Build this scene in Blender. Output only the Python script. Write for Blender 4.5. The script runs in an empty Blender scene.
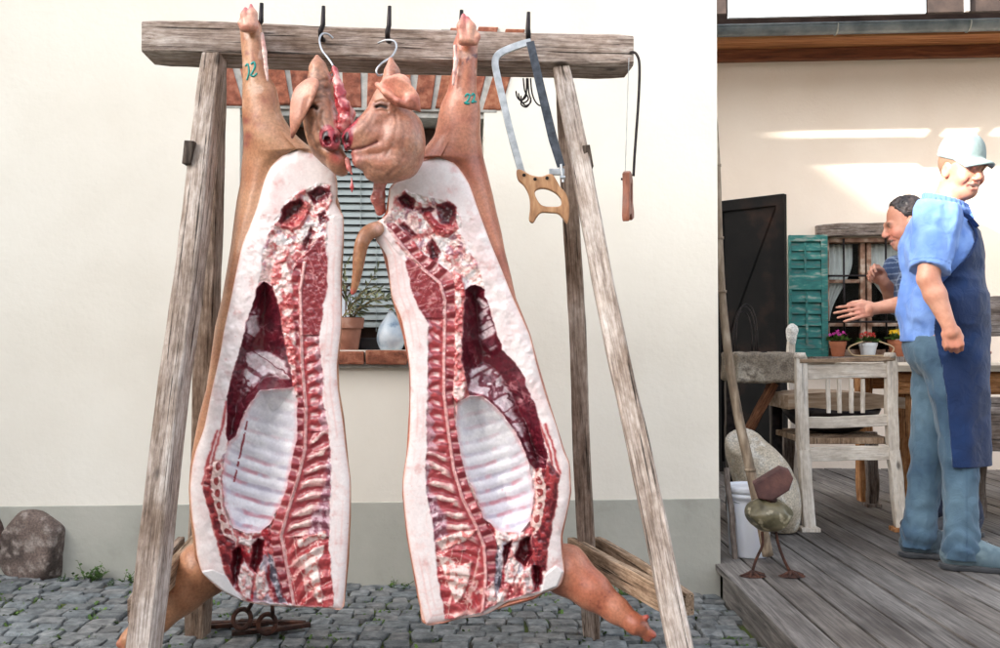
import bpy, bmesh, math, random
import numpy as np
from mathutils import Vector, Matrix, Quaternion
random.seed(7); RNG = np.random.RandomState(11)
SC = bpy.context.scene; COL = SC.collection
R = math.radians
FPX = 972.0; EYE = 1.05; PITCH = R(1.24)

# ---------------------------------------------------------------- placing
def pt(px, py, Y):
    """world point seen at photo pixel (px,py) of the 1000x648 photograph, at distance Y along +Y"""
    a = (px - 500) / FPX; b = (324 - py) / FPX
    cp, sp = math.cos(PITCH), math.sin(PITCH)
    d = Vector((a, cp - b * sp, sp + b * cp))
    return Vector((0, 0, EYE)) + d * (Y / d.y)
def ptn(px, py, Y):
    px = np.asarray(px, float); py = np.asarray(py, float); Y = np.asarray(Y, float) + 0 * px
    a = (px - 500) / FPX; b = (324 - py) / FPX
    cp, sp = math.cos(PITCH), math.sin(PITCH)
    dy = cp - b * sp; t = Y / dy
    return np.stack([a * t, Y, EYE + (sp + b * cp) * t], -1)
def ground_z(x): return 0.01 - 0.045 * max(-6, min(x, 1.2))
DECK = 0.10

# ---------------------------------------------------------------- noise
_TAB = [np.random.RandomState(100 + i).rand(256, 256) for i in range(6)]
def vn2(x, y, s=0):
    T = _TAB[s % 6]; xi = np.floor(x).astype(int); yi = np.floor(y).astype(int)
    fx = x - xi; fy = y - yi; fx = fx * fx * (3 - 2 * fx); fy = fy * fy * (3 - 2 * fy)
    a = T[xi & 255, yi & 255]; b = T[(xi + 1) & 255, yi & 255]; c = T[xi & 255, (yi + 1) & 255]; d = T[(xi + 1) & 255, (yi + 1) & 255]
    return (a * (1 - fx) + b * fx) * (1 - fy) + (c * (1 - fx) + d * fx) * fy
def fbm(x, y, sc, o=3, s=0):
    r = 0; amp = 1; tot = 0; f = 1.0 / sc
    for i in range(o):
        r = r + amp * vn2(x * f + 17.3 * i, y * f + 9.1 * i, s + i); tot += amp; amp *= .5; f *= 2.03
    return r / tot
def ridge(x, y, sc, s=0): return 1 - np.abs(2 * vn2(x / sc, y / sc, s) - 1)
_T3 = np.random.RandomState(5).rand(64, 64, 64)
def vn3(p, sc):
    q = p / sc; i = np.floor(q).astype(int); f = q - i; f = f * f * (3 - 2 * f)
    r = 0
    for a in (0, 1):
        for b in (0, 1):
            for c in (0, 1):
                w = (f[..., 0] if a else 1 - f[..., 0]) * (f[..., 1] if b else 1 - f[..., 1]) * (f[..., 2] if c else 1 - f[..., 2])
                r = r + w * _T3[(i[..., 0] + a) & 63, (i[..., 1] + b) & 63, (i[..., 2] + c) & 63]
    return r
def fbm3(p, sc, o=3):
    r = 0; a = 1; t = 0
    for k in range(o):
        r = r + a * vn3(p + 3.7 * k, sc); t += a; a *= .5; sc *= .5
    return r / t
def sm(a, b, x):
    t = np.clip((x - a) / (b - a), 0, 1); return t * t * (3 - 2 * t)
def lin(c):
    c = np.asarray(c, float) / 255.0
    return np.where(c <= .04045, c / 12.92, ((c + .055) / 1.055) ** 2.4)
def mixc(a, b, t): return a + (b - a) * np.asarray(t)[..., None]

# ---------------------------------------------------------------- objects
def tag(o, label=None, cat=None, group=None, kind=None):
    if label: o['label'] = label
    if cat: o['category'] = cat
    if group: o['group'] = group
    if kind: o['kind'] = kind
    return o
def thing(name, label, cat, loc=(0, 0, 0), rz=0.0, group=None, kind=None):
    o = bpy.data.objects.new(name, None); COL.objects.link(o); o.empty_display_size = .1
    o.matrix_basis = Matrix.Translation(Vector(loc)) @ Matrix.Rotation(rz, 4, 'Z')
    return tag(o, label, cat, group, kind)
def wm(o):
    m = o.matrix_parent_inverse @ o.matrix_basis if o.parent else o.matrix_basis.copy()
    return wm(o.parent) @ m if o.parent else m
def link(name, me, mat, parent=None, M=None, local=False, smooth=True):
    """link a mesh; M places it in the world (or in the parent's frame with local=True)"""
    o = bpy.data.objects.new(name, me); COL.objects.link(o)
    if mat is not None:
        for m in (mat if isinstance(mat, (list, tuple)) else [mat]): me.materials.append(m)
    if M is not None: o.matrix_basis = M
    if parent is not None:
        o.parent = parent
        if not local: o.matrix_parent_inverse = wm(parent).inverted()
    if smooth: me.shade_smooth()
    return o
def copy_tree(o, parent=None):
    c = o.copy(); COL.objects.link(c)
    if parent is not None: c.parent = parent; c.matrix_parent_inverse = o.matrix_parent_inverse.copy()
    for ch in list(o.children): copy_tree(ch, c)
    return c
def mesh_np(name, V, F):
    me = bpy.data.meshes.new(name)
    me.from_pydata([tuple(v) for v in V] if not isinstance(V, np.ndarray) else V.tolist(), [], F.tolist() if isinstance(F, np.ndarray) else F)
    me.update(); return me
def set_col(me, C, name='Col'):
    C = np.clip(np.asarray(C, np.float32), 0, 1); a = me.color_attributes.get(name) or me.color_attributes.new(name, 'FLOAT_COLOR', 'POINT')
    a.data.foreach_set('color', np.concatenate([C[:, :3], np.ones((len(C), 1), np.float32)], 1).ravel())
class MB:
    def __init__(s): s.v = []; s.f = []; s.c = []
    def add(s, V, F, col=None):
        n = len(s.v); s.v += [tuple(v) for v in V]; s.f += [tuple(i + n for i in f) for f in F]
        s.c += [col if col is not None else (1, 1, 1)] * len(V)
        return s
    def box(s, x0, x1, y0, y1, z0, z1, M=None, b=0.0, jit=0.0, col=None):
        """box with small chamfers all round"""
        bm = bmesh.new(); bmesh.ops.create_cube(bm, size=1)
        for v in bm.verts:
            v.co = Vector((x0 + (v.co.x + .5) * (x1 - x0), y0 + (v.co.y + .5) * (y1 - y0), z0 + (v.co.z + .5) * (z1 - z0)))
            if jit: v.co += Vector([random.uniform(-jit, jit) for _ in range(3)])
        if b: bmesh.ops.bevel(bm, geom=list(bm.edges), offset=b, segments=2, affect='EDGES', profile=.6)
        bm.verts.index_update()
        V = [(M @ v.co) if M is not None else v.co.copy() for v in bm.verts]; F = [[v.index for v in f.verts] for f in bm.faces]
        bm.free(); return s.add(V, F, col)
    def tube(s, P, r, n=8, cap=True, flat=1.0, col=None):
        P = [Vector(p) for p in P]; rs = r if isinstance(r, (list, tuple)) else [r] * len(P)
        V = []; F = []; up = None
        for i, p in enumerate(P):
            t = ((P[min(i + 1, len(P) - 1)] - P[max(i - 1, 0)])).normalized()
            if up is None: up = t.orthogonal().normalized()
            up = (up - t * up.dot(t)).normalized(); q = t.cross(up)
            for k in range(n):
                a = 2 * math.pi * k / n; V.append(p + (up * math.cos(a) + q * math.sin(a) * flat) * rs[i])
        for i in range(len(P) - 1):
            for k in range(n): F.append((i * n + k, i * n + (k + 1) % n, (i + 1) * n + (k + 1) % n, (i + 1) * n + k))
        if cap: F.append(tuple(reversed(range(n)))); F.append(tuple((len(P) - 1) * n + k for k in range(n)))
        return s.add(V, F, col)
    def lathe(s, prof, c=(0, 0, 0), n=28, col=None):
        V = []; F = []; c = Vector(c)
        for r, z in prof:
            for k in range(n):
                a = 2 * math.pi * k / n; V.append(c + Vector((r * math.cos(a), r * math.sin(a), z)))
        for i in range(len(prof) - 1):
            for k in range(n): F.append((i * n + k, i * n + (k + 1) % n, (i + 1) * n + (k + 1) % n, (i + 1) * n + k))
        F.append(tuple(reversed(range(n)))); F.append(tuple((len(prof) - 1) * n + k for k in range(n)))
        return s.add(V, F, col)
    def mesh(s, name):
        me = mesh_np(name, s.v, s.f); set_col(me, np.array(s.c)); return me
    def link(s, name, mat, parent=None, M=None, local=False, smooth=False, auto=None):
        o = link(name, s.mesh(name), mat, parent, M, local, smooth)
        if auto is not None:
            try: o.data.set_sharp_from_angle(angle=R(auto))
            except Exception: pass
            o.data.shade_smooth() if False else None
            for p in o.data.polygons: p.use_smooth = True
        return o
def spline(P, n=8, closed=False):
    P = [np.array(p, float) for p in P]; out = []; m = len(P)
    for i in range(m if closed else m - 1):
        p0 = P[(i - 1) % m] if closed or i > 0 else P[0]; p1 = P[i]; p2 = P[(i + 1) % m]
        p3 = P[(i + 2) % m] if closed or i + 2 < m else P[-1]
        for k in range(n):
            t = k / n
            out.append(.5 * ((2 * p1) + (-p0 + p2) * t + (2 * p0 - 5 * p1 + 4 * p2 - p3) * t * t + (-p0 + 3 * p1 - 3 * p2 + p3) * t ** 3))
    if not closed: out.append(P[-1])
    return np.array(out)
def member(name, p0, p1, w, d, mat, parent=None, xdir=(1, 0, 0), taper=1.0, seg=14, wob=.004, ch=.09, seed=0):
    """a sawn, worn timber from p0 to p1: w across xdir, d in depth; the grain runs along local Z"""
    rr = random.Random(seed + hash((round(w * 1e4), round(d * 1e4))) % 97)
    p0 = Vector(p0); p1 = Vector(p1); z = (p1 - p0); L = z.length; z.normalize()
    x = Vector(xdir); x = (x - z * x.dot(z)).normalized(); y = z.cross(x)
    c = min(w, d) * ch
    base = [(-w / 2 + c, -d / 2), (w / 2 - c, -d / 2), (w / 2, -d / 2 + c), (w / 2, d / 2 - c), (w / 2 - c, d / 2), (-w / 2 + c, d / 2), (-w / 2, d / 2 - c), (-w / 2, -d / 2 + c)]
    prof = []
    for i in range(8):
        a = base[i]; b = base[(i + 1) % 8]; prof += [a, ((a[0] + b[0]) / 2, (a[1] + b[1]) / 2)]
    n = len(prof); V = []; F = []
    ph = [rr.uniform(0, 6.28) for _ in range(6)]
    for i in range(seg + 1):
        t = i / seg; k = 1 + (taper - 1) * t
        ox = wob * math.sin(t * 5 + ph[0]) + wob * .5 * math.sin(t * 13 + ph[1]); oy = wob * math.sin(t * 4 + ph[2])
        e = .93 if i in (0, seg) else 1
        for (a, b) in prof: V.append((a * k * e + ox + rr.uniform(-1, 1) * wob * .28, b * k * e + oy + rr.uniform(-1, 1) * wob * .28, t * L))
    for i in range(seg):
        for k in range(n): F.append((i * n + k, i * n + (k + 1) % n, (i + 1) * n + (k + 1) % n, (i + 1) * n + k))
    F.append(tuple(reversed(range(n)))); F.append(tuple(seg * n + k for k in range(n)))
    me = mesh_np(name, V, F)
    M = Matrix(((x.x, y.x, z.x, p0.x), (x.y, y.y, z.y, p0.y), (x.z, y.z, z.z, p0.z), (0, 0, 0, 1)))
    o = link(name, me, mat, parent, M)
    me.set_sharp_from_angle(angle=R(38))
    return o
def plate(name, loops, th, mat, parent=None, M=None, bevel=.002):
    """flat board cut to outline loops (first outer, the rest holes) in local XZ, th thick in Y"""
    cu = bpy.data.curves.new(name, 'CURVE'); cu.dimensions = '2D'; cu.fill_mode = 'BOTH'; cu.extrude = max(th / 2 - bevel, 1e-4); cu.bevel_depth = bevel; cu.bevel_resolution = 1; cu.offset = -bevel
    for L in loops:
        sp = cu.splines.new('POLY'); sp.points.add(len(L) - 1); sp.use_cyclic_u = True
        for i, (a, b) in enumerate(L): sp.points[i].co = (a, b, 0, 1)
    t = bpy.data.objects.new('tmp', cu); COL.objects.link(t)
    dg = bpy.context.evaluated_depsgraph_get(); me = bpy.data.meshes.new_from_object(t.evaluated_get(dg)); bpy.data.objects.remove(t); bpy.data.curves.remove(cu)
    me.name = name; me.transform(Matrix.Rotation(R(90), 4, 'X')); me.materials.clear()
    o = link(name, me, mat, parent, M, smooth=False); me.set_sharp_from_angle(angle=R(35))
    for p in me.polygons: p.use_smooth = True
    return o

# ---------------------------------------------------------------- implicit surfaces, meshed by surface nets
class SDF:
    def __init__(s, lo, hi, h):
        s.lo = np.array(lo, float); s.h = h; s.n = np.ceil((np.array(hi) - s.lo) / h).astype(int) + 1
        s.g = np.full(s.n, .5, np.float32)
    def _blk(s, lo, hi):
        a = np.clip(np.floor((np.array(lo) - s.lo) / s.h).astype(int), 0, s.n); b = np.clip(np.ceil((np.array(hi) - s.lo) / s.h).astype(int) + 1, 0, s.n)
        if (b <= a).any(): return None, None
        ax = [s.lo[i] + s.h * np.arange(a[i], b[i]) for i in range(3)]
        P = np.stack(np.meshgrid(*ax, indexing='ij'), -1)
        return (slice(a[0], b[0]), slice(a[1], b[1]), slice(a[2], b[2])), P
    def _put(s, lo, hi, fn, k, op):
        m = max(k, 2 * s.h) + 2 * s.h
        sl, P = s._blk(np.array(lo) - m, np.array(hi) + m)
        if sl is None: return s
        d = fn(P).astype(np.float32); g = s.g[sl]
        if op == 'sub': d = -d; 
        if op == 'add':
            hh = np.clip(.5 + .5 * (g - d) / max(k, 1e-6), 0, 1); s.g[sl] = g * (1 - hh) + d * hh - k * hh * (1 - hh)
        else:
            hh = np.clip(.5 - .5 * (g - d) / max(k, 1e-6), 0, 1); s.g[sl] = g * (1 - hh) + d * hh + k * hh * (1 - hh)
        return s
    def cap(s, a, b, ra, rb=None, k=.01, op='add'):
        a = np.array(a, float); b = np.array(b, float); rb = ra if rb is None else rb; ab = b - a; L = max(ab @ ab, 1e-12); rm = max(ra, rb)
        def fn(P):
            t = np.clip(((P - a) @ ab) / L, 0, 1); return np.linalg.norm(P - a - t[..., None] * ab, axis=-1) - (ra + (rb - ra) * t)
        return s._put(np.minimum(a, b) - rm, np.maximum(a, b) + rm, fn, k, op)
    def chain(s, pts, rs, k=.01):
        for i in range(len(pts) - 1): s.cap(pts[i], pts[i + 1], rs[i], rs[i + 1], k)
        return s
    def ell(s, c, r, rot=None, k=.01, op='add'):
        c = np.array(c, float); r = np.array(r, float); A = np.array(rot) if rot is not None else np.eye(3)
        def fn(P):
            q = (P - c) @ A; k0 = np.linalg.norm(q / r, axis=-1); k1 = np.linalg.norm(q / (r * r), axis=-1) + 1e-9
            return np.where(k0 < 1e-4, -r.min(), k0 * (k0 - 1) / k1)
        e = np.abs(A) @ r
        return s._put(c - e, c + e, fn, k, op)
    def box(s, c, hs, rot=None, rnd=.01, k=.005, op='add'):
        c = np.array(c, float); hs = np.array(hs, float); A = np.array(rot) if rot is not None else np.eye(3)
        def fn(P):
            q = np.abs((P - c) @ A) - (hs - rnd); return np.linalg.norm(np.maximum(q, 0), axis=-1) + np.minimum(q.max(-1), 0) - rnd
        e = np.abs(A) @ hs
        return s._put(c - e, c + e, fn, k, op)
    def fn(s, f):
        """change the field by an arbitrary function of (g, P), slab by slab"""
        for i in range(0, s.n[0], 24):
            sl = slice(i, min(i + 24, s.n[0]))
            ax = [s.lo[0] + s.h * np.arange(sl.start, sl.stop), s.lo[1] + s.h * np.arange(s.n[1]), s.lo[2] + s.h * np.arange(s.n[2])]
            s.g[sl] = f(s.g[sl], np.stack(np.meshgrid(*ax, indexing='ij'), -1))
        return s
    def mesh(s, name, relax=1):
        g = s.g.copy()
        for ax in range(3):
            for e in (0, -1):
                ix = [slice(None)] * 3; ix[ax] = e; g[tuple(ix)] = np.maximum(g[tuple(ix)], s.h * .3)
        S = g < 0; n0, n1, n2 = g.shape
        cnt = sum(S[a:n0 - 1 + a, b:n1 - 1 + b, c:n2 - 1 + c].astype(np.int8) for a in (0, 1) for b in (0, 1) for c in (0, 1))
        act = np.argwhere((cnt > 0) & (cnt < 8)); idx = -np.ones((n0 - 1, n1 - 1, n2 - 1), np.int64); idx[tuple(act.T)] = np.arange(len(act))
        acc = np.zeros((len(act), 3)); num = np.zeros(len(act))
        cs = [(a, b, c) for a in (0, 1) for b in (0, 1) for c in (0, 1)]
        for p in cs:
            for ax in range(3):
                if p[ax]: continue
                q = list(p); q[ax] = 1
                ga = g[tuple((act + p).T)]; gb = g[tuple((act + q).T)]; m = (ga < 0) != (gb < 0)
                t = np.where(m, ga / np.where(m, ga - gb, 1), 0); pos = np.tile(np.array(p, float), (len(act), 1)); pos[:, ax] += t
                acc += pos * m[:, None]; num += m
        V = (act + acc / num[:, None]) * s.h + s.lo; F = []
        for ax in range(3):
            u, w = (ax + 1) % 3, (ax + 2) % 3
            lo = [slice(None)] * 3; hi = [slice(None)] * 3; lo[ax] = slice(0, -1); hi[ax] = slice(1, None)
            A = S[tuple(lo)]; B = S[tuple(hi)]; E = np.argwhere(A != B); E = E[(E[:, u] > 0) & (E[:, w] > 0) & (E[:, u] < g.shape[u] - 1) & (E[:, w] < g.shape[w] - 1)]
            inv = A[tuple(E.T)]
            def cell(du, dw): q = E.copy(); q[:, u] -= du; q[:, w] -= dw; return idx[tuple(q.T)]
            Q = np.stack([cell(1, 1), cell(0, 1), cell(0, 0), cell(1, 0)], 1); Q[~inv] = Q[~inv][:, ::-1]; F.append(Q)
        F = np.concatenate(F); F = F[(F >= 0).all(1)]
        for _ in range(relax):
            a = np.zeros_like(V); n = np.zeros(len(V))
            for i in range(4):
                for j in (1, 3): np.add.at(a, F[:, i], V[F[:, (i + j) % 4]]); np.add.at(n, F[:, i], 1)
            V = .5 * V + .5 * a / np.maximum(n, 1)[:, None]
        me = mesh_np(name, V, F); return me, V
def _pd(pts, Y, P):
    W_ = [np.array(pt(a, b, Y)) for a, b in pts]; d = np.full(P.shape[:-1], 9.)
    for p, q in zip(W_[:-1], W_[1:]):
        e = (q - p)[[0, 2]]; v = P[..., [0, 2]] - p[[0, 2]]; t = np.clip((v @ e) / (e @ e + 1e-12), 0, 1); d = np.minimum(d, np.linalg.norm(v - t[..., None] * e, axis=-1))
    return d
def groove(f, pts, Y, w, amp):
    f.fn(lambda g, P: g + amp * np.exp(-(_pd(pts, Y, P) / w) ** 2) * (P[..., 1] < Y + .02))
def rotm(axis, deg): return np.array(Matrix.Rotation(R(deg), 3, axis))

# ---------------------------------------------------------------- materials
def nt(m): m.use_nodes = True; t = m.node_tree; return t, t.nodes, t.links, t.nodes['Principled BSDF']
def C4(c): l = lin(c); return (float(l[0]), float(l[1]), float(l[2]), 1)
def ramp(N, stops):
    r = N.new('ShaderNodeValToRGB'); e = r.color_ramp.elements
    while len(e) < len(stops): e.new(.5)
    for i, (p, c) in enumerate(stops): e[i].position = p; e[i].color = C4(c) if len(c) == 3 else c
    return r
def noise(N, L, co, scale=5, det=4, rough=.55, map=None, dist=0):
    n = N.new('ShaderNodeTexNoise'); n.inputs['Scale'].default_value = scale; n.inputs['Detail'].default_value = det; n.inputs['Roughness'].default_value = rough; n.inputs['Distortion'].default_value = dist
    if map:
        mp = N.new('ShaderNodeMapping'); mp.inputs['Scale'].default_value = map; L.new(co, mp.inputs['Vector']); co = mp.outputs['Vector']
    L.new(co, n.inputs['Vector']); return n.outputs['Fac']
def mixn(N, L, fac, a, b, mode='MIX'):
    m = N.new('ShaderNodeMix'); m.data_type = 'RGBA'; m.blend_type = mode
    for inp, v in ((m.inputs['Factor'], fac), (m.inputs['A'], a), (m.inputs['B'], b)):
        if hasattr(v, 'node'): L.new(v, inp)
        else: inp.default_value = v
    return m.outputs['Result']
def bump(N, L, P, h, st=.3, dist=.01, prev=None):
    b = N.new('ShaderNodeBump'); b.inputs['Strength'].default_value = st; b.inputs['Distance'].default_value = dist; L.new(h, b.inputs['Height'])
    if prev is not None: L.new(prev, b.inputs['Normal'])
    L.new(b.outputs['Normal'], P.inputs['Normal']); return b.outputs['Normal']
def speckle(name, stops, scale=8, rough=.8, bs=40, bst=.3, bd=.005, det=6, metal=0, map=None, spec=.4, attr=False, amt=1.0):
    """noise-ramped surface; attr multiplies by the mesh's colour attribute"""
    m = bpy.data.materials.new(name); t, N, L, P = nt(m); co = N.new('ShaderNodeTexCoord').outputs['Object']
    f = noise(N, L, co, scale, det, map=map); r = ramp(N, stops); L.new(f, r.inputs['Fac']); c = r.outputs['Color']
    if attr:
        a = N.new('ShaderNodeAttribute'); a.attribute_name = 'Col'; c = mixn(N, L, amt, c, a.outputs['Color'], 'MULTIPLY')
    L.new(c, P.inputs['Base Color']); P.inputs['Roughness'].default_value = rough; P.inputs['Metallic'].default_value = metal; P.inputs['Specular IOR Level'].default_value = spec
    bump(N, L, P, noise(N, L, co, bs, 5, map=map), bst, bd)
    return m
def wood(name, dark, mid, light, sc=1.0, rough=.85, crack=.75, bst=.6, wear=1.0):
    """weathered timber, grain along local Z"""
    m = bpy.data.materials.new(name); t, N, L, P = nt(m); tc = N.new('ShaderNodeTexCoord')
    oi = N.new('ShaderNodeObjectInfo'); va = N.new('ShaderNodeVectorMath'); va.operation = 'ADD'; sc3 = N.new('ShaderNodeVectorMath'); sc3.operation = 'SCALE'; sc3.inputs[0].default_value = (3.1, 5.7, 9.3)
    L.new(oi.outputs['Random'], sc3.inputs['Scale']); L.new(tc.outputs['Object'], va.inputs[0]); L.new(sc3.outputs[0], va.inputs[1]); co = va.outputs[0]
    f0 = noise(N, L, co, 1, 3, .5, (22 * sc, 22 * sc, 1.6 * sc), 1.2)
    f1 = noise(N, L, co, 1, 10, .78, (150 * sc, 150 * sc, 7 * sc), .4)
    f2 = noise(N, L, co, 1, 5, .6, (10 * sc, 10 * sc, 4 * sc))
    f3 = noise(N, L, co, 1, 6, .62, (105 * sc, 105 * sc, 2.0 * sc), .3)
    f5 = noise(N, L, co, 1, 4, .6, (60 * sc, 60 * sc, 30 * sc))
    mx = N.new('ShaderNodeMath'); mx.operation = 'MULTIPLY_ADD'; mx.inputs[1].default_value = .78; L.new(f1, mx.inputs[0])
    m2 = N.new('ShaderNodeMath'); m2.operation = 'MULTIPLY'; m2.inputs[1].default_value = .22; L.new(f0, m2.inputs[0]); L.new(m2.outputs[0], mx.inputs[2]); f1 = mx.outputs[0]
    r1 = ramp(N, [(.38, dark), (.50, mid), (.61, light)]); L.new(f1, r1.inputs['Fac'])
    r2 = ramp(N, [(.34, (182, 168, 156)), (.50, (232, 226, 221)), (.66, (255, 255, 255))]); L.new(f2, r2.inputs['Fac'])
    c = mixn(N, L, wear, r1.outputs['Color'], r2.outputs['Color'], 'MULTIPLY')
    r5 = ramp(N, [(.38, (206, 201, 196)), (.60, (255, 255, 255))]); L.new(f5, r5.inputs['Fac']); c = mixn(N, L, .7 * wear, c, r5.outputs['Color'], 'MULTIPLY')
    rc = ramp(N, [(crack - .385, (26, 22, 19)), (crack - .335, (255, 255, 255))]); L.new(f3, rc.inputs['Fac'])
    c = mixn(N, L, .85 * min(1, wear + .3), c, rc.outputs['Color'], 'MULTIPLY')
    # knots
    v = N.new('ShaderNodeTexVoronoi'); v.inputs['Scale'].default_value = 1; mp = N.new('ShaderNodeMapping'); mp.inputs['Scale'].default_value = (8, 8, 3.6); L.new(co, mp.inputs['Vector']); L.new(mp.outputs[0], v.inputs['Vector'])
    rk = ramp(N, [(.05, (45, 36, 30)), (.11, (255, 255, 255))]); L.new(v.outputs['Distance'], rk.inputs['Fac']); c = mixn(N, L, .75, c, rk.outputs['Color'], 'MULTIPLY')
    L.new(c, P.inputs['Base Color']); P.inputs['Roughness'].default_value = rough; P.inputs['Specular IOR Level'].default_value = .25
    n1 = bump(N, L, P, f1, bst, .008); bump(N, L, P, rc.outputs['Color'], bst, .004, n1)
    return m
def flesh(name, rough=.42, bs=260, bst=.25, coat=.15, sss=0.0, var=.12):
    """colour from the mesh attribute, fine variation and a moist surface"""
    m = bpy.data.materials.new(name); t, N, L, P = nt(m); co = N.new('ShaderNodeTexCoord').outputs['Object']
    a = N.new('ShaderNodeAttribute'); a.attribute_name = 'Col'
    r = ramp(N, [(.3, (int(255 * (1 - var)),) * 3), (.65, (255, 255, 255))]); L.new(noise(N, L, co, 120, 5), r.inputs['Fac'])
    c = mixn(N, L, 1, a.outputs['Color'], r.outputs['Color'], 'MULTIPLY'); L.new(c, P.inputs['Base Color'])
    P.inputs['Roughness'].default_value = rough; P.inputs['Coat Weight'].default_value = coat; P.inputs['Coat Roughness'].default_value = .25
    if sss: P.inputs['Subsurface Weight'].default_value = sss; P.inputs['Subsurface Radius'].default_value = (.008, .003, .002); P.inputs['Subsurface Scale'].default_value = 1
    bump(N, L, P, noise(N, L, co, bs, 4), bst, .002)
    return m
def plain(name, c, rough=.6, metal=0, var=10, scale=14, bst=.1):
    lo = tuple(max(0, x - var) for x in c); hi = tuple(min(255, x + var) for x in c)
    return speckle(name, [(.3, lo), (.7, hi)], scale, rough, 60, bst, .003, 5, metal)
# ================================================================ light, sky, camera
W = bpy.data.worlds.new("World"); SC.world = W; W.use_nodes = True
_n, _l = W.node_tree.nodes, W.node_tree.links
SUN_D = Vector((.79, .41, -.40)).normalized()
sky = _n.new('ShaderNodeTexSky'); sky.sky_type = 'NISHITA'; sky.sun_disc = False
sky.sun_elevation = math.asin(-SUN_D.z); sky.sun_rotation = math.atan2(-SUN_D.x, -SUN_D.y); sky.air_density = 1.0; sky.dust_density = 3.0; sky.ozone_density = .6
hs = _n.new('ShaderNodeHueSaturation'); hs.inputs['Saturation'].default_value = .35; _l.new(sky.outputs[0], hs.inputs['Color'])
_l.new(hs.outputs[0], _n['Background'].inputs['Color']); _n['Background'].inputs['Strength'].default_value = .15
sl = bpy.data.lights.new('sun', 'SUN'); sl.energy = 2.6; sl.angle = R(.6); sl.color = (1, .95, .86)
so = bpy.data.objects.new('sun', sl); COL.objects.link(so); so.rotation_mode = 'QUATERNION'; so.rotation_quaternion = SUN_D.to_track_quat('-Z', 'Y'); so.location = (-12, -8, 12)
cam = bpy.data.cameras.new('camera'); cam.lens = 36 * FPX / 1000; cam.sensor_width = 36; cam.clip_end = 600; cam.clip_start = .05
co_ = bpy.data.objects.new('camera', cam); COL.objects.link(co_); co_.location = (0, 0, EYE); co_.rotation_euler = (R(90) + PITCH, 0, 0); SC.camera = co_
vs = SC.view_settings; vs.view_transform = 'Standard'; vs.look = 'None'; vs.gamma = 1; vs.use_curve_mapping = False; vs.exposure = 2.34
SC.cycles.use_denoising = True
try: SC.cycles.denoiser = 'OPENIMAGEDENOISE'; SC.cycles.denoising_input_passes = 'RGB_ALBEDO_NORMAL'; SC.cycles.denoising_prefilter = 'ACCURATE'
except Exception: pass; SC.cycles.max_bounces = 8

# ================================================================ materials
M_beam = wood('beam_wood', (112, 97, 90), (182, 167, 158), (216, 206, 199))
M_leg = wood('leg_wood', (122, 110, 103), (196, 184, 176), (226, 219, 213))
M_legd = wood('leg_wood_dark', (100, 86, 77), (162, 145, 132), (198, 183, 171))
M_board = wood('board_wood', (116, 96, 78), (178, 154, 130), (204, 184, 162))
M_deckw = wood('deck_wood', (44, 41, 40), (86, 82, 80), (122, 117, 114), sc=.8, crack=.7, bst=.35)
M_brown = wood('brown_wood', (80, 50, 36), (136, 92, 66), (172, 126, 94))
M_greyw = wood('grey_wood', (92, 82, 76), (150, 139, 132), (184, 175, 169))
M_white = wood('white_wood', (200, 188, 172), (228, 220, 208), (238, 233, 226), crack=.72, bst=.35, wear=.5)
M_orange = wood('orange_wood', (146, 94, 56), (198, 142, 94), (222, 176, 128), bst=.25)
M_soffit = wood('soffit_wood', (110, 66, 40), (168, 112, 72), (198, 146, 98), bst=.25)
M_wedge = wood('wedge_wood', (46, 40, 36), (92, 82, 74), (126, 114, 104))
M_iron = speckle('dark_iron', [(.3, (30, 28, 30)), (.7, (62, 56, 56))], 30, .5, 120, .3, .002, 4, .8)
M_rust = speckle('rust', [(.3, (34, 22, 19)), (.5, (64, 40, 32)), (.75, (98, 60, 44))], 24, .85, 150, .5, .003)
M_steel = speckle('steel', [(.3, (150, 154, 158)), (.7, (196, 199, 202))], 40, .35, 150, .1, .001, 4, .75)
M_blade = speckle('blade_steel', [(.3, (50, 54, 60)), (.7, (86, 90, 98))], 40, .4, 150, .1, .001, 4, .7)
M_zinc = speckle('zinc', [(.3, (92, 100, 106)), (.5, (128, 136, 140)), (.7, (158, 164, 166))], 5, .45, 60, .15, .003, 5, .5)
M_terra = speckle('terracotta', [(.3, (150, 84, 56)), (.7, (192, 122, 88))], 12, .85, 90, .2, .003)
M_plasterF = speckle('cream_plaster', [(.25, (214, 207, 194)), (.5, (223, 217, 205)), (.75, (229, 224, 213))], 1.6, .92, 34, .34, .006, 8)
M_dado = speckle('grey_paint', [(.28, (148, 146, 136)), (.42, (166, 165, 155)), (.6, (174, 172, 162)), (.8, (182, 180, 170))], 3.2, .92, 34, .42, .006, 8)
M_plasterB = speckle('warm_plaster', [(.25, (230, 211, 192)), (.5, (237, 220, 203)), (.75, (242, 227, 211))], 1.3, .92, 40, .5, .006, 7)
M_mortar = speckle('mortar', [(.3, (150, 148, 142)), (.7, (190, 188, 182))], 30, .95, 120, .6, .004)
M_brick = speckle('brick', [(.28, (100, 60, 46)), (.5, (152, 92, 70)), (.72, (186, 132, 106))], 30, .92, 110, .8, .006, attr=True)
M_glass = bpy.data.materials.new('glass'); _t, _N, _L, _P = nt(M_glass); _P.inputs['Base Color'].default_value = (.9, .95, .95, 1); _P.inputs['Roughness'].default_value = .05; _P.inputs['Transmission Weight'].default_value = 1; _P.inputs['IOR'].default_value = 1.2
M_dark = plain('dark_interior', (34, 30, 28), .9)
M_leaf = speckle('leaf', [(.3, (44, 74, 26)), (.7, (96, 128, 52))], 14, .6, 60, .1, .002, attr=True)

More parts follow.
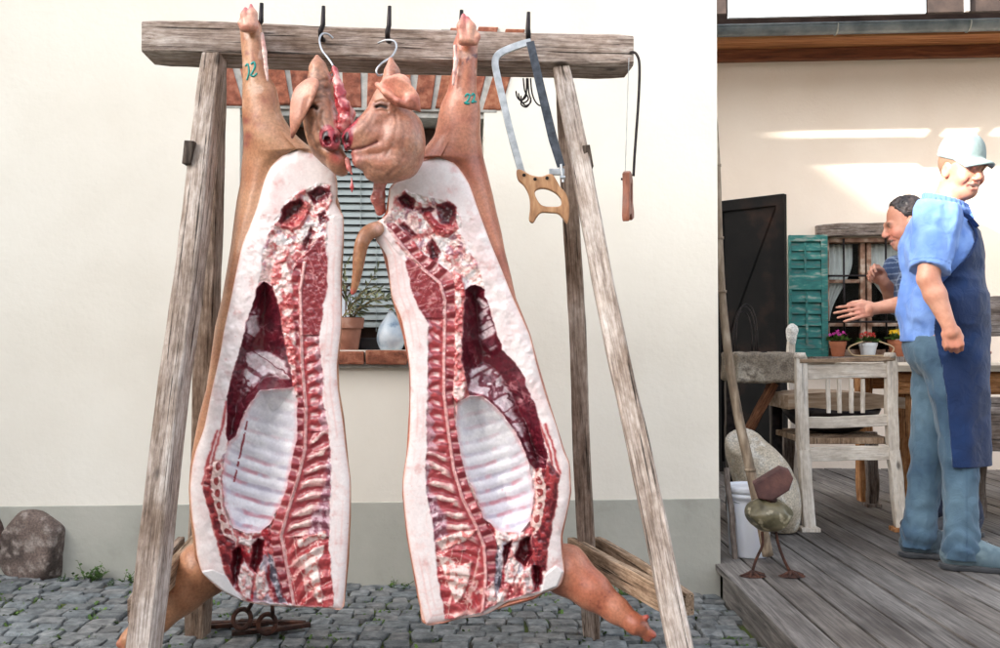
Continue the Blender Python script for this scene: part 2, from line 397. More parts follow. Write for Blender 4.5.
# ================================================================ ground and cobbles
def cobbles():
    mb = MB(); rnd = random.Random(3)
    y = 1.2; row = 0
    while y < 4.36:
        h = rnd.uniform(.070, .088); x = -3.3 + rnd.uniform(0, .1)
        while x < 1.0:
            w = rnd.uniform(.068, .112)
            yo = .05 * math.sin(x * 1.1 + .4) + .018 * math.sin(x * 3.1 + row)
            x0, x1, y0, y1 = x + .003, x + w - .003, y + yo + .003, y + yo + h - .003
            wallY = 4.18 + .07 * x
            if y1 < wallY + .08 and not (x1 > .99 and True):
                z = ground_z(x + w / 2) + rnd.uniform(-.004, .004); j = lambda: rnd.uniform(-.007, .007)
                t = rnd.uniform(-.35, .35)
                c = [(x0 + j(), y0 + j()), (x1 + j(), y0 + j()), (x1 + j(), y1 + j()), (x0 + j(), y1 + j())]
                c = [((p[0] - x0) * 1 + x0 + (p[1] - y0) * t * .35, p[1]) for p in c]
                cx = sum(p[0] for p in c) / 4; cy = sum(p[1] for p in c) / 4
                # rounded outline
                ol = []
                for i in range(4):
                    p, q, r_ = c[i - 1], c[i], c[(i + 1) % 4]
                    ol += [(q[0] + (p[0] - q[0]) * .09, q[1] + (p[1] - q[1]) * .09), (q[0] + (r_[0] - q[0]) * .09, q[1] + (r_[1] - q[1]) * .09)]
                V = []; F = []
                for s_, dz in ((1.0, -.04), (1.0, -.007), (.965, -.002), (.90, .0)):
                    for p in ol: V.append((cx + (p[0] - cx) * s_, cy + (p[1] - cy) * s_, z + dz + (rnd.uniform(-.0025, .0025) if dz > -.01 else 0)))
                n = 8
                for i in range(3):
                    for k in range(n): F.append((i * n + k, i * n + (k + 1) % n, (i + 1) * n + (k + 1) % n, (i + 1) * n + k))
                V.append((cx, cy, z + .003)); F += [(24 + k, 24 + (k + 1) % 8, 32) for k in range(8)]
                g = rnd.uniform(.62, 1.0); wz = rnd.uniform(-.05, .05)
                mb.add(V, F, (g * (1 + wz), g, g * (1 - wz * .6)))
            x += w
        y += h; row += 1
    m = speckle('cobble_stone', [(.25, (84, 87, 88)), (.5, (124, 128, 129)), (.78, (166, 168, 166))], 26, .75, 130, 1.0, .008, 8, attr=True)
    o = mb.link('cobblestones', m, smooth=True); o.data.set_sharp_from_angle(angle=R(32)); return o
# one sheet to the horizon, dipping to the right below the cobbles
def ground_sheet():
    xs = [-220, -60, -15, -6, -4, -2, -1, 0, .5, 1.2, 3, 8, 20, 60, 220]; ys = [-220, -60, -20, -5, 0, 2, 4, 6, 10, 30, 80, 240]
    V = [(x, y, ground_z(x) - .013) for y in ys for x in xs]; n = len(xs)
    F = [(j * n + i, j * n + i + 1, (j + 1) * n + i + 1, (j + 1) * n + i) for j in range(len(ys) - 1) for i in range(n - 1)]
    m = bpy.data.materials.new('joint_earth'); t, N, L, P = nt(m); co = N.new('ShaderNodeTexCoord').outputs['Object']
    r = ramp(N, [(.38, (62, 60, 52)), (.5, (78, 76, 64)), (.56, (70, 84, 34)), (.7, (92, 104, 44))]); L.new(noise(N, L, co, 3.5, 6), r.inputs['Fac']); L.new(r.outputs['Color'], P.inputs['Base Color'])
    P.inputs['Roughness'].default_value = .95; bump(N, L, P, noise(N, L, co, 90, 4), .9, .012)
    return tag(link('ground', mesh_np('ground', V, F), m), kind='structure')
ground_sheet(); tag(cobbles(), kind='structure').name = 'pavement'

# ================================================================ house on the courtyard
HY = R(4.0); HM = Matrix.Translation((0, 4.18, 0)) @ Matrix.Rotation(HY, 4, 'Z'); HMi = HM.inverted()
def hl(px, py, off=0.0):
    """(u, z) on the courtyard wall, off metres in front of (-) or behind (+) its face"""
    k = pt(px, py, 1.0).x; base = HM @ Vector((0, off, 0)); tn = math.tan(HY)
    Y = (base.y - tn * base.x) / (1 - tn * k); p = pt(px, py, Y); l = HMi @ p
    return l.x, l.z
house = thing('house', 'cream plastered house with grey painted base, brick topped window and venetian blind', 'house', HM.translation, HY)
wu0, wz1 = hl(240, 106); wu1, wz0 = hl(484, 350); uR = hl(718, 300)[0]; DZ0 = hl(100, 506)[1]; DZ1 = hl(700, 498)[1]; dz = (DZ0 + DZ1) / 2
def hpart(name, boxes, mat, par=None, b=0):
    mb = MB()
    for bx in boxes: mb.box(*bx, b=b)
    return mb.link(name, mat, par or house, None, True)
TH = .34
hw = hpart('wall', [(-7, wu0, 0, TH, dz, 3.3), (wu1, uR, 0, TH, dz, 3.3), (wu0, wu1, 0, TH, dz, wz0), (wu0, wu1, 0, TH, wz1, 3.3), (uR - TH, uR, TH, 1.8, -.3, 3.3), (-7, -6.7, TH, 1.8, -.3, 3.3), (-6.7, uR - TH, 1.5, 1.8, -.3, 3.3)], M_plasterF)
hpart('painted_base', [(-7, uR + .004, -.006, TH, -.4, dz)], M_dado, b=.003)
hpart('roof', [(-7.1, uR + .03, -.05, 1.9, 3.3, 3.42)], M_terra)
# flat arch of bricks over the window
def arch():
    mb = MB(); rnd = random.Random(9); n = 12; cu = (wu0 + wu1) / 2
    uA0, zt0 = hl(222, 66); uA1, zt1 = hl(499, 22); zb = hl(240, 104)[1]; zt = hl(300, 24)[1]
    mo = MB().box(uA0 - .004, uA1 - .01, -.003, .1, zb - .018, zb + (zt - zb) * .66, b=.004).box(uA1 - .25, uA1 - .01, -.003, .1, zb + (zt - zb) * .66 + .001, zt - .006, b=.004)
    mo.link('mortar', M_mortar, house, None, True)
    for row in range(2):
        za, zc = (zb - .004, zb + (zt - zb) * .63) if row == 0 else (zb + (zt - zb) * .67, zt)
        w = (uA1 - uA0 + .02) / n
        for i in range(n):
            if row and i < n - 3: continue
            u = uA0 + (i + .5) * w; tl = (u - cu) * .16
            def X(z, uu): return uu + tl * (z - zb) / .3
            c = rnd.uniform(.7, 1.05); wd = w * .415 * rnd.uniform(.9, 1.08); rz = rnd.uniform(-.006, .006); pr = rnd.uniform(-.012, -.004)
            V = [(X(za + rz, u - wd), pr, za + rz), (X(za + rz, u + wd), pr, za + rz), (X(zc, u + wd), pr, zc + rz), (X(zc, u - wd), pr, zc + rz)]
            mid = [(a + (u - a) * .06, y - .004, z + (((za + zc) / 2) - z) * .06) for a, y, z in V]
            bk = [(a, .09, z) for a, y, z in V]
            F = [(8, 9, 10, 11), (0, 1, 9, 8), (1, 2, 10, 9), (2, 3, 11, 10), (3, 0, 8, 11), (0, 4, 5, 1), (1, 5, 6, 2), (2, 6, 7, 3), (3, 7, 4, 0)]
            mb.add(V + bk + mid, F, (c, c * rnd.uniform(.92, 1.0), c * rnd.uniform(.9, 1.0)))
    mb.link('brick_arch', M_brick, house, None, True)
arch()
hpart('lintel', [(wu0 - .01, wu1 + .004, .012, TH + .005, wz1 - .035, wz1 + .012)], M_mortar, b=.004)
# window: frame, glass, blind; sill of bricks
win = hpart('window', [(wu0 + .003, wu0 + .055, .2, .26, wz0 + .03, wz1 - .04), (wu1 - .055, wu1 - .003, .2, .26, wz0 + .03, wz1 - .04), (wu0 + .055, wu1 - .055, .2, .26, wz1 - .13, wz1 - .04),
                       (wu0 + .055, wu1 - .055, .2, .26, wz0 + .03, wz0 + .1), ((wu0 + wu1) / 2 - .04, (wu0 + wu1) / 2 + .04, .195, .262, wz0 + .1, wz1 - .13)], plain('window_paint', (74, 52, 42), .5), b=.006)
hpart('pane', [(wu0 + .05, wu1 - .05, .232, .238, wz0 + .08, wz1 - .1)], M_glass, win)
bl = MB(); z = wz0 + .1
while z < wz1 - .13:
    V = []
    for k, (yy, zz) in enumerate([(.150, 0), (.153, .010), (.157, .019), (.162, .026), (.168, .0305)]):
        V += [(wu0 + .03, yy, z + zz), (wu1 - .03, yy, z + zz)]
    bl.add(V, [(2 * k, 2 * k + 1, 2 * k + 3, 2 * k + 2) for k in range(4)]); z += .0325
for u in (wu0 + .3, (wu0 + wu1) / 2 - .02, (wu0 + wu1) / 2 + .05, wu1 - .3): bl.tube([(u, .147, wz0 + .08), (u, .147, wz1 - .12)], .0016, 5)
M_blind = plain('blind_metal', (150, 158, 156), .45, .3, 6)
ob = bl.link('blind', M_blind, win, None, True); sd = ob.modifiers.new('thick', 'SOLIDIFY'); sd.thickness = .0012
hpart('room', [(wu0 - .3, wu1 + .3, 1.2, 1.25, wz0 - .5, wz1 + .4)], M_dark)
sl_ = MB(); u = wu0 - .06; rnd = random.Random(4)
while u < wu1 + .06:
    w = rnd.uniform(.17, .25); e = min(u + w - .008, wu1 + .06); c = rnd.uniform(.72, 1.02)
    sl_.box(u, e, -.055 + rnd.uniform(-.006, .006), .2, wz0 - .062, wz0 - .004 + rnd.uniform(-.003, .003), b=.008, jit=.003, col=(c, c * .96, c * .92)); u += w
sl_.link('sill', M_brick, house, None, True)
hpart('sill_bed', [(wu0 - .05, wu1 + .05, -.03, .198, wz0 - .075, wz0 - .05)], M_mortar, b=.004)

# ================================================================ the big house across the yard whose gable shades the courtyard (behind the camera)
def gable():
    A = pt(630, 0, 4.22); B = pt(712, 58, 4.23); e = (B - A); e = e / e.x
    E0 = A - Vector((.79, .41, -.40)) * 20
    h = Vector((e.x, e.y, 0)); bk = Vector((-h.y, h.x, 0)) * 8
    def P(a, zz=None): v = E0 + e * a; return Vector((v.x, v.y, v.z if zz is None else zz))
    rl, el = -7.5, 6.0; ridge = P(rl); eave = P(el); lf = P(rl - (el - rl)); lf.z = eave.z
    V = [P(rl - (el - rl), -.4), P(el, -.4), eave, ridge, lf]; V = V + [v + bk for v in V]
    F = [(0, 1, 2, 3, 4), (9, 8, 7, 6, 5), (0, 5, 6, 1), (1, 6, 7, 2), (2, 7, 8, 3), (3, 8, 9, 4), (4, 9, 5, 0)]
    tag(link('building', mesh_np('building', V, F), M_plasterB, smooth=False), kind='structure')
gable()
def across():
    """unseen house added behind the camera: it keeps the low sky off the courtyard"""
    V = [(-22, -7, -.5), (24, -7, -.5), (24, -7, 4.0), (-22, -7, 4.0), (-22, -15, -.5), (24, -15, -.5), (24, -15, 4.0), (-22, -15, 4.0), (-22, -11, 6.2), (24, -11, 6.2)]
    F = [(0, 1, 2, 3), (5, 4, 7, 6), (3, 2, 9, 8), (6, 7, 8, 9), (1, 5, 6, 9, 2), (4, 0, 3, 8, 7)]
    tag(link('building', mesh_np('building', V, F), plain('grey_render', (150, 144, 134), .9), smooth=False), kind='structure')
across()

# ================================================================ hanging frame
BL = pt(141, 53, 3.05); BR = pt(634, 64, 3.17)
frame = thing('hanging_frame', 'weathered timber hanging frame with splayed legs standing on the cobbles', 'timber frame', ((BL.x + BR.x) / 2, 3.1, ground_z(-.3)))
bdir = (BR - BL).normalized(); bback = Vector((-bdir.y, bdir.x, 0))
upv = Vector((0, 0, 1))
member('beam', BL + bback * .085 + upv * .052, BR + bback * .085 + upv * .050, .17, .104, M_beam, frame, xdir=bback, seg=30, wob=.004, ch=.075, seed=2)
def foot(px, py, Y0, pxt, pyt, Yt):
    """extend the line from the top point through the seen lower point down to the ground"""
    a = pt(pxt, pyt, Yt); b = pt(px, py, Y0); d = b - a
    t = (ground_z(b.x) - .004 - a.z) / d.z; return a, a + d * t
for nm, args, w, d, mt, sd_ in (('front', (146, 640, 2.74, 214, 57, 3.09), .074, .088, M_leg, 1), ('front', (678, 640, 2.78, 561, 70, 3.2), .070, .095, M_leg, 3),
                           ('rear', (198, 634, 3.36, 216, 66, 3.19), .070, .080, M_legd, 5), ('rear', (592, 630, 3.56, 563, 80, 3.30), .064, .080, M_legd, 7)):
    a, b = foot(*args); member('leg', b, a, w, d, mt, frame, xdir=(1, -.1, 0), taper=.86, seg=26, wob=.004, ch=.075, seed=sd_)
# low stretchers clasping the legs, wedges and iron hooks
member('stretcher', pt(571, 547, 3.56), pt(668, 602, 2.86), .03, .078, M_board, frame, xdir=(1, 0, 0), seed=2, ch=.1, wob=.002)
member('stretcher', pt(597, 546, 3.6), pt(690, 604, 2.86), .03, .07, M_board, frame, xdir=(1, 0, 0), seed=4, ch=.1, wob=.002)
member('stretcher', pt(205, 536, 3.42), pt(156, 590, 2.86), .03, .075, M_board, frame, xdir=(1, 0, 0), seed=6, ch=.1, wob=.002)
member('stretcher', pt(182, 546, 3.42), pt(132, 612, 2.78), .026, .075, M_legd, frame, xdir=(1, 0, 0), seed=8, ch=.1, wob=.002)
for px, py, yy, tl in ((191, 154, 3.0, .12), (587, 158, 3.12, -.2)):
    MB().box(-.013, .013, -.035, .035, -.036, .036, M=Matrix.Translation(pt(px, py, yy)) @ Matrix.Rotation(tl, 4, 'Y'), b=.003, jit=.002).link('wedge', M_wedge, frame)
PEGS = []
for px, py, top in ((261, 40, 3), (323, 43, 6), (389, 44, 6), (461, 41, 10), (528, 45, 12)):
    t = (px - 141) / 493.0; yf = 3.05 + .12 * t
    base = pt(px, py - 3, yf); off = -.045 if px in (323, 389, 528) else -.06
    P = [base + Vector((0, .03, .004)), base + Vector((0, -.004, 0)), base + Vector((0, off * .55, -.006)), base + Vector((0, off * .9, .002)), base + Vector((0, off, .014)), pt(px, (py + top) / 2, yf + off), pt(px + .6, top, yf + off)]
    MB().tube(P, [.0082] * 5 + [.008, .006], 10).link('iron_hook', M_iron, frame, smooth=True)
    PEGS.append((px, py, yf + off))
# ================================================================ the two halves of the slaughtered pig
def sdist(poly, x, y):
    """signed distance in px to a closed polygon, positive inside"""
    P = np.asarray(poly, float); Q = np.roll(P, -1, 0); d = np.full(x.shape, 1e9); ins = np.zeros(x.shape, bool)
    for (ax, ay), (bx, by) in zip(P, Q):
        ex, ey = bx - ax, by - ay; t = np.clip(((x - ax) * ex + (y - ay) * ey) / (ex * ex + ey * ey + 1e-9), 0, 1)
        d = np.minimum(d, (x - ax - t * ex) ** 2 + (y - ay - t * ey) ** 2)
        c = (ay > y) != (by > y); ins ^= c & (x < (bx - ax) * (y - ay) / ((by - ay) if by != ay else 1e-9) + ax)
    return np.where(ins, 1, -1) * np.sqrt(d)
def along(line, x, y):
    """arc length and signed lateral offset (positive to the right going down) of the nearest point of a polyline"""
    P = np.asarray(line, float); best = np.full(x.shape, 1e9); S = np.zeros(x.shape); T = np.zeros(x.shape); acc = 0
    for (ax, ay), (bx, by) in zip(P[:-1], P[1:]):
        ex, ey = bx - ax, by - ay; L = math.hypot(ex, ey); t = np.clip(((x - ax) * ex + (y - ay) * ey) / (L * L), 0, 1)
        dx, dy = x - ax - t * ex, y - ay - t * ey; d = dx * dx + dy * dy; m = d < best
        best = np.where(m, d, best); S = np.where(m, acc + t * L, S); T = np.where(m, np.sign(ex * dy - ey * dx) * -np.sqrt(d), T); acc += L
    return S, T
def nearest(poly, x, y):
    P = np.asarray(poly, float); Q = np.roll(P, -1, 0); best = np.full(x.shape, 1e9); X = x.copy(); Yy = y.copy()
    for (ax, ay), (bx, by) in zip(P, Q):
        ex, ey = bx - ax, by - ay; t = np.clip(((x - ax) * ex + (y - ay) * ey) / (ex * ex + ey * ey + 1e-9), 0, 1)
        cx, cy = ax + t * ex, ay + t * ey; d = (x - cx) ** 2 + (y - cy) ** 2; m = d < best
        best = np.where(m, d, best); X = np.where(m, cx, X); Yy = np.where(m, cy, Yy)
    return X, Yy

LEFT = dict(side=1, y0=2.985,
  out=[(297,149),(310,152),(319,157),(328,164),(335,174),(337,190),(336,203),(340,211),(343,218),(343,240),(341,270),(341,298),(341,327),(337,364),(338,389),(343,423),(346,450),(350,480),(350,505),(349,530),(348,547),(345,590),(342,609),(325,608),(291,607),(265,605),(247,602),(224,592),(209,580),(201,570),(197,555),(195,536),(192,517),(190,489),(192,467),(196,450),(204,428),(212,389),(220,354),(224,330),(231,298),(235,278),(242,246),(250,226),(257,207),(264,182),(271,167),(283,155)],
  inner=[(279,213),(290,198),(302,190),(318,184),(329,184),(332,196),(327,212),(326,236),(327,260),(327,288),(322,315),(319,340),(322,371),(323,399),(328,428),(330,450),(331,480),(330,505),(329,547),(334,608),(290,606),(247,601),(233,588),(226,575),(219,550),(211,522),(203,488),(206,470),(214,462),(221,462),(227,440),(226,428),(227,396),(233,371),(241,347),(248,317),(257,288),(262,270),(262,250),(270,232)],
  loin=[(293,268),(304,252),(324,234),(327,260),(327,288),(322,315),(319,340),(322,371),(323,399),(328,428),(330,450),(331,480),(330,505),(329,547),(334,608),(294,605),(287,567),(281,536),(288,511),(298,478),(305,450),(306,408),(302,364),(300,320),(297,290)],
  spine=[(300,258),(305,256),(300,290),(302,364),(306,408),(305,450),(298,478),(288,511),(281,536),(287,567),(294,605),(287,602),(280,589),(273,558),(270,531),(280,505),(287,486),(294,450),(296,438),(297,401),(295,369),(294,339),(292,300),(291,275)],
  canal=[(308,240),(300,290),(302,364),(306,408),(305,450),(298,478),(288,511),(281,536),(287,567),(294,606)],
  memb=[(274,262),(286,256),(292,275),(293,300),(295,339),(296,369),(298,396),(293,398),(288,366),(284,339),(278,305),(271,285)],
  cav=[(257,288),(264,281),(271,285),(278,303),(284,339),(289,366),(294,390),(276,389),(259,391),(247,409),(235,437),(227,442),(226,428),(227,396),(233,371),(241,347),(248,317)],
  ribs=[(259,391),(276,389),(294,387),(297,401),(297,438),(294,450),(287,486),(280,505),(270,525),(258,533),(247,534),(233,528),(225,505),(222,480),(225,455),(229,442),(235,437),(247,409)],
  stern=[(206,470),(213,461),(220,461),(223,470),(222,485),(225,505),(230,526),(236,548),(237,575),(233,588),(226,575),(219,550),(211,522),(203,488)],
  neck=[(230,526),(240,532),(247,534),(258,533),(270,525),(272,545),(275,565),(281,590),(288,604),(247,601),(233,588),(237,575),(236,548)],
  darks=[[(282,209),(291,201),(301,197),(309,210),(297,229),(286,228),(278,222)],[(306,193),(318,187),(328,185),(331,193),(326,200),(314,205)],[(318,214),(325,210),(329,220),(320,226)],[(304,238),(311,226),(316,232),(308,250),(300,250)]],
  pockets=[[(252,545),(258,538),(264,540),(262,560),(256,575),(250,566)],[(231,552),(239,546),(243,556),(238,580),(232,588)]],
  bones=[[(297,212),(305,200),(312,206),(303,226),(293,233),(281,227),(283,222)]],
  fatv=[[(299,557),(312,549),(325,545),(325,553),(317,562),(320,580),(323,604),(317,605),(310,580),(303,567)],[(296,540),(325,531),(327,537),(299,549)]],
  fatleg=[(200,572),(212,570),(226,576),(236,592),(244,602),(224,592)],
  threads=[[(213,463),(217,446),(222,425),(226,402)],[(208,466),(212,448),(217,430)],[(203,484),(206,468),(210,452)]],
  white=[[(236,575),(244,560),(253,574),(251,600),(241,598)],[(257,574),(265,566),(269,590),(262,602),(256,598)],[(238,536),(250,540),(262,536),(264,541),(250,547),(238,544)]],
  grey=[[(268,552),(273,556),(280,588),(286,603),(279,603),(271,582)]],
  flap=[[(247,353),(262,350),(282,354),(289,378),(268,376),(252,388),(240,402)],[(248,318),(258,300),(261,318),(254,340),(246,346)]])
RIGHT = dict(side=-1, y0=2.995,
  out=[(437,157),(449,160),(458,167),(469,184),(479,212),(491,244),(501,268),(513,298),(529,334),(537,366),(547,400),(556,425),(563,450),(569,464),(570,493),(566,515),(561,536),(562,555),(564,573),(558,587),(540,594),(527,598),(508,602),(499,607),(484,615),(458,619),(426,625),(420,603),(416,581),(411,555),(407,530),(403,487),(407,455),(409,440),(410,416),(410,369),(402,321),(392,296),(387,258),(376,239),(374,225),(384,217),(388,211),(390,189),(398,180),(407,172),(420,162)],
  inner=[(394,196),(404,191),(424,196),(440,200),(455,206),(461,220),(460,234),(470,250),(480,270),(484,290),(493,321),(503,350),(521,371),(537,411),(548,458),(560,476),(556,507),(548,544),(546,570),(540,590),(500,603),(484,612),(458,618),(446,620),(440,590),(437,575),(435,536),(426,487),(427,450),(427,416),(428,369),(429,324),(421,313),(412,292),(409,272),(407,260),(396,240),(385,228),(383,220),(390,212)],
  loin=[(405,262),(409,258),(425,270),(440,282),(445,300),(444,363),(444,395),(449,437),(454,470),(463,500),(475,524),(484,546),(486,576),(482,612),(458,618),(446,620),(440,590),(437,575),(435,536),(426,487),(427,450),(427,416),(428,369),(429,324),(421,313),(412,292)],
  spine=[(386,224),(392,222),(410,236),(424,254),(440,264),(452,275),(456,290),(455,363),(453,395),(455,420),(461,456),(468,484),(484,518),(497,541),(499,576),(495,604),(482,612),(486,576),(484,546),(475,524),(463,500),(454,470),(449,437),(444,395),(444,363),(445,300),(440,284),(424,270),(409,254),(396,238)],
  canal=[(384,222),(396,238),(409,254),(424,270),(440,283),(445,300),(444,363),(444,395),(449,437),(454,470),(463,500),(475,524),(484,546),(486,576),(482,614)],
  memb=[(452,270),(462,275),(466,292),(463,330),(462,356),(466,382),(464,397),(457,404),(453,395),(455,363),(456,290)],
  cav=[(466,290),(474,284),(484,290),(493,321),(503,350),(521,371),(537,411),(548,458),(545,468),(535,470),(528,462),(516,432),(500,411),(482,396),(469,396),(466,380),(462,356),(463,330)],
  ribs=[(457,404),(469,396),(482,396),(500,411),(516,432),(528,460),(531,475),(535,493),(531,521),(520,534),(498,531),(484,518),(475,493),(466,475),(461,456),(456,425)],
  stern=[(535,470),(546,462),(552,462),(560,476),(556,507),(548,544),(546,570),(538,575),(533,560),(531,530),(536,495)],
  neck=[(484,518),(498,531),(520,534),(531,524),(533,560),(540,575),(540,590),(500,603),(495,604),(499,576),(497,541)],
  darks=[[(395,198),(406,193),(416,200),(414,210),(402,208)],[(436,206),(448,201),(457,207),(456,219),(450,228),(440,224)],[(398,225),(404,222),(418,236),(412,238)],[(426,246),(432,238),(442,252),(438,262),(430,260)],[(416,208),(430,206),(436,210),(424,216)]],
  pockets=[[(520,540),(531,535),(533,555),(524,568),(514,556)],[(532,566),(542,566),(544,584),(536,588)],[(504,545),(512,541),(508,560),(503,572)]],
  bones=[[(422,214),(430,212),(440,224),(452,226),(456,219),(459,228),(448,238),(436,234)]],
  fatv=[[(437,555),(446,557),(461,566),(472,562),(470,580),(462,598),(455,604),(450,590),(445,575)],[(436,540),(462,531),(476,530),(470,540),(440,552)]],
  fatleg=[(545,575),(556,566),(563,572),(557,587),(541,593)],
  threads=[[(553,464),(546,440),(537,416),(526,392)],[(560,474),(554,448),(545,424)]],
  white=[[(505,560),(515,546),(521,562),(512,586),(504,582)],[(486,588),(494,580),(500,590),(496,604),(487,606)],[(498,532),(512,536),(528,533),(530,539),(512,544),(498,539)],[(522,572),(531,566),(534,590),(524,596)]],
  grey=[[(497,545),(503,552),(502,580),(497,600),(494,585)]],
  flap=[[(468,372),(484,362),(498,372),(508,390),(520,420),(528,440),(530,458),(518,432),(500,408),(484,396),(470,394)],[(480,300),(487,302),(494,325),(497,346),(490,352),(482,345),(480,322)]])

def vein(x, y, ang, L, w, n, s=0):
    c, q = math.cos(R(ang)), math.sin(R(ang)); return ridge(((x * c + y * q) / L + 2.2 * n) * 10, (-x * q + y * c) / w * 10 + 5 * n, 10, s)
def paint_side(D, x, y):
    """albedo (sRGB), relief (m, + towards the courtyard) and part index on the cut face"""
    s = D['side']; sd = 0 if s > 0 else 3
    wx = x + 3.2 * (fbm(x, y, 9, 3, sd) - .5) + 1.4 * (fbm(x, y, 3, 2, sd + 1) - .5); wy = y + 3.2 * (fbm(x, y, 9, 3, sd + 2) - .5) + 1.4 * (fbm(x, y, 3, 2, sd + 3) - .5)
    n1 = fbm(x, y, 12, 4, sd); n2 = fbm(x, y, 4, 3, sd + 1); n3 = fbm(x, y, 30, 3, sd + 2); nf = fbm(x, y, 1.8, 2, sd + 4)
    dout = sdist(D['out'], x, y); S, T = along(D['canal'], x, y); T = T * s   # T > 0 towards the back fat
    din = sdist(D['inner'], wx, wy)
    A = lambda c: np.array(c, float)
    # --- fat
    col = mixc(A((230, 216, 214)), A((222, 199, 197)), sm(.42, .75, n1 * .6 + n3 * .4))
    col = mixc(col, A((210, 162, 158)), .6 * sm(.64, .78, n2 * .4 + n1 * .6))
    col = mixc(col, A((234, 224, 222)), sm(.55, .72, fbm(x, y, 7, 3, sd + 3)) * .7)
    col = mixc(col, A((196, 92, 84)), sm(.80, .88, nf * .5 + n2 * .5) * .8)
    back = (T > 8) & (y > 225)
    for q, w in ((7.5, .55), (13.5, .35)):
        col = mixc(col, A((222, 176, 170)), np.where(back, np.exp(-((dout - q - 2 * (n3 - .5)) / .9) ** 2) * w * sm(.3, .55, n3), 0))
    layer = ridge(x * .35 + 40, y + 3 * n1 * 6, 5.5, sd); col = mixc(col, A((226, 190, 184)), np.where(back, .35 * sm(.82, .98, layer), 0))
    col = mixc(col, A((214, 140, 112)), np.exp(-np.maximum(dout, 0) / .55) * .55)
    lump = fbm(x, y, 11, 3, sd + 1) - .5
    h = np.where(back, .0004, .0007 + .0022 * sm(215, 260, y)) * lump * 2 + .003 * (n3 - .5) - .003 * np.exp(-np.maximum(dout, 0) / 2.0) - .011 * np.exp(-np.maximum(dout, 0) / 6.0)
    belly = (~back) & (y > 215) & (y < 400); h = h + np.where(belly, .004 * (fbm(x, y, 10, 3, sd + 5) - .5) * 2 + .001 * np.abs(lump), 0)
    part = np.zeros(x.shape, int)
    for k, ln in enumerate(D['threads']):
        s_, t_ = along(ln, wx, wy); col = mixc(col, mixc(A((150, 40, 46)), A((196, 96, 94)), n2), np.exp(-(t_ / (1.1 + .5 * n1)) ** 2) * sm(.3, .45, n3 + .1))
    # --- generic torn inner tissue around the pelvis and organs
    m = sm(-1.2, 1.2, din)
    tis = mixc(A((228, 196, 190)), A((190, 96, 96)), sm(.45, .66, n2 * .55 + n1 * .45)); tis = mixc(tis, A((238, 226, 224)), sm(.5, .64, fbm(x, y, 8, 3, sd + 4)))
    tis = mixc(tis, A((146, 96, 116)), .6 * sm(.62, .75, fbm(x, y, 7, 3, sd + 5)))
    col = mixc(col, tis, m); h = h * (1 - m) + m * (-.012 * sm(0, 14, din) + .016 * (fbm(x, y, 7, 4, sd + 2) - .5) + .006 * (n2 - .5)); h = h + m * .0022 * (fbm(x, y, 3.2, 3, sd + 2) - .5) * 2; part = np.where(din > 0, np.where(y < 300, 1, np.where(T > 0, 2, np.where(y < 410, 6, np.where(y < 530, 4, 5)))), part)
    for k, dk in enumerate(D['darks']):
        d = sdist(dk, wx, wy); q = sm(-1, 1.2, d); c = mixc(A((92, 24, 36)), A((140, 52, 58)), sm(.4, .7, n2 + .2 * (ridge(x, y, 6, sd) > .9)))
        col = mixc(col, mixc(c, A((56, 12, 24)), sm(1, 7, d) * .7), q); h = h - q * (.012 if k else .022) * sm(0, 6, d)
    for b in D['bones']:
        d = sdist(b, wx, wy); q = sm(-1, 1, d); col = mixc(col, mixc(A((206, 116, 112)), A((170, 52, 58)), sm(.4, .6, n2)), q); h = h + .012 * sm(0, 4, d)
    # --- loin: dark marbled eye on top, ladder of processes, then the feathered ribs
    d = sdist(D['loin'], wx, wy); q = sm(-1, 1, d)
    red = mixc(A((150, 46, 54)), A((182, 74, 76)), n1)
    marb = np.maximum(vein(x, y, 90 - 25 * s, 34, 6, n1, sd), vein(x, y, 90 - 70 * s, 22, 8, n1, sd + 3)); top = mixc(mixc(A((116, 30, 42)), A((160, 60, 64)), n1), A((226, 178, 172)), sm(.90, .99, marb) * (.15 + .6 * n3))
    per = 13.2; ph = (S + .28 * T + 9 * (n3 - .5) + 5 * (n1 - .5)) / per; fr = ph - np.floor(ph)
    lad = mixc(red, A((224, 186, 184)), sm(.20, .08, np.abs(fr - .5)) * sm(3, 7, T) * sm(16, 9, T + 3 * n2)); lad = mixc(lad, A((118, 28, 40)), sm(.12, .03, np.abs(fr - .8)) * .7)
    zig = T + 5 * np.abs(fr - .5) * 2 + 3 * (n2 - .5); lad = mixc(lad, mixc(A((222, 196, 200)), A((150, 96, 110)), n2), sm(15.5, 18, zig) * .8)
    ph2 = (S + 1.02 * T - .012 * T * T + 9 * (n3 - .5) + 6 * (n1 - .5)) / 14.4; f2 = ph2 - np.floor(ph2); W2 = .27 + .5 * (fbm(x, y, 22, 2, sd + 4) - .5)
    bone = sm(W2, W2 - .10, np.abs(f2 - .5)) * sm(3, 8, T)
    fea = mixc(mixc(A((138, 44, 52)), A((172, 72, 76)), n2), mixc(A((226, 196, 186)), A((206, 150, 146)), sm(.3, .7, n2 + .3 * (f2 - .5))), bone * sm(34, 24, T + 6 * n1))
    fea = mixc(fea, mixc(A((214, 198, 206)), A((128, 78, 96)), sm(.4, .6, n2)), sm(24, 29, T + 7 * (n1 - .5) * 2) * .75)
    y1, y2 = (335, 432) if s > 0 else (318, 452)
    lc = mixc(top, lad, sm(y1 - 8, y1 + 8, y + 10 * (n1 - .5))); lc = mixc(lc, fea, sm(y2 - 7, y2 + 7, y + 8 * (n1 - .5)))
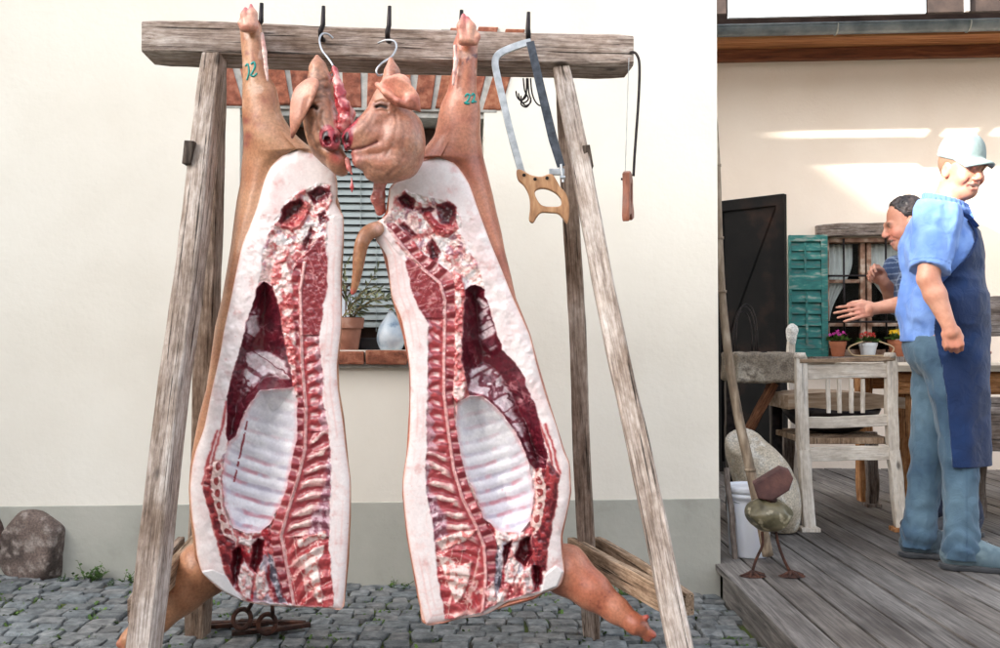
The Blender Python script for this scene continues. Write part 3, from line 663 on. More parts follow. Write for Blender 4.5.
    blk = mixc(mixc(A((156, 44, 52)), A((190, 86, 84)), n2), A((226, 182, 172)), sm(.88, .975, np.maximum(vein(x, y, 90 - 12 * s, 40, 8, n1, sd + 2), vein(x, y, 20 * s, 26, 13, n1, sd))) * .85)
    yb = 536 if s > 0 else 545; lc = mixc(lc, blk, sm(yb - 4, yb + 6, y + 8 * (n1 - .5)))
    col = mixc(col, lc, q); rel = np.where(y < y1, .004 * (n1 - .5) + .004, np.where(y < y2, .004 * np.cos(6.283 * fr) * sm(2, 8, T), .0055 * np.cos(6.283 * (f2 - .5)) * sm(2, 9, T))) + .005 * (n2 - .5) - .004
    h = h * (1 - q) + q * rel; part = np.where(d > 0, 2, part)
    for f in D['fatv']:
        dd = sdist(f, wx, wy); qq = sm(-1, 1.5, dd); col = mixc(col, mixc(A((234, 206, 198)), A((206, 120, 112)), sm(.5, .7, n2)), qq); h = h + .006 * qq
    # --- the split spine
    d = sdist(D['spine'], wx * .5 + x * .5, wy * .5 + y * .5); q = sm(-.8, .8, d)
    pv = (S + 7 * (n3 - .5) + 2.5 * (n1 - .5)) / 12.6; fv = pv - np.floor(pv); disc = sm(.14, .05, np.abs(fv - .5))
    vc = mixc(mixc(A((150, 44, 52)), A((196, 92, 90)), n2), A((112, 26, 38)), .6 * sm(.25, .5, np.abs(fv - .02 - (fv > .5)) * 0 + np.abs(fv - .5) * 0 + n3 * .8)); vc = mixc(vc, A((220, 170, 166)), disc * .75 * sm(-1, -3, T))
    col = mixc(col, vc, q); h = h * (1 - q) + q * (-.002 + .0045 * np.cos(6.283 * (fv - 1.0)) * sm(0, -5, T) + .004 * (n2 - .5)); part = np.where(d > 0, 3, part)
    ca = sm(2.1, 1.0, np.abs(T + .6 * (n2 - .5))) * (y > (262 if s > 0 else 228)); col = mixc(col, mixc(A((232, 196, 190)), A((206, 140, 138)), n2), ca * .92); h = h + .0035 * ca
    # --- pink leaf along the spine
    d = sdist(D['memb'], wx, wy); q = sm(-1.2, 1.2, d); col = mixc(col, mixc(A((216, 128, 124)), A((176, 64, 66)), sm(.4, .62, n2)), q); col = mixc(col, A((236, 204, 198)), q * sm(.56, .68, n1)); h = h * (1 - q) + q * (.004 + .014 * (n2 - .5)); part = np.where(d > 0, 3, part)
    # --- breast bone
    d = sdist(D['stern'], wx, wy); q = sm(-1, 1, d); mid = d
    dr = sdist(D['ribs'], wx, wy); cart = np.exp(-((-dr - 6.5 + 2.5 * (n1 - .5)) / 2.6) ** 2)
    cy_ = ((y + 6 * (n1 - .5)) / 12.8) % 1 - .5; lat = -dr - 6.0 + 2.5 * (n1 - .5); cell = np.hypot(lat / 3.0, cy_ * 12.8 / 4.4)
    sc_ = mixc(A((96, 18, 30)), A((160, 52, 56)), sm(.35, .65, n2)); sc_ = mixc(sc_, A((224, 190, 182)), sm(5.6, 4.2, np.abs(lat)) * sm(.75, 1.0, cell) * sm(.2, .4, n2 + .12)); sc_ = mixc(sc_, A((142, 50, 50)), sm(1.0, .8, cell)); sc_ = mixc(sc_, A((208, 120, 114)), .6 * np.exp(-(np.maximum(d, 0) / 1.2) ** 2))
    col = mixc(col, sc_, q); h = h * (1 - q) + q * (.006 * sm(0, 5, d) + .008 * (n2 - .5)); part = np.where(d > 0, 4, part)
    # --- neck
    d = sdist(D['neck'], wx, wy); q = sm(-1, 1, d); nn = fbm(x * 1.5, y * .75, 15, 4, sd + 3)
    nc = mixc(A((138, 28, 40)), A((206, 118, 114)), sm(.38, .54, nn)); nc = mixc(nc, A((236, 218, 212)), sm(.54, .64, nn)); nc = mixc(nc, A((188, 30, 42)), sm(.6, .72, fbm(x, y, 12, 3, sd + 1)) * .7); nc = mixc(nc, A((176, 172, 186)), sm(.6, .7, fbm(x, y * .6, 11, 3, sd)) * .75)
    col = mixc(col, nc, q); h = h * (1 - q) + q * (.030 * (nn - .5) + .012 * (n2 - .5) - .006); part = np.where(d > 0, 5, part)
    for wpoly in D['white']: dd = sdist(wpoly, wx, wy); qq = sm(-1, 1.6, dd); col = mixc(col, mixc(A((226, 206, 202)), A((206, 138, 134)), sm(.45, .7, n2)), qq); h = h + .006 * qq
    for gpoly in D['grey']: dd = sdist(gpoly, wx, wy); qq = sm(-1, 1.6, dd); col = mixc(col, mixc(A((92, 86, 98)), A((176, 168, 176)), sm(.45, .62, n2)), qq); h = h - .004 * qq
    for pk in D['pockets']:
        dd = sdist(pk, wx, wy); qq = sm(-1, 1.5, dd); col = mixc(col, mixc(A((110, 16, 28)), A((70, 10, 20)), n2), qq); h = h - .028 * sm(-1, 5, dd)
    # --- belly cavity: flank muscle under leaf fat
    d = sdist(D['cav'], wx, wy); q = sm(-.8, .8, d)
    cc = mixc(A((84, 16, 32)), A((122, 36, 48)), n1); cc = mixc(cc, A((198, 150, 154)), sm(.90, .985, vein(x, y, 90 + 62 * s, 30, 9, n1, sd)) * .6 * sm(.4, .6, n3)); cc = mixc(cc, A((60, 8, 22)), .5 * sm(.6, .9, vein(x, y, 90 + 20 * s, 40, 7, n1, sd + 1)))
    for fl in D['flap']:
        dd = sdist(fl, wx, wy); st = vein(x, y, 90 - 58 * s, 26, 6.5, n1, sd + 2); wf = sm(-2, 3, dd + 9 * (fbm(x * .6 + y * .4 * s, y, 6, 3, sd + 1) - .5)) * (1 - .8 * sm(.76, .92, st))
        cc = mixc(cc, mixc(A((234, 226, 228)), A((210, 178, 184)), n2), wf)
    col = mixc(col, cc, q); hc = -.095 * (1 - np.exp(-np.maximum(d, 0) / 11)) + .008 * (n1 - .5) + .004 * (n2 - .5)
    for fl in D['flap']: hc = hc + .012 * sm(-1, 4, sdist(fl, wx, wy)) * q
    h = h * (1 - q) + q * hc; part = np.where(d > 0, 6, part)
    # --- rib cage, a bowl lined with a pale membrane
    d = sdist(D['ribs'], wx * .4 + x * .6, wy * .4 + y * .6); q = sm(-.8, .8, d)
    xm = x * s; v = y - np.interp(y, [390, 470, 530], [.34, .30, .16]) * (xm - (265 if s > 0 else -495)) + .0022 * (xm - (265 if s > 0 else -495)) ** 2 + 5.0 * (n3 - .5) + 2 * (n1 - .5); pr = v / 13.4; fr_ = pr - np.floor(pr); gap = sm(.24, .05, np.abs(fr_ - .5))
    low = sm(430, 490, y)
    rc = mixc(A((218, 215, 220)), A((232, 229, 231)), sm(.4, .6, n1)); rc = mixc(rc, mixc(A((188, 116, 128)), A((172, 164, 180)), sm(.38, .62, fbm(x, y, 14, 3, sd + 4))), gap * (.20 + .62 * low) * sm(.28, .62, fbm(x, y, 17, 3, sd + 1) + .08)); rc = mixc(rc, A((206, 202, 212)), .35 * sm(.5, .75, fbm(x * .5, y, 9, 3, sd + 2)))
    rc = mixc(rc, A((196, 84, 92)), sm(.74, .86, nf * .35 + n1 * .65) * low * .5); rc = mixc(rc, A((214, 140, 142)), sm(5, 0, d) * .5 * n2 * 1.6)
    if s > 0: rc = mixc(rc, A((132, 26, 36)), sm(1.4, .5, np.abs(x - (247 - (y - 422) * .215 + 1.5 * (n2 - .5)))) * ((y > 421) & (y < 482)) * (n2 > .36))
    col = mixc(col, rc, q); h = h * (1 - q) + q * (-.105 * (1 - np.exp(-np.maximum(d, 0) / 14)) + .0040 * np.cos(6.283 * fr_) * (.4 + .6 * low) + .003 * (n1 - .5) + .002 * (n2 - .5)); part = np.where(d > 0, 7, part)
    # --- cut fat by the shoulder, painted grey white for its shade
    d = sdist(D['fatleg'], x, y); q = sm(-1, 1, d); col = mixc(col, mixc(A((204, 200, 200)), A((222, 214, 212)), n1), q); h = h * (1 - q) + q * .002
    return col, h, part

PARTS = ['fat_rim', 'pelvis', 'loin', 'spine', 'breastbone', 'neck_meat', 'flank', 'rib_cage']
M_meat = flesh('cut_meat', .30, 240, .3, .45); M_fat = flesh('cut_fat', .42, 200, .06, .12, var=.05); M_skin = flesh('pork_rind', .42, 230, .3, .15, var=.16)
def cut_face(D, root):
    P = spline(D['out'], 5, True); st = .72
    x0, x1 = P[:, 0].min() - 2, P[:, 0].max() + 2; y0, y1 = P[:, 1].min() - 2, P[:, 1].max() + 2
    gx = np.arange(x0, x1, st); gy = np.arange(y0, y1, st); X, Y = np.meshgrid(gx, gy); d = sdist(P, X, Y)
    near = (d < 0) & (d > -st * 1.6); nx, ny = nearest(P, X[near], Y[near]); X[near] = nx; Y[near] = ny
    use = d > -st * 1.5
    col, h, part = paint_side(D, X.ravel(), Y.ravel()); h = h.reshape(X.shape); part = part.reshape(X.shape)
    pos = ptn(X, Y, D['y0'] - h).reshape(-1, 3); col = lin(np.clip(col, 0, 255))
    ny_, nx_ = X.shape; I = np.arange(ny_ * nx_).reshape(ny_, nx_)
    ins = d > 0; fm = (use[:-1, :-1] & use[1:, :-1] & use[:-1, 1:] & use[1:, 1:]) & (ins[:-1, :-1] | ins[1:, :-1] | ins[:-1, 1:] | ins[1:, 1:])
    Q = np.stack([I[:-1, :-1], I[1:, :-1], I[1:, 1:], I[:-1, 1:]], -1)[fm]; fp = part[:-1, :-1][fm]
    for k, nm in enumerate(PARTS):
        q = Q[fp == k]
        if not len(q): continue
        u, inv = np.unique(q, return_inverse=True); me = mesh_np(nm, pos[u], inv.reshape(-1, 4)); set_col(me, col[u])
        link(nm, me, M_fat if k in (0, 7) else M_meat, root)
    return P

M_ink = plain('teal_ink', (34, 140, 132), .5)
def rind(D, root, rows, top_phi_x, tone, tone2, depth, ink):
    """hind leg, ham and outer skin as one surface: closed round the leg, open behind the cut face"""
    P = spline(D['out'], 8, True); R_ = np.array(rows, float); py = np.arange(R_[0, 0], 624 if D['side'] < 0 else 608, 1.25)
    xl = np.interp(py, R_[:, 0], R_[:, 1]); xr = np.interp(py, R_[:, 0], R_[:, 2]); ry = np.interp(py, *zip(*depth)); yo = np.interp(py, [0, 60, 110, 150, 640], [.010, .0, .0, 0, 0])
    def smo(a, w): k = np.exp(-np.linspace(-2, 2, 2 * w + 1) ** 2); k /= k.sum(); return np.convolve(np.pad(a, w, mode='edge'), k, 'valid')
    xl, xr, ry, yo = smo(xl, 5), smo(xr, 5), smo(ry, 22), smo(yo, 10)
    N = 80; V = []; C = []; s = D['side']; topy = P[:, 1].min()
    ed = [(P[i], P[(i + 1) % len(P)]) for i in range(len(P))]
    cx_, rx_ = (np.interp(topy, py, xl) + np.interp(topy, py, xr)) / 2, (np.interp(topy, py, xr) - np.interp(topy, py, xl)) / 2; f0top = math.asin((cx_ - top_phi_x) / rx_)
    rec = []
    for i, yy in enumerate(py):
        xs = [a[0] + (b[0] - a[0]) * (yy - a[1]) / (b[1] - a[1]) for a, b in ed if (a[1] > yy) != (b[1] > yy)]
        L, Rr = xl[i], xr[i]
        if xs: cl, cr = min(xs), max(xs); L = min(L, cl - .7); Rr = max(Rr, cr + .7)
        else: cl = cr = top_phi_x
        cx, rx = (L + Rr) / 2, (Rr - L) / 2; inset = min(2.0, max(0, (cr - cl) / 2 - .1)); cl2, cr2 = cl + inset, cr - inset
        f0 = math.asin(max(-1, min(1, (cx - cl2) / rx))); f1 = 2 * math.pi - math.asin(max(-1, min(1, (cr2 - cx) / rx)))
        if not xs: f0 = f0top; f1 = f0 + 2 * math.pi
        k_ = float(sm(topy - 75, topy, yy)); rec.append((cl, cr, cx, rx, f0, f1, math.cos(f0) if xs else 1 - k_ * (1 - math.cos(f0top)), math.cos(f1) if xs else 1 - k_ * (1 - math.cos(f0top)), bool(xs)))
    K0s, K1s = smo(np.array([r[6] for r in rec]), 24), smo(np.array([r[7] for r in rec]), 24)
    for i, yy in enumerate(py):
        cl, cr, cx, rx, f0, f1, K0, K1, xs = rec[i]; w = np.linspace(0, 1, N); ph = f0 + (f1 - f0) * w; fx = cx - rx * np.sin(ph)
        if xs: e = np.exp(-(np.minimum(w, 1 - w) / .10) ** 2); k0, k1 = K0s[i] + (K0 - K0s[i]) * e, K1s[i] + (K1 - K1s[i]) * e
        else: k0 = K0s[i]; k1 = K1s[i]
        ww = .5 - .5 * np.cos(np.clip(((ph - math.pi) / math.pi * .5 + .5), 0, 1) * math.pi)
        yd = ry[i] * ((1 - ww) * k0 + ww * k1 - np.cos(ph)) + yo[i]
        if xs: yd = yd + np.exp(-(w / .08) ** 2) * (ry[i] * (math.cos(f0)) + yo[i] - ry[i] * math.cos(f0) - yd[0] + 0) + np.exp(-((1 - w) / .08) ** 2) * (yo[i] - yd[-1])
        yd = yd + .017 * min(1, max(0, (cr - cl) / 40)) * np.exp(-(np.minimum(w, 1 - w) / .05) ** 2)
        yd = yd + .003 * (fbm(fx, np.full(N, yy), 14, 3, 1) - .5)
        V.append(ptn(fx, np.full(N, yy), D['y0'] + yd))
        n1 = fbm(fx + 40 * np.sin(ph), np.full(N, yy) * .8, 16, 4, 2); n2 = fbm(fx, np.full(N, yy), 3.0, 3, 4); n3 = fbm(fx, np.full(N, yy), 40, 2, 3)
        c = mixc(np.array(tone, float), np.array(tone2, float), sm(.3, .7, n1 * .6 + n3 * .4)); c = mixc(c, np.array((150, 84, 62.)), .55 * sm(.66, .82, n1)); c = mixc(c, np.array((120, 60, 52.)), .8 * sm(.80, .9, n2 * .6 + n1 * .4))
        tf = sm(34, 8, np.full(N, yy)) if s > 0 else sm(46, 14, np.full(N, yy)); c = mixc(c, np.array((200, 128, 114.)), tf * .5); c = mixc(c, np.array((238, 214, 204.)), .5 * sm(.62, .75, fbm(fx, np.full(N, yy), 9, 2, 5)) * sm(150, 60, np.full(N, yy)))
        if s < 0: c = mixc(c, np.array((86, 50, 62.)), .75 * sm(4.2, 1.5, np.abs(yy - 60 + (fx - 465) * .35 + 3 * (n1 - .5))) * sm(.42, .55, fbm(fx, np.full(N, yy), 4, 2, 1)))
        else:
            for bx, by, br in ((246, 121, 3), (248, 136, 4), (246, 144, 3), (247, 53, 2)): c = mixc(c, np.array((128, 62, 60.)), .7 * np.exp(-((fx - bx) ** 2 + (yy - by) ** 2) / br ** 2))
        C.append(c)
    V = np.concatenate(V); C = lin(np.clip(np.concatenate(C), 0, 255)); n = len(py); I = np.arange(n * N).reshape(n, N)
    F = np.stack([I[:-1, :-1], I[:-1, 1:], I[1:, 1:], I[1:, :-1]], -1).reshape(-1, 4).tolist(); F += [I[0, ::-1].tolist(), I[-1].tolist()]
    bm = bmesh.new(); me = mesh_np('skin', V, F); set_col(me, C); bm.from_mesh(me); bmesh.ops.remove_doubles(bm, verts=bm.verts, dist=.0004); bm.to_mesh(me); bm.free()
    o = link('skin', me, M_skin, root)
    if ink:
        def onleg(a, b):
            L, Rr = np.interp(b, py, xl), np.interp(b, py, xr); u = min(.97, abs((a - (L + Rr) / 2) / ((Rr - L) / 2))); return pt(a, b, D['y0'] + np.interp(b, py, yo) + np.interp(b, py, ry) * (1 - math.sqrt(1 - u * u)) - .0008)
        for L in ink: MB().tube([onleg(a, b) for a, b in spline(L, 4)], .0034, 6).link('ink_number', M_ink, root, smooth=True)
    return o
def limb(name, root, pts, rs, Y, tone, tone2, toes):
    """shoulder shank and trotter"""
    W3 = [np.array(pt(a, b, yy)) for (a, b), yy in zip(pts, Y)]; W3 = [w for w in W3]; rs = [r * Y[0] / FPX for r in rs]
    lo = np.min(W3, 0) - max(rs) - .03; hi = np.max(W3, 0) + max(rs) + .03; f = SDF(lo, hi, .0042); f.chain(W3, rs, .018)
    for (a, b, yy, r) in toes: f.cap(W3[-2], np.array(pt(a, b, yy)), rs[-1] * .9, r * Y[0] / FPX, .004)
    me, V = f.mesh(name, 1); n = fbm3(V, .06, 4); n2 = fbm3(V, .012, 3)
    c = mixc(np.array(tone, float), np.array(tone2, float), sm(.3, .7, n)); c = mixc(c, np.array((128, 66, 52.)), .7 * sm(.62, .75, n2 * .6 + n * .4))
    for (a, b, yy, r) in toes: c = mixc(c, np.array((176, 66, 70.)), .85 * np.exp(-(np.linalg.norm(V - np.array(pt(a, b, yy)), axis=1) / .011) ** 2))
    set_col(me, lin(c)); return link(name, me, M_skin, root)

def half(D, label, rows, tpx, t1, t2, depth, ink, hook):
    top = pt(hook[0], hook[1], D['y0']); root = thing('pork_half', label, 'pork half', (top.x, D['y0'] + .05, top.z), group='halves of one slaughtered pig')
    cut_face(D, root); rind(D, root, rows, tpx, t1, t2, depth, ink); return root
LROWS = [(15,246,254),(17,243.5,256.5),(20,241.5,258.5),(24,239.5,261),(34,240.3,262.5),(44,241,263.5),(56,242,264.5),(68,242.5,266),(78,242.5,270),(88,242.5,276.5),(100,242,279),(112,242,281),(120,242.5,285),(129,243,291),(138,243.3,299),(146,243,309),(153,242.6,319),(160,242,325),(170,241,330),(182,240.5,334),(198,237,338),(220,234,343.5),(244,231,344),(268,227,342.5),(298,222,342),(327,215,342),(364,210,338.5),(390,206,339.5),(416,199,344),(436,195,346),(450,192.5,347.5),(467,190,349),(489,188.6,351),(517,190,351),(560,195,349),(590,218,346),(610,300,343)]
RROWS = [(25,462,470),(28,459.5,473.5),(34,456.5,476),(44,453,478.2),(56,453,477.5),(68,453,477),(80,450,476.5),(92,447,476.5),(102,441.8,480),(112,439,480.5),(124,437,480.5),(136,434,480.6),(146,426,482),(155,417,483),(163,410,485),(177,399,488.5),(195,388,493),(212,386,496.5),(232,374,501.5),(251,382,505),(275,388,511),(298,391.5,516),(334,402.5,530.5),(366,409,539),(400,409.5,549),(450,406.6,564.5),(465,405,570),(493,402,571.5),(536,406.5,562.5),(575,413.5,565.5),(600,418,535),(624,424.5,440)]
DEP = [(0, .014), (15, .018), (22, .03), (34, .036), (70, .036), (100, .046), (125, .06), (150, .085), (200, .115), (300, .115), (420, .12), (520, .115), (590, .09), (606, .06), (626, .03)]
pl = half(LEFT, 'pork half with pale tan rind and no tail, hung nearer the bare beam end', LROWS, 297, (194, 144, 110), (172, 114, 82), DEP,
          [[(245.5,66),(248,64),(249,72),(247,80)],[(251,64),(254,62),(255,66),(253,71),(251,75),(254,76),(257,73)]], (250, 40))
pr_ = half(RIGHT, 'pork half with reddish rind and the curled tail hanging next to the bow saw', RROWS, 440, (194, 126, 98), (174, 98, 76), DEP,
          [[(465,96.5),(467,94),(469.5,95),(469,98),(466.5,102),(464.5,102.5),(467,103.5),(469.5,103)],[(471.5,95.5),(473,93.5),(474.5,95),(474,99),(471.8,102.5),(474,101.5),(476,101.5)]], (462, 40))
limb('foreleg', pl, [(222, 556), (206, 568), (182, 591), (156, 618), (134, 637), (127, 641)], [16, 27, 22, 15.5, 10, 7.5], [3.10, 3.10, 3.08, 3.05, 3.02, 3.01], (184, 130, 94), (164, 106, 72), [(120.5, 644, 3.0, 4.2), (125, 648, 3.0, 4.5)])
limb('foreleg', pr_, [(548, 560), (564, 569), (592, 591), (616, 610), (636, 625), (641, 627)], [16, 24.5, 18, 12.5, 9, 7.5], [3.10, 3.10, 3.06, 3.03, 3.0, 3.0], (186, 120, 92), (168, 96, 70), [(653, 635, 2.99, 3.6), (648, 638, 3.0, 4.2), (647, 617, 2.99, 2.4)])
# tail, the flesh lump behind it and the tendons the hooks go through
def blobs(name, root, chains, h, c1, c2, mat, extra=(), k=.006, rag=0.0):
    pts = [np.array(p) for c in chains for p in c[0]]; rm = max(max(c[1]) for c in chains); f = SDF(np.min(pts, 0) - rm - .02, np.max(pts, 0) + rm + .02, h)
    for P, rs in chains: f.chain([np.array(p) for p in P], rs, k)
    if rag: f.fn(lambda g, P: g + rag * (fbm3(P, .022, 3) - .5) * 2)
    me, V = f.mesh(name, 1); n = fbm3(V, .03, 3); c = mixc(np.array(c1, float), np.array(c2, float), sm(.35, .65, n))
    for p, r, cc in extra: c = mixc(c, np.array(cc, float), np.exp(-(np.linalg.norm(V - np.array(p), axis=1) / r) ** 2))
    set_col(me, lin(c)); return link(name, me, mat, root)
tp = spline([(377, 229), (368, 233), (362, 243), (359, 258), (357.5, 272), (355, 285), (352.5, 293)], 3)
blobs('tail', pr_, [([pt(a, b, 3.0 - .03 * min(1, i / 6)) for i, (a, b) in enumerate(tp)], list(np.interp(np.linspace(0, 1, len(tp)), [0, .2, .5, .8, 1], [.023, .022, .018, .011, .006])))], .003, (186, 134, 96), (150, 98, 66), M_skin, [(pt(352.5, 293, 2.97), .012, (206, 80, 80)), (pt(377, 228, 2.98), .02, (226, 176, 160))])
blobs('flesh_lump', pr_, [([pt(384, 172, 3.04), pt(380, 185, 3.03), pt(378, 198, 3.03), pt(380, 210, 3.04)], [.020, .018, .022, .016])], .003, (218, 158, 146), (196, 108, 100), M_meat, rag=.007)
for rt, ch in ((pl, [([(247.5, 26), (245, 15), (245.5, 8.5)], [6.4, 4.2, 1.8]), ([(252, 26), (252.5, 14), (251, 5)], [6.6, 4.6, 1.6]), ([(243, 28), (240.8, 23), (241.5, 20)], [3.4, 2.6, 1.4])]), (pr_, [([(463, 40), (461.5, 26), (463.5, 15)], [5.6, 4.4, 2.0]), ([(469, 40), (471, 27), (467.5, 18)], [5.8, 4.6, 2.0]), ([(475, 42), (477.5, 36), (476.5, 32)], [3.6, 2.8, 1.4])])):
    W_ = [([pt(a, b, 2.985 - .018) for a, b in P], [r * 2.985 / FPX for r in rs]) for P, rs in ch]
    blobs('trotter', rt, W_, .0026, (206, 152, 128), (194, 124, 106), M_skin, [(W_[0][0][-1], .012, (190, 92, 100)), (W_[1][0][-1], .012, (190, 92, 100)), (W_[0][0][1], .008, (224, 190, 176))], .009)
for rt, a in ((pl, [(262, 34), (264.5, 52), (266, 68), (267.5, 80)]), (pr_, [(455, 46), (456, 60), (454.5, 72), (453, 84)])):
    blobs('tendon', rt, [([pt(x, y, 2.985) for x, y in a], [.006, .007, .006, .004])], .002, (236, 206, 196), (216, 160, 150), M_skin)
# ================================================================ heads, hooks, saws and the small things of the courtyard
def dir3(px0, py0, px1, py1, Y): return np.array(pt(px1, py1, Y)) - np.array(pt(px0, py0, Y))
def q3(a, b, Y): return np.array(pt(a, b, Y))
PX = 2.92 / FPX
def disc2(V, px, py, rx, ry, Y):
    o = q3(px, py, Y); return np.hypot((V[:, 0] - o[0]) / (rx * PX), (V[:, 2] - o[2]) / (ry * PX)) + 9.0 * (V[:, 1] > Y + .01)
def head_right():
    Y = 2.89; o = pt(391, 64, Y); root = thing('pig_head', 'pig head half in profile with folded ear and smiling mouth', 'pig head', o, group='halves of the pig head')
    f = SDF(np.array(pt(330, 200, Y - .16)), np.array(pt(440, 40, Y + .16)), .0032)
    f.ell(q3(398, 141, Y), (25 * PX, .076, 33 * PX), rotm('Y', 20), .02); f.ell(q3(405, 150, Y + .01), (19 * PX, .07, 29 * PX), None, .02)   # cheek and jowl
    f.ell(q3(391, 104, Y), (19 * PX, .060, 24 * PX), rotm('Y', 20), .02)                  # brow
    f.cap(q3(385, 115, Y - .01), q3(364, 133, Y - .032), 17.5 * PX, 13.5 * PX, .02); f.cap(q3(364, 133, Y - .032), q3(353.5, 138.5, Y - .036), 13.2 * PX, 11.6 * PX, .014)
    f.cap(q3(377, 136, Y - .04), q3(359, 145.5, Y - .042), 10 * PX, 7.5 * PX, .012)       # upper lip
    f.cap(q3(396, 163, Y - .02), q3(361, 160, Y - .034), 17 * PX, 8.5 * PX, .016); f.cap(q3(384, 148, Y - .03), q3(359, 152, Y - .036), 13 * PX, 7.5 * PX, .008); f.ell(q3(386, 170, Y - .005), (22 * PX, .05, 13 * PX), rotm('Y', -10), .02)
    f.ell(q3(349.5, 139.5, Y - .038), (4.6 * PX, .036, 11.8 * PX), rotm('Y', 14), .003)   # snout disc
    mo = [(351, 153), (358, 153.5), (366, 152), (373, 149.5), (380, 146)]
    groove(f, mo, Y, .0032, .005)
    groove(f, [(378.5, 111), (383, 110), (388.5, 112)], Y, .0042, .012); groove(f, [(377, 107), (383, 105.5), (390, 108)], Y, .0035, .005); groove(f, [(379, 115), (384, 115.5), (390, 116)], Y, .0035, .005)
    WR = [[(397, 116), (400, 130), (396, 148), (388, 160)], [(377, 120), (373, 130), (366, 138)], [(371, 118), (367, 127), (361, 131)], [(390, 178), (400, 171), (406, 160)], [(368, 167), (376, 172), (386, 174)], [(403, 122), (407, 136), (405, 150)], [(392, 96), (402, 105), (414, 108)], [(372, 158), (381, 158), (389, 154)]]
    for P in WR: groove(f, P, Y, .0050, .0016)
    f.fn(lambda g, P: g + .0012 * (np.abs(2 * vn3(P * np.array((1, 1, .6)), .012) - 1) - .5))
    f.ell(q3(345.5, 141.5, Y - .058), (4 * PX, .010, 4.6 * PX), None, .003, 'sub'); f.ell(q3(344.5, 139.5, Y - .022), (4 * PX, .010, 4.6 * PX), None, .003, 'sub')
    # ears: the root strip that hangs on the hook and the flap folded forward
    f.chain([q3(391, 60, Y + .0), q3(392, 72, Y), q3(391, 86, Y), q3(390, 98, Y)], [3.2 * PX, 7.5 * PX, 10 * PX, 15 * PX], .012)
    f.fn(lambda g, P: g + .0022 * (fbm3(P, .035, 3) - .5) * 2)
    me, V = f.mesh('head', 1); n = fbm3(V, .05, 4); n2 = fbm3(V, .010, 3); n3 = fbm3(V, .1, 2)
    c = mixc(np.array((204, 146, 118.)), np.array((186, 120, 96.)), sm(.3, .7, n)); c = mixc(c, np.array((142, 92, 76.)), .6 * sm(.52, .74, n3 * .6 + n2 * .4)); c = mixc(c, np.array((214, 168, 144.)), .5 * sm(.58, .72, n2))
    front = (V[:, 1] < Y + .01)
    def spot(p, r, cc, k=1.0, sx=1, sz=1):
        nonlocal c; c = mixc(c, np.array(cc, float), k * np.exp(-(np.linalg.norm((V - p) * np.array((1 / sx, .5, 1 / sz)), axis=1) / r) ** 2))
    def line(P, w, cc, k): 
        nonlocal c; c = mixc(c, np.array(cc, float), k * front * np.exp(-(_pd(P, Y, V) / w) ** 2))
    for P in WR: line(P, .0045, (126, 80, 66), .38)  # crease shade painted dark along the wrinkle grooves
    spot(q3(371, 126, Y - .07), .03, (160, 110, 92), .5); spot(q3(398, 128, Y - .075), .03, (206, 152, 126), .5)
    dx = q3(357, 140, Y)[0]; disc = sm(dx + .004, dx - .010, V[:, 0] - .3 * (V[:, 2] - q3(357, 140, Y)[2])) * (V[:, 2] > q3(350, 153.5, Y)[2]); c = mixc(c, mixc(np.array((178, 58, 74.)), np.array((150, 40, 56.)), sm(.4, .6, n2)), disc * .92)
    spot(q3(345.5, 141.5, Y - .06), .010, (46, 8, 18)); spot(q3(344.5, 139.5, Y - .022), .010, (46, 8, 18)); line([(379, 111), (383, 110.3), (388, 112)], .0052, (34, 22, 22), .95); line([(377, 108), (383, 106.5), (390, 109)], .005, (112, 72, 60), .6); line(mo, .0036, (120, 52, 48), .75)
    spot(q3(358, 158, Y - .05), .018, (222, 150, 142), .7); spot(q3(352, 156, Y - .03), .014, (160, 44, 52), .8); spot(q3(352, 165, Y - .03), .012, (176, 56, 60), .7)
    c = c * .93; c = mixc(c, mixc(np.array((166, 46, 62.)), np.array((128, 26, 42.)), sm(.4, .6, n2)), sm(1.05, .9, disc2(V, 349.5, 140.5, 7.6, 12, Y)) * .95); c = mixc(c, np.array((36, 6, 14.)), sm(1.1, .8, disc2(V, 350, 141.5, 3.0, 5.2, Y)))
    set_col(me, lin(c)); link('head', me, M_skin, root)
    ear = SDF(np.array(pt(368, 140, Y - .2)), np.array(pt(436, 60, Y + .1)), .003)
    A = rotm('Y', 30) @ rotm('X', 22)
    ear.ell(q3(399, 92, Y - .083), (21 * PX, .0085, 13.5 * PX), A, .006); ear.ell(q3(409, 99, Y - .080), (13 * PX, .008, 8.5 * PX), rotm('Y', 46) @ rotm('X', 22), .01)
    ear.cap(q3(410, 100, Y - .088), q3(420, 111, Y - .076), 5.5 * PX, 1.6 * PX, .010)
    ear.chain([q3(377, 84, Y - .068), q3(386, 92, Y - .092), q3(398, 101, Y - .098), q3(410, 106, Y - .092)], [.008, .010, .0095, .006], .008); ear.ell(q3(399, 84, Y - .05), (12 * PX, .032, 10 * PX), None, .012)
    ear.fn(lambda g, P: g + .002 * (fbm3(P, .03, 2) - .5) * 2)
    me, V = ear.mesh('ear', 2); n = fbm3(V, .04, 3); c = mixc(np.array((222, 156, 130.)), np.array((200, 122, 100.)), sm(.3, .7, n)); c = mixc(c, np.array((150, 74, 62.)), sm(.0, .02, -(V[:, 2] - q3(400, 100, Y)[2])) * .5); set_col(me, lin(c)); link('ear', me, M_skin, root)
    blobs('flesh_shred', root, [([q3(347, 160, Y - .02), q3(349, 168, Y - .02), q3(352, 174, Y - .02)], [.009, .007, .003]), ([q3(351.5, 177, Y - .02), q3(352, 187, Y - .02), q3(352, 193, Y - .02)], [.002, .005, .0015])], .0025, (196, 70, 72), (222, 140, 130), M_meat)
    return root
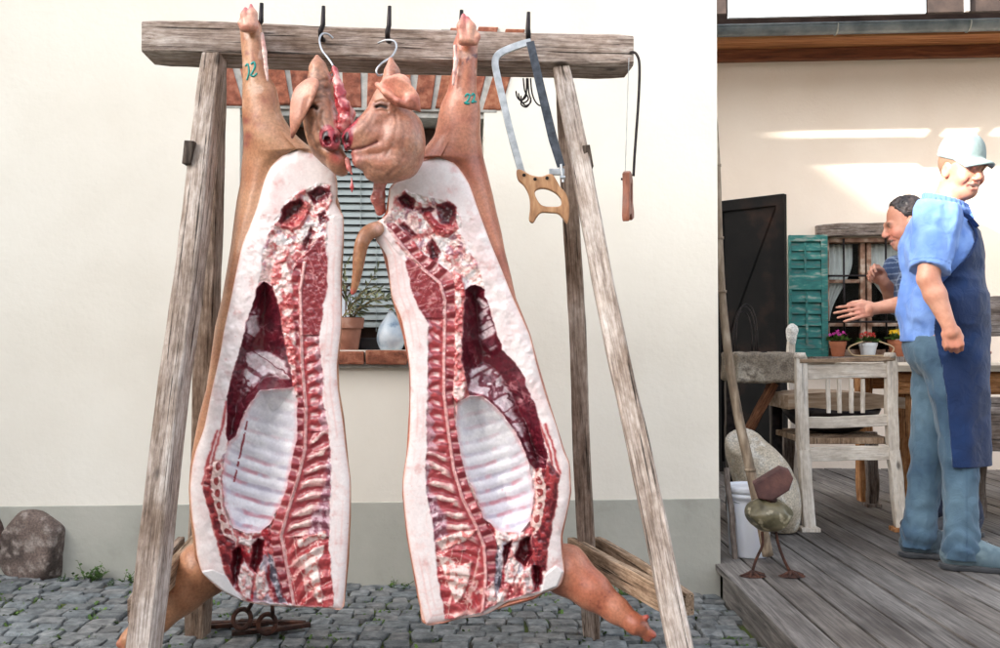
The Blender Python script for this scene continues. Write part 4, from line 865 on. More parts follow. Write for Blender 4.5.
def head_left():
    Y = 2.91; o = pt(316, 56, Y); root = thing('pig_head', 'pig head half with red cut edge and long drooping ear', 'pig head', o, group='halves of the pig head')
    f = SDF(np.array(pt(284, 200, Y - .15)), np.array(pt(364, 40, Y + .15)), .0034)
    f.ell(q3(323, 141, Y + .01), (15 * PX, .062, 26 * PX), rotm('Y', -24), .02); f.ell(q3(335, 158, Y), (11 * PX, .052, 20 * PX), rotm('Y', -30), .018)
    f.ell(q3(319, 112, Y), (17 * PX, .06, 32 * PX), rotm('Y', -6), .02)
    f.cap(q3(324, 112, Y - .02), q3(332, 134, Y - .038), 14 * PX, 10.5 * PX, .018); f.ell(q3(331, 141, Y - .074), (9.0 * PX, .016, 12 * PX), rotm('Z', 10), .003)
    f.cap(q3(333, 152, Y - .03), q3(340, 160, Y - .03), 9 * PX, 8 * PX, .012)
    f.chain([q3(317, 57, Y), q3(318, 68, Y), q3(320, 82, Y), q3(320, 98, Y)], [2.6 * PX, 8.5 * PX, 12 * PX, 14 * PX], .014)
    groove(f, [(313, 112), (317, 110.5), (320, 113)], Y, .0042, .011)
    for P in ([(308, 92), (316, 88), (326, 84)], [(311, 97), (318, 94), (327, 91)], [(312, 102), (317, 100), (323, 99)]):
        for a, b in zip(P[:-1], P[1:]): f.cap(q3(*a, Y - .060), q3(*b, Y - .058), .0042, .0035, .008, 'sub')
    f.cap(q3(326, 150.5, Y - .078), q3(338, 154, Y - .072), .0045, .004, .006, 'sub')
    f.ell(q3(328, 141, Y - .082), (3.6 * PX, .012, 4.6 * PX), None, .003, 'sub'); f.ell(q3(336.5, 139, Y - .080), (3.0 * PX, .012, 4.4 * PX), None, .003, 'sub'); WR = [[(308, 92), (316, 87), (328, 82)], [(311, 98), (319, 94), (329, 91)], [(312, 104), (320, 101), (328, 100)], [(322, 112), (320, 124), (322, 134)], [(326, 116), (325, 126), (327, 131)], [(316, 122), (314, 136), (320, 150)], [(322, 148), (330, 153), (340, 156)]]
    for P in WR: groove(f, P, Y, .0048, .0024)
    # sawn flat on the side where the other half came off
    n_ = np.array((.94, -.30, -.0)); n_ /= np.linalg.norm(n_); top, bot = q3(329, 64, Y - .02), q3(345, 150, Y - .05); ax = bot - top; ax /= np.linalg.norm(ax); nn = n_ - ax * (n_ @ ax); nn /= np.linalg.norm(nn)
    def cut(g, P):
        d = (P - top) @ nn + .010 * (fbm3(P, .03, 2) - .5); zz = sm(pt(0, 150, Y).z, pt(0, 138, Y).z, P[..., 2]); return np.maximum(g, d - (1 - zz) * .035)
    f.fn(cut); f.fn(lambda g, P: g + .002 * (fbm3(P, .03, 3) - .5) * 2)
    me, V = f.mesh('head', 1); n = fbm3(V, .05, 4); n2 = fbm3(V, .010, 3); n3 = fbm3(V, .08, 2)
    c = mixc(np.array((208, 152, 118.)), np.array((172, 114, 86.)), sm(.3, .7, n)); c = mixc(c, np.array((112, 76, 60.)), .6 * sm(.5, .72, n3 * .6 + n2 * .4))
    dcut = (V - top) @ nn; face = sm(-.012, -.004, dcut + .005 * (n - .5)) * sm(pt(0, 156, Y).z, pt(0, 146, Y).z, V[:, 2]); red = mixc(np.array((178, 54, 60.)), np.array((226, 150, 142.)), sm(.4, .6, n2)); red = mixc(red, np.array((236, 206, 200.)), sm(.56, .66, n)); c = mixc(c, red, face)
    def spot(p, r, cc, k=1.0):
        nonlocal c; c = mixc(c, np.array(cc, float), k * np.exp(-(np.linalg.norm((V - p) * np.array((1, .7, 1)), axis=1) / r) ** 2))
    for dx, dz_ in ((0, -6), (-3, 0), (3, 0), (0, 6), (5, 4)): spot(q3(331 + dx, 140 + dz_, Y - .09), .014, (168, 52, 66), .85)
    spot(q3(328, 141, Y - .078), .010, (46, 8, 18)); spot(q3(336.5, 139, Y - .078), .009, (46, 8, 18)); fr_ = V[:, 1] < Y
    for P in WR: c = mixc(c, np.array((96, 62, 50.)), .5 * fr_ * np.exp(-(_pd(P, Y, V) / .0055) ** 2))  # wrinkle folds darkened in the colour, standing in for their shade
    c = mixc(c, np.array((36, 24, 22.)), .95 * fr_ * np.exp(-(_pd([(313, 112), (317, 110.5), (320, 113)], Y, V) / .0052) ** 2)); spot(q3(335, 156, Y - .07), .022, (196, 60, 66), .8); spot(q3(346, 172, Y - .05), .02, (206, 140, 116), .5)
    c = c * .93; c = mixc(c, mixc(np.array((160, 44, 60.)), np.array((126, 26, 42.)), sm(.4, .6, n2)), sm(1.05, .9, disc2(V, 331, 141, 8.8, 12, Y)) * .95); c = mixc(c, np.array((36, 6, 14.)), sm(1.1, .8, disc2(V, 329.5, 141, 4.0, 5.0, Y))); c = mixc(c, np.array((196, 96, 100.)), .6 * np.exp(-((disc2(V, 329.5, 141, 4.0, 5.0, Y) - 1.35) / .2) ** 2))
    set_col(me, lin(c)); link('head', me, M_skin, root)
    # ragged meat standing proud of the cut
    blobs('cut_edge', root, [([q3(334, 66, Y - .03), q3(337, 80, Y - .045), q3(341, 96, Y - .055), q3(344, 110, Y - .055), q3(344, 120, Y - .055), q3(342, 128, Y - .055)], [.004, .010, .016, .021, .019, .012]),
          ([q3(347, 104, Y - .03), q3(351, 114, Y - .03), q3(350, 124, Y - .04)], [.008, .013, .010])], .0028, (160, 36, 46), (224, 160, 152), M_meat, k=.004, rag=.010)
    ear = SDF(np.array(pt(280, 150, Y - .16)), np.array(pt(330, 70, Y + .1)), .003)
    P = [q3(311, 83, Y - .045), q3(305, 91, Y - .058), q3(301, 103, Y - .066), q3(296.5, 119, Y - .066), q3(292, 138, Y - .055)]
    rr = [9 * PX, 12.5 * PX, 11.5 * PX, 7.2 * PX, 1.2 * PX]
    for i in range(40):
        t = i / 39 * 4; k = min(int(t), 3); u = t - k; p = P[k] * (1 - u) + P[k + 1] * u; r_ = rr[k] * (1 - u) + rr[k + 1] * u
        ear.ell(p, (r_, max(.0055, r_ * .20), r_ * .6), rotm('Z', -24), .006)
    ear.cap(q3(307, 98, Y - .088), q3(301, 122, Y - .084), .008, .004, .012, 'sub')
    me, V = ear.mesh('ear', 2); n = fbm3(V, .04, 3); c = mixc(np.array((218, 160, 134.)), np.array((186, 124, 100.)), sm(.3, .7, n)); c = mixc(c, np.array((120, 62, 54.)), np.exp(-(np.linalg.norm(V - P[-1], axis=1) / .02) ** 2) * .8); set_col(me, lin(c)); link('ear', me, M_skin, root)
    return root
head_left(); head_right()
def shook(label, P):
    mb = MB(); mb.tube(spline([list(p) for p in P], 6), .0032, 8); o = mb.mesh('meat_hook'); l = link('meat_hook', o, M_steel); tag(l, label, 'meat hook', 'meat hooks holding the pig heads')
yp = 3.05
shook('bright steel hook through the drooping eared pig head', [pt(333, 38, yp - .042), pt(328, 34, yp - .046), pt(322, 34, yp - .055), pt(319.5, 40, yp - .075), pt(322, 50, yp - .11), pt(328, 58, yp - .135), pt(333, 66, yp - .145), pt(333, 74, yp - .13), pt(326, 77, yp - .13)])
shook('bright steel hook through the smiling pig head', [pt(378, 43, yp - .03), pt(386, 40, yp - .045), pt(394, 41, yp - .06), pt(396.5, 47, yp - .085), pt(392, 56, yp - .115), pt(382, 63, yp - .14), pt(376.5, 70, yp - .15), pt(379, 75.5, yp - .15), pt(388, 72, yp - .14)])

# ---------------------------------------------------------------- bow saw
def P2(pts, Y, o): # photo outline -> local XZ about o
    return [(pt(a, b, Y).x - o.x, pt(a, b, Y).z - o.z) for a, b in pts]
Ys = 3.06; so_ = pt(528, 44, Ys)
saw = thing('bow_saw', 'bone saw with grey steel bow, dark blade and wooden grip hung from the beam hook', 'saw', so_)
SM = Matrix.Translation(so_)
def strip(path, w, Y, o, widths=None):
    P = np.array(path, float); n = len(P); Lf, Rt = [], []
    for i in range(n):
        t = P[min(i + 1, n - 1)] - P[max(i - 1, 0)]; t /= np.linalg.norm(t); nn = np.array((-t[1], t[0])); ww = widths[i] if widths else w
        Lf.append(P[i] + nn * ww / 2); Rt.append(P[i] - nn * ww / 2)
    return P2(Lf + Rt[::-1], Y, o)
bow = spline([(531, 42), (522, 44), (506, 50), (498, 55), (495, 62), (497, 75), (504, 105), (512, 138), (522, 174)], 4)
plate('bow', [strip(bow, 7.2, Ys, so_)], .009, M_steel, saw, SM)
plate('blade', [strip([(530, 42), (541, 90), (553, 140), (561, 167)], 9, Ys, so_, [8, 8.5, 9, 8])], .0022, M_blade, saw, Matrix.Translation(so_ + Vector((0, -.007, 0))), .0005)
grip_o = [(516.5, 171), (521, 170), (530, 175), (541, 177), (551, 174), (556, 180), (560, 187), (566, 194), (569, 204), (569, 216), (567, 224), (563, 219), (558, 214), (549, 213), (541, 213), (537, 217), (533, 223), (529, 220), (530, 208), (529, 196), (524, 186), (518, 180)]
grip_h = [(535, 195), (537, 190), (545, 189), (555, 193), (561, 200), (560, 206), (551, 207), (541, 205)]
plate('grip', [P2([tuple(p) for p in spline(grip_o, 4, True)], Ys, so_), P2([tuple(p) for p in spline(grip_h, 4, True)], Ys, so_)], .024, M_orange if False else speckle('saw_grip_wood', [(.3, (128, 88, 58)), (.5, (164, 120, 84)), (.7, (186, 144, 106))], 1, .5, 30, .2, .002, 6, map=(60, 60, 14)), saw, SM, .004)
for a, b in ((524, 175), (535, 179), (547, 178)): MB().tube([pt(a, b, Ys - .015), pt(a, b, Ys + .015)], .0055, 12).link('rivet', M_iron, saw, smooth=False)
cl = MB(); p = pt(560, 172, Ys); cl.box(p.x - .035, p.x + .014, p.y - .011, p.y + .008, p.z - .010, p.z + .010, b=.002); p = pt(563, 178, Ys); cl.tube([p + Vector((-.01, -.014, 0)), p + Vector((.006, -.014, 0))], .006, 10); cl.tube([pt(561, 164, Ys - .012), pt(563, 182, Ys - .012)], .004, 8)
cl.link('blade_clamp', M_steel, saw)
# ---------------------------------------------------------------- small saw seen edge-on at the beam end
Y2 = 3.14; o2 = pt(634, 52, Y2); s2 = thing('bow_saw', 'small saw with thin black bow and reddish grip hung at the beam end', 'saw', o2)
MB().tube(spline([list(pt(a, b, Y2 + c)) for a, b, c in ((629, 53, .05), (633, 52, .01), (637, 55, 0), (639.5, 66, 0), (638.5, 100, 0), (635, 150, 0), (633.5, 176, 0))], 6), .0045, 8).link('bow', M_iron, s2, smooth=True)
MB().box(-.0006, .0006, -.006, .006, 0, .39, M=Matrix.Translation(pt(625, 178, Y2 - .02)) @ Matrix.Rotation(R(2), 4, 'Y')).link('blade', M_steel, s2)
g2 = [(-.055, .115), (-.03, .125), (-.005, .12), (.012, .10), (.012, .03), (.030, .0), (.030, -.02), (.0, -.03), (-.02, -.012), (-.045, -.02), (-.055, -.04), (-.062, -.02), (-.055, .02), (-.048, .07)]
MG = Matrix.Translation(pt(629, 211, Y2)) @ Matrix.Rotation(R(72), 4, 'Z')
plate('grip', [g2, [(-.03, .09), (-.012, .085), (-.010, .03), (-.025, .012), (-.034, .03)]], .024, speckle('red_grip_wood', [(.3, (92, 50, 36)), (.6, (142, 86, 64))], 1, .5, 30, .2, .002, 6, map=(60, 60, 14)), s2, MG, .004)
mb = MB(); mb.tube([pt(624.5, 172, Y2 - .02), pt(624.5, 184, Y2 - .02)], .005, 8); mb.tube([pt(621, 179, Y2 - .02), pt(628, 179, Y2 - .02)], .004, 8); mb.link('blade_clamp', M_iron, s2)
# ---------------------------------------------------------------- bunch of little hooks under the beam
rn = random.Random(5)
for i in range(5):
    mb = MB(); x0 = 527 + rn.uniform(-4, 4); y0 = 78; ll = rn.uniform(16, 26); w = rn.uniform(-9, 6); yy = 3.13 + .01 * i
    tip = [(x0, y0), (x0 + w * .3, y0 + ll * .6), (x0 + w, y0 + ll), (x0 + w + 5, y0 + ll + 4), (x0 + w + 9, y0 + ll), (x0 + w + 10, y0 + ll - 6)]
    if i % 2 == 0: tip = [(a if k < 2 else 2 * (x0 + w) - a - (k == 2) * 0, b) for k, (a, b) in enumerate(tip)]
    mb.tube(spline([list(pt(a, b, yy)) for a, b in tip], 5), [.0026] * 25 + [.0006], 7)
    o = mb.link('small_hook', M_iron, None, smooth=True); tag(o, 'thin dark hook in the tangled bunch below the beam beside the bow saw', 'hook', 'tangled small hooks below the beam')

# ---------------------------------------------------------------- on the window sill
zs = (HM @ Vector((0, 0, wz0))).z
def sillp(px, off): u, z_ = hl(px, 340, off); return HM @ Vector((u, off, wz0 - .002))
c = sillp(348, .045); pot = thing('flower_pot', 'square shouldered clay pot on the brick window sill', 'pot', c)
k = Matrix.Rotation(HY, 4, 'Z')
mb = MB()
for z0_, z1_, r0, r1 in ((0, .095, .044, .058), (.095, .14, .066, .070)):
    V = []
    for zz, rr_ in ((z0_, r0), (z1_, r1)):
        for a in range(24):
            t = 2 * math.pi * a / 24; V.append((rr_ * math.cos(t), rr_ * math.sin(t), zz))
    n = 24; F = [(i, (i + 1) % n, n + (i + 1) % n, n + i) for i in range(n)] + [tuple(reversed(range(n))), tuple(range(n, 2 * n))]
    mb.add([c + Vector(v) for v in V], F)
mb.link('pot', speckle('old_clay', [(.3, (128, 84, 66)), (.5, (160, 112, 92)), (.72, (196, 160, 144))], 9, .9, 80, .3, .003), pot, smooth=False, auto=40)
MB().tube([c + Vector((0, 0, .132)), c + Vector((0, 0, .143))], .062, 20).link('soil', plain('soil', (52, 40, 32), .95), pot)
# branches
rn = random.Random(12); st = MB(); lf = MB()
for b in range(11):
    a = rn.uniform(-.5, .8); L = rn.uniform(.12, .26); p = c + Vector((rn.uniform(-.03, .03), rn.uniform(-.03, .02), .14)); d = Vector((math.sin(a), rn.uniform(-.3, .05), .75)).normalized(); P = [p.copy()]
    for i in range(7): d = (d + Vector((rn.uniform(-.1, .24), rn.uniform(-.15, .1), -.13))).normalized(); p = p + d * L / 6; P.append(p.copy())
    st.tube(P, [.003 - .0003 * i for i in range(8)], 5)
    for i in range(1, 8):
        for s_ in (-1, 1):
            if rn.random() < .75:
                q = P[i]; dd = (d + Vector((rn.uniform(-.8, .8), rn.uniform(-.6, .6), s_ * rn.uniform(.2, .9)))).normalized(); w = dd.cross(Vector((0, 1, .2))).normalized() * rn.uniform(.004, .006); ln = rn.uniform(.028, .05); g = rn.uniform(.7, 1.1)
                up = dd.cross(w).normalized() * .002
                lf.add([q, q + dd * ln * .5 + w + up, q + dd * ln, q + dd * ln * .5 - w + up, q + dd * ln * .5 - up], [(0, 4, 1), (1, 4, 2), (2, 4, 3), (3, 4, 0)], (g, g, g * .95))
st.link('stem', plain('dry_stem', (126, 112, 78), .8), pot, smooth=True); lf.link('leaves', speckle('olive_leaf', [(.3, (82, 92, 66)), (.7, (136, 142, 112))], 20, .6, 60, .1, .001, attr=True), pot)
c = sillp(391, .06); jug = thing('ceramic_gourd', 'egg shaped blue white ceramic ornament with a short neck on the window sill', 'ornament', c)
prof = [(.036, 0), (.046, .004), (.058, .03), (.062, .055), (.056, .09), (.042, .12), (.026, .142), (.016, .158), (.013, .166), (.016, .172), (.010, .173)]
pp = spline([(a, b) for a, b in prof], 3); MB().lathe([tuple(p) for p in pp], c).link('jar', speckle('blue_glaze', [(.30, (92, 116, 140)), (.45, (168, 182, 194)), (.7, (206, 212, 214))], 14, .25, 40, .1, .002, 6), jug, smooth=True)
MB().tube([c + Vector((-.002, 0, .171)), c + Vector((.004, 0, .182))], [.009, .004], 10).link('stopper', M_brown, jug)
c = sillp(372, .13); tr = MB(); tr.box(c.x - .05, c.x + .05, c.y - .04, c.y + .04, c.z, c.z + .055, b=.005); tag(tr.link('dark_box', plain('black_tin', (34, 34, 38), .4), None), 'small black tin box on the sill behind the clay pot', 'box')
# white lantern with a heart of wrought iron
c = sillp(345, .15); lan = thing('candle_lantern', 'white lantern with rusty iron heart behind the clay pot', 'lantern', c)
MB().box(c.x - .035, c.x + .042, c.y - .02, c.y + .02, c.z, c.z + .26, b=.004).link('glass', plain('frosted_glass', (214, 222, 232), .3), lan)
hp = spline([(0, -.034), (.018, -.012), (.027, .006), (.021, .021), (.009, .021), (0, .010), (-.009, .021), (-.021, .021), (-.027, .006), (-.018, -.012)], 4, True)
MB().tube([c + Vector((a + .008, -.034, b + .262)) for a, b in list(hp) + [hp[0]]], .0042, 7).tube([c + Vector((.008, -.034, .23)), c + Vector((.008, -.034, .02))], .003, 7).tube(spline([list(c + Vector((.008 + a, -.034, b + .25))) for a, b in ((-.016, .012), (-.004, .016), (0, .0), (.004, .016), (.016, .012))], 4), .003, 6).link('heart', M_rust, lan, smooth=True)

# ---------------------------------------------------------------- boulders set in the foot of the wall
def boulder(name, label, c, r, rot, seed, cols, h=.012, mat=None, amp=.18, cat='boulder', flat=None):
    c = np.array(c, float); r = np.array(r, float); f = SDF(c - r.max() * 1.35, c + r.max() * 1.35, h); f.ell(c, r, rot)
    def fn(g, P): q = P + seed * 3.3; return g + r.min() * amp * ((fbm3(q, r.max() * .9, 3) - .5) * 2.0 + .5 * np.abs(fbm3(q + 9, r.max() * .4, 2) - .5))
    f.fn(fn)
    if flat is not None:
        for n_, d_ in flat: n_ = np.array(n_, float); n_ /= np.linalg.norm(n_); f.fn(lambda g, P, n_=n_, d_=d_: np.maximum(g, (P - c) @ n_ - d_ + .02 * (fbm3(P, .08, 3) - .5)))
    me, V = f.mesh(name, 1); n = fbm3(V + seed, r.max() * .5, 5); n2 = fbm3(V - seed, r.max() * .12, 3)
    col = mixc(np.array(cols[0], float), np.array(cols[1], float), sm(.3, .65, n)); col = mixc(col, np.array(cols[2], float), sm(.52, .66, n2)); set_col(me, lin(col))
    o = link(name, me, mat or M_rock); tag(o, label, cat); return o
M_rock = flesh('rock', .9, 70, .8, 0, var=.3)
u, z_ = hl(37, 540); p = HM @ Vector((u, .10, z_ - .03)); boulder('boulder', 'rounded brown boulder set into the foot of the house wall', p, (.165, .20, .21), rotm('Y', 12), 2, ((76, 64, 58), (116, 100, 92), (150, 138, 130)), flat=[((.62, -.2, .75), .155), ((1, -.2, -.05), .135), ((-.2, -1, .1), .15), ((-.75, -.2, .6), .16), ((-.1, -.2, 1), .175)])
u, z_ = hl(0, 545); p = HM @ Vector((u - .05, .10, z_)); boulder('boulder', 'small reddish stone at the picture edge beside the brown boulder', p, (.11, .17, .19), None, 5, ((80, 62, 56), (118, 96, 86), (150, 130, 120)))
# ---------------------------------------------------------------- weeds along the wall foot
def weed(px, off, s_, n, label, seed):
    rn = random.Random(seed); u, _ = hl(px, 580, -off); b = HM @ Vector((u, -off, 0)); b.z = ground_z(b.x) - .01
    mb = MB()
    for i in range(n):
        a = rn.uniform(0, 6.28); e = rn.uniform(.35, 1.35); d = Vector((math.cos(a) * math.cos(e), math.sin(a) * math.cos(e), math.sin(e))); p = b + Vector((rn.uniform(-.35, .35) * s_, rn.uniform(-.2, .1) * s_, 0)); L = rn.uniform(.3, 1.0) * s_
        mb.tube([p, p + d * L * .5, p + d * L * .9 + Vector((0, 0, -.06 * L))], [.0016, .0013, .0008], 4, col=(.7, .8, .6))
        for k in range(4):
            t = .3 + .18 * k; q = p + d * L * t; a2 = rn.uniform(0, 6.28); dd = (d * .5 + Vector((math.cos(a2), math.sin(a2), rn.uniform(-.1, .6)))).normalized(); ll = rn.uniform(.14, .26) * s_; w = dd.cross(Vector((0, 0, 1))).normalized() * ll * rn.uniform(.22, .38); g = rn.uniform(.55, 1.15); dn = Vector((0, 0, -.12 * ll))
            mb.add([q, q + dd * ll * .45 + w, q + dd * ll + dn, q + dd * ll * .45 - w, q + dd * ll * .5 + Vector((0, 0, .08 * ll))], [(0, 1, 4), (1, 2, 4), (2, 3, 4), (3, 0, 4)], (g, g * rn.uniform(.95, 1.1), g * .85))
    o = mb.link('weed', M_leaf); tag(o, label, 'weed', 'weeds along the foot of the wall')
weed(92, .045, .115, 22, 'leafy green weed growing beside the brown boulder', 1); weed(130, .04, .07, 12, 'small green weed between the boulder and the front frame leg', 2); weed(60, .08, .05, 8, 'tiny weed at the foot of the brown boulder', 3)
weed(398, .04, .075, 12, 'weed between the two hanging pork halves', 4); weed(530, .05, .06, 9, 'sparse weed behind the reddish pork foreleg', 5); weed(622, .05, .08, 14, 'green weed showing under the stretcher boards', 6); weed(250, .05, .06, 8, 'weed above the rusty ring irons', 7); weed(112, .10, .05, 6, 'low weed sprouting between cobbles near the leafy weed', 8)
def tuft(k):
    rn = random.Random(40 + k)
    while True:
        x = rn.uniform(-2.4, .95); y = rn.uniform(3.0, 4.1)
        if y < 4.15 + .07 * x: break
    return x, y
ms = MB(); rn = random.Random(77)
for k in range(430):
    x, y = tuft(k); 
    for i in range(5):
        p = Vector((x + rn.uniform(-.03, .03), y + rn.uniform(-.012, .012), ground_z(x) - .008)); a = rn.uniform(0, 6.28); d = Vector((math.cos(a), math.sin(a), rn.uniform(.4, 1.2))).normalized(); L = rn.uniform(.008, .022); w = d.cross(Vector((0, 0, 1))).normalized() * L * .35; g = rn.uniform(.6, 1.2)
        ms.add([p - w, p + w, p + d * L + w * .6, p + d * L - w * .6], [(0, 1, 2, 3)], (g, g, g * .8))
tag(ms.link('moss', M_leaf), 'moss and tiny green sprouts in the joints of the cobbles', 'moss', None, 'stuff')
# ---------------------------------------------------------------- rusty ring irons lying on the cobbles
def irons():
    c = pt(255, 628, 3.42); gz = ground_z(c.x); c.z = gz; r_ = thing('iron_rings', 'rusty flat irons with two upright rings lying on the cobbles below the carcass', 'iron fitting', c)
    rn = random.Random(3)
    for i, (dx, dy, L, a) in enumerate(((-.09, .06, .2, .1), (-.07, .02, .22, .2), (.05, .04, .24, -.1), (.03, -.03, .20, .35), (.11, -.02, .18, .5))):
        MB().box(-L / 2, L / 2, -.013, .013, .0, .014, M=Matrix.Translation(c + Vector((dx, dy, .006 + .004 * (i % 3)))) @ Matrix.Rotation(a, 4, 'Z'), b=.003, jit=.0015).link('flat_bar', M_rust, r_)
    for px, py in ((242, 619), (267, 624)):
        q = pt(px, py, 3.36); P = [q + Vector((.030 * math.cos(t), .012 * math.sin(t), .030 * math.sin(t))) for t in np.linspace(0, 6.283, 22)]
        up = 1 if px < 250 else -.2
        MB().tube(P, .0085, 8).tube([q + Vector((.02, 0, .03)), q + Vector((.02 + .025 * up, .01, .075)), q + Vector((.02 + .035 * up, .01, .10))], .007, 8).link('ring', M_rust, r_, smooth=True)
irons()
# ================================================================ timber deck and the outbuilding behind it
def deck():
    mb = MB(); rn = random.Random(8); x = .935; i = 0
    while x < 7:
        w = .142; y0 = .6
        cuts = [y0] + ([rn.uniform(4.6, 6.9)] if rn.random() < .35 and i > 1 else []) + [7.62 - .07 * (x - 2)]
        for a, b in zip(cuts[:-1], cuts[1:]):
            g = rn.uniform(.78, 1.08); wr = rn.uniform(-.03, .03); dz_ = rn.uniform(-.0015, .0015)
            mb.box(x, x + w - .011, a + .002, b - .002, DECK - .028 + dz_, DECK + dz_, b=.003, col=(g * (1 + wr), g, g * (1 - wr)))
        x += w; i += 1
    m = bpy.data.materials.new('deck_boards'); t, N, L, P = nt(m); co = N.new('ShaderNodeTexCoord').outputs['Object']
    f1 = noise(N, L, co, 1, 8, .65, (70, 3.2, 40), .7); f2 = noise(N, L, co, 1, 5, .6, (4, 1.2, 4)); f3 = noise(N, L, co, 1, 4, .6, (180, 5, 60))
    r1 = ramp(N, [(.30, (66, 63, 61)), (.48, (112, 107, 103)), (.68, (150, 145, 140))]); L.new(f1, r1.inputs['Fac']); r2 = ramp(N, [(.32, (158, 152, 150)), (.6, (255, 255, 255))]); L.new(f2, r2.inputs['Fac']); r3 = ramp(N, [(.30, (70, 66, 66)), (.42, (255, 255, 255))]); L.new(f3, r3.inputs['Fac'])
    a = N.new('ShaderNodeAttribute'); a.attribute_name = 'Col'
    c = mixn(N, L, 1, mixn(N, L, 1, mixn(N, L, .7, r1.outputs[0], r3.outputs[0], 'MULTIPLY'), r2.outputs[0], 'MULTIPLY'), a.outputs['Color'], 'MULTIPLY'); L.new(c, P.inputs['Base Color']); P.inputs['Roughness'].default_value = .72
    bump(N, L, P, f3, .4, .003, bump(N, L, P, f1, .4, .003))
    o = tag(mb.link('deck', m), kind='structure')
    f = MB(); gz = lambda q: ground_z(.93) - .02
    f.box(.950, .982, .6, 4.17, ground_z(.95) - .03, DECK - .032, b=.003); f.link('fascia', m, o)
    MB().box(1.0, 7, .7, 7.3, -.16, -.12).link('underlay', M_dark, o)
deck()
OYAW = R(-4.0); OM = Matrix.Translation((2.0, 7.55, 0)) @ Matrix.Rotation(OYAW, 4, 'Z'); OMi = OM.inverted()
def ol(px, py, off=0.0):
    k = pt(px, py, 1.0).x; base = OM @ Vector((0, off, 0)); tn = math.tan(OYAW); Y = (base.y - tn * base.x) / (1 - tn * k); l = OMi @ pt(px, py, Y); return l.x, l.z
barn = thing('outbuilding', 'warm white outbuilding with wooden eaves, zinc gutter and small barred window', 'building', OM.translation, OYAW)
def opart(name, boxes, mat, par=None, b=0, smooth=False):
    mb = MB()
    for bx in boxes: mb.box(*bx, b=b)
    return mb.link(name, mat, par or barn, None, True)
a0, zt = ol(822, 238); a1, zb = ol(914, 356)
opart('wall', [(-3.0, a0, 0, .3, -.3, 3.42), (a1, 5.5, 0, .3, -.3, 3.42), (a0, a1, 0, .3, -.3, zb), (a0, a1, 0, .3, zt, 3.42)], M_plasterB)
# eaves
zs_ = ol(850, 52)[1]
ob_ = opart('eaves_beam', [(-3, 5.5, -.07, -.004, zs_ - .068, zs_ + .02)], M_brown, b=.006); ob_.data.transform(Matrix.Identity(4))
M_sofx = bpy.data.materials.new('eaves_boards'); _t, _N, _L, _P = nt(M_sofx); _co = _N.new('ShaderNodeTexCoord').outputs['Object']
_f = noise(_N, _L, _co, 1, 7, .62, (2.2, 40, 40), .6); _r = ramp(_N, [(.28, (112, 64, 36)), (.5, (176, 114, 70)), (.7, (206, 150, 100))]); _L.new(_f, _r.inputs['Fac']); _L.new(_r.outputs[0], _P.inputs['Base Color']); _P.inputs['Roughness'].default_value = .7; bump(_N, _L, _P, _f, .3, .004)
opart('eaves_boards', [(-3, 5.5, -.31 + .105 * i, -.31 + .105 * i + .099, zs_ + .022, zs_ + .046) for i in range(3)], M_sofx, b=.003)
ob_.data.materials.clear(); M_bmx = bpy.data.materials.new('eaves_dark'); _t, _N, _L, _P = nt(M_bmx); _co = _N.new('ShaderNodeTexCoord').outputs['Object']
_f = noise(_N, _L, _co, 1, 7, .62, (3, 40, 40), .6); _r = ramp(_N, [(.28, (70, 34, 20)), (.5, (124, 70, 44)), (.7, (156, 96, 62))]); _L.new(_f, _r.inputs['Fac']); _L.new(_r.outputs[0], _P.inputs['Base Color']); _P.inputs['Roughness'].default_value = .75; ob_.data.materials.append(M_bmx)
gz_ = zs_ + .03; gut = MB(); n = 14; prof = [(.062 * math.cos(math.pi + math.pi * k / n), .062 * math.sin(math.pi + math.pi * k / n)) for k in range(n + 1)]
V = []; 
for u in np.linspace(-3, 5.5, 60):
    for (c_, d_) in prof: V.append((u, -.385 + c_, gz_ + .055 + d_))
gut.add(V, [(i * (n + 1) + k, (i + 1) * (n + 1) + k, (i + 1) * (n + 1) + k + 1, i * (n + 1) + k + 1) for i in range(59) for k in range(n)])
gut.tube([(-3, -.447, gz_ + .057), (5.5, -.447, gz_ + .057)], .008, 8)
og = gut.link('gutter', M_zinc, barn, None, True, smooth=True); og.modifiers.new('t', 'SOLIDIFY').thickness = .002
for px in (836, 968):
    u = ol(px, 30, -.385)[0]; mb = MB(); mb.tube([(u + .0, -.385 + .066 * math.cos(math.pi + math.pi * k / 10), gz_ + .055 + .066 * math.sin(math.pi + math.pi * k / 10)) for k in range(11)] + [(u + .02, -.28, gz_ + .09)], .009, 6, flat=.4); mb.link('bracket', plain('bracket_zinc', (196, 196, 190), .5, .3), og, None, True)
opart('roof', [(-3.2, 5.6, -.24, 5.4, 3.56, 3.60)], M_rust, None).data.transform(Matrix.Rotation(R(0), 4, 'X'))
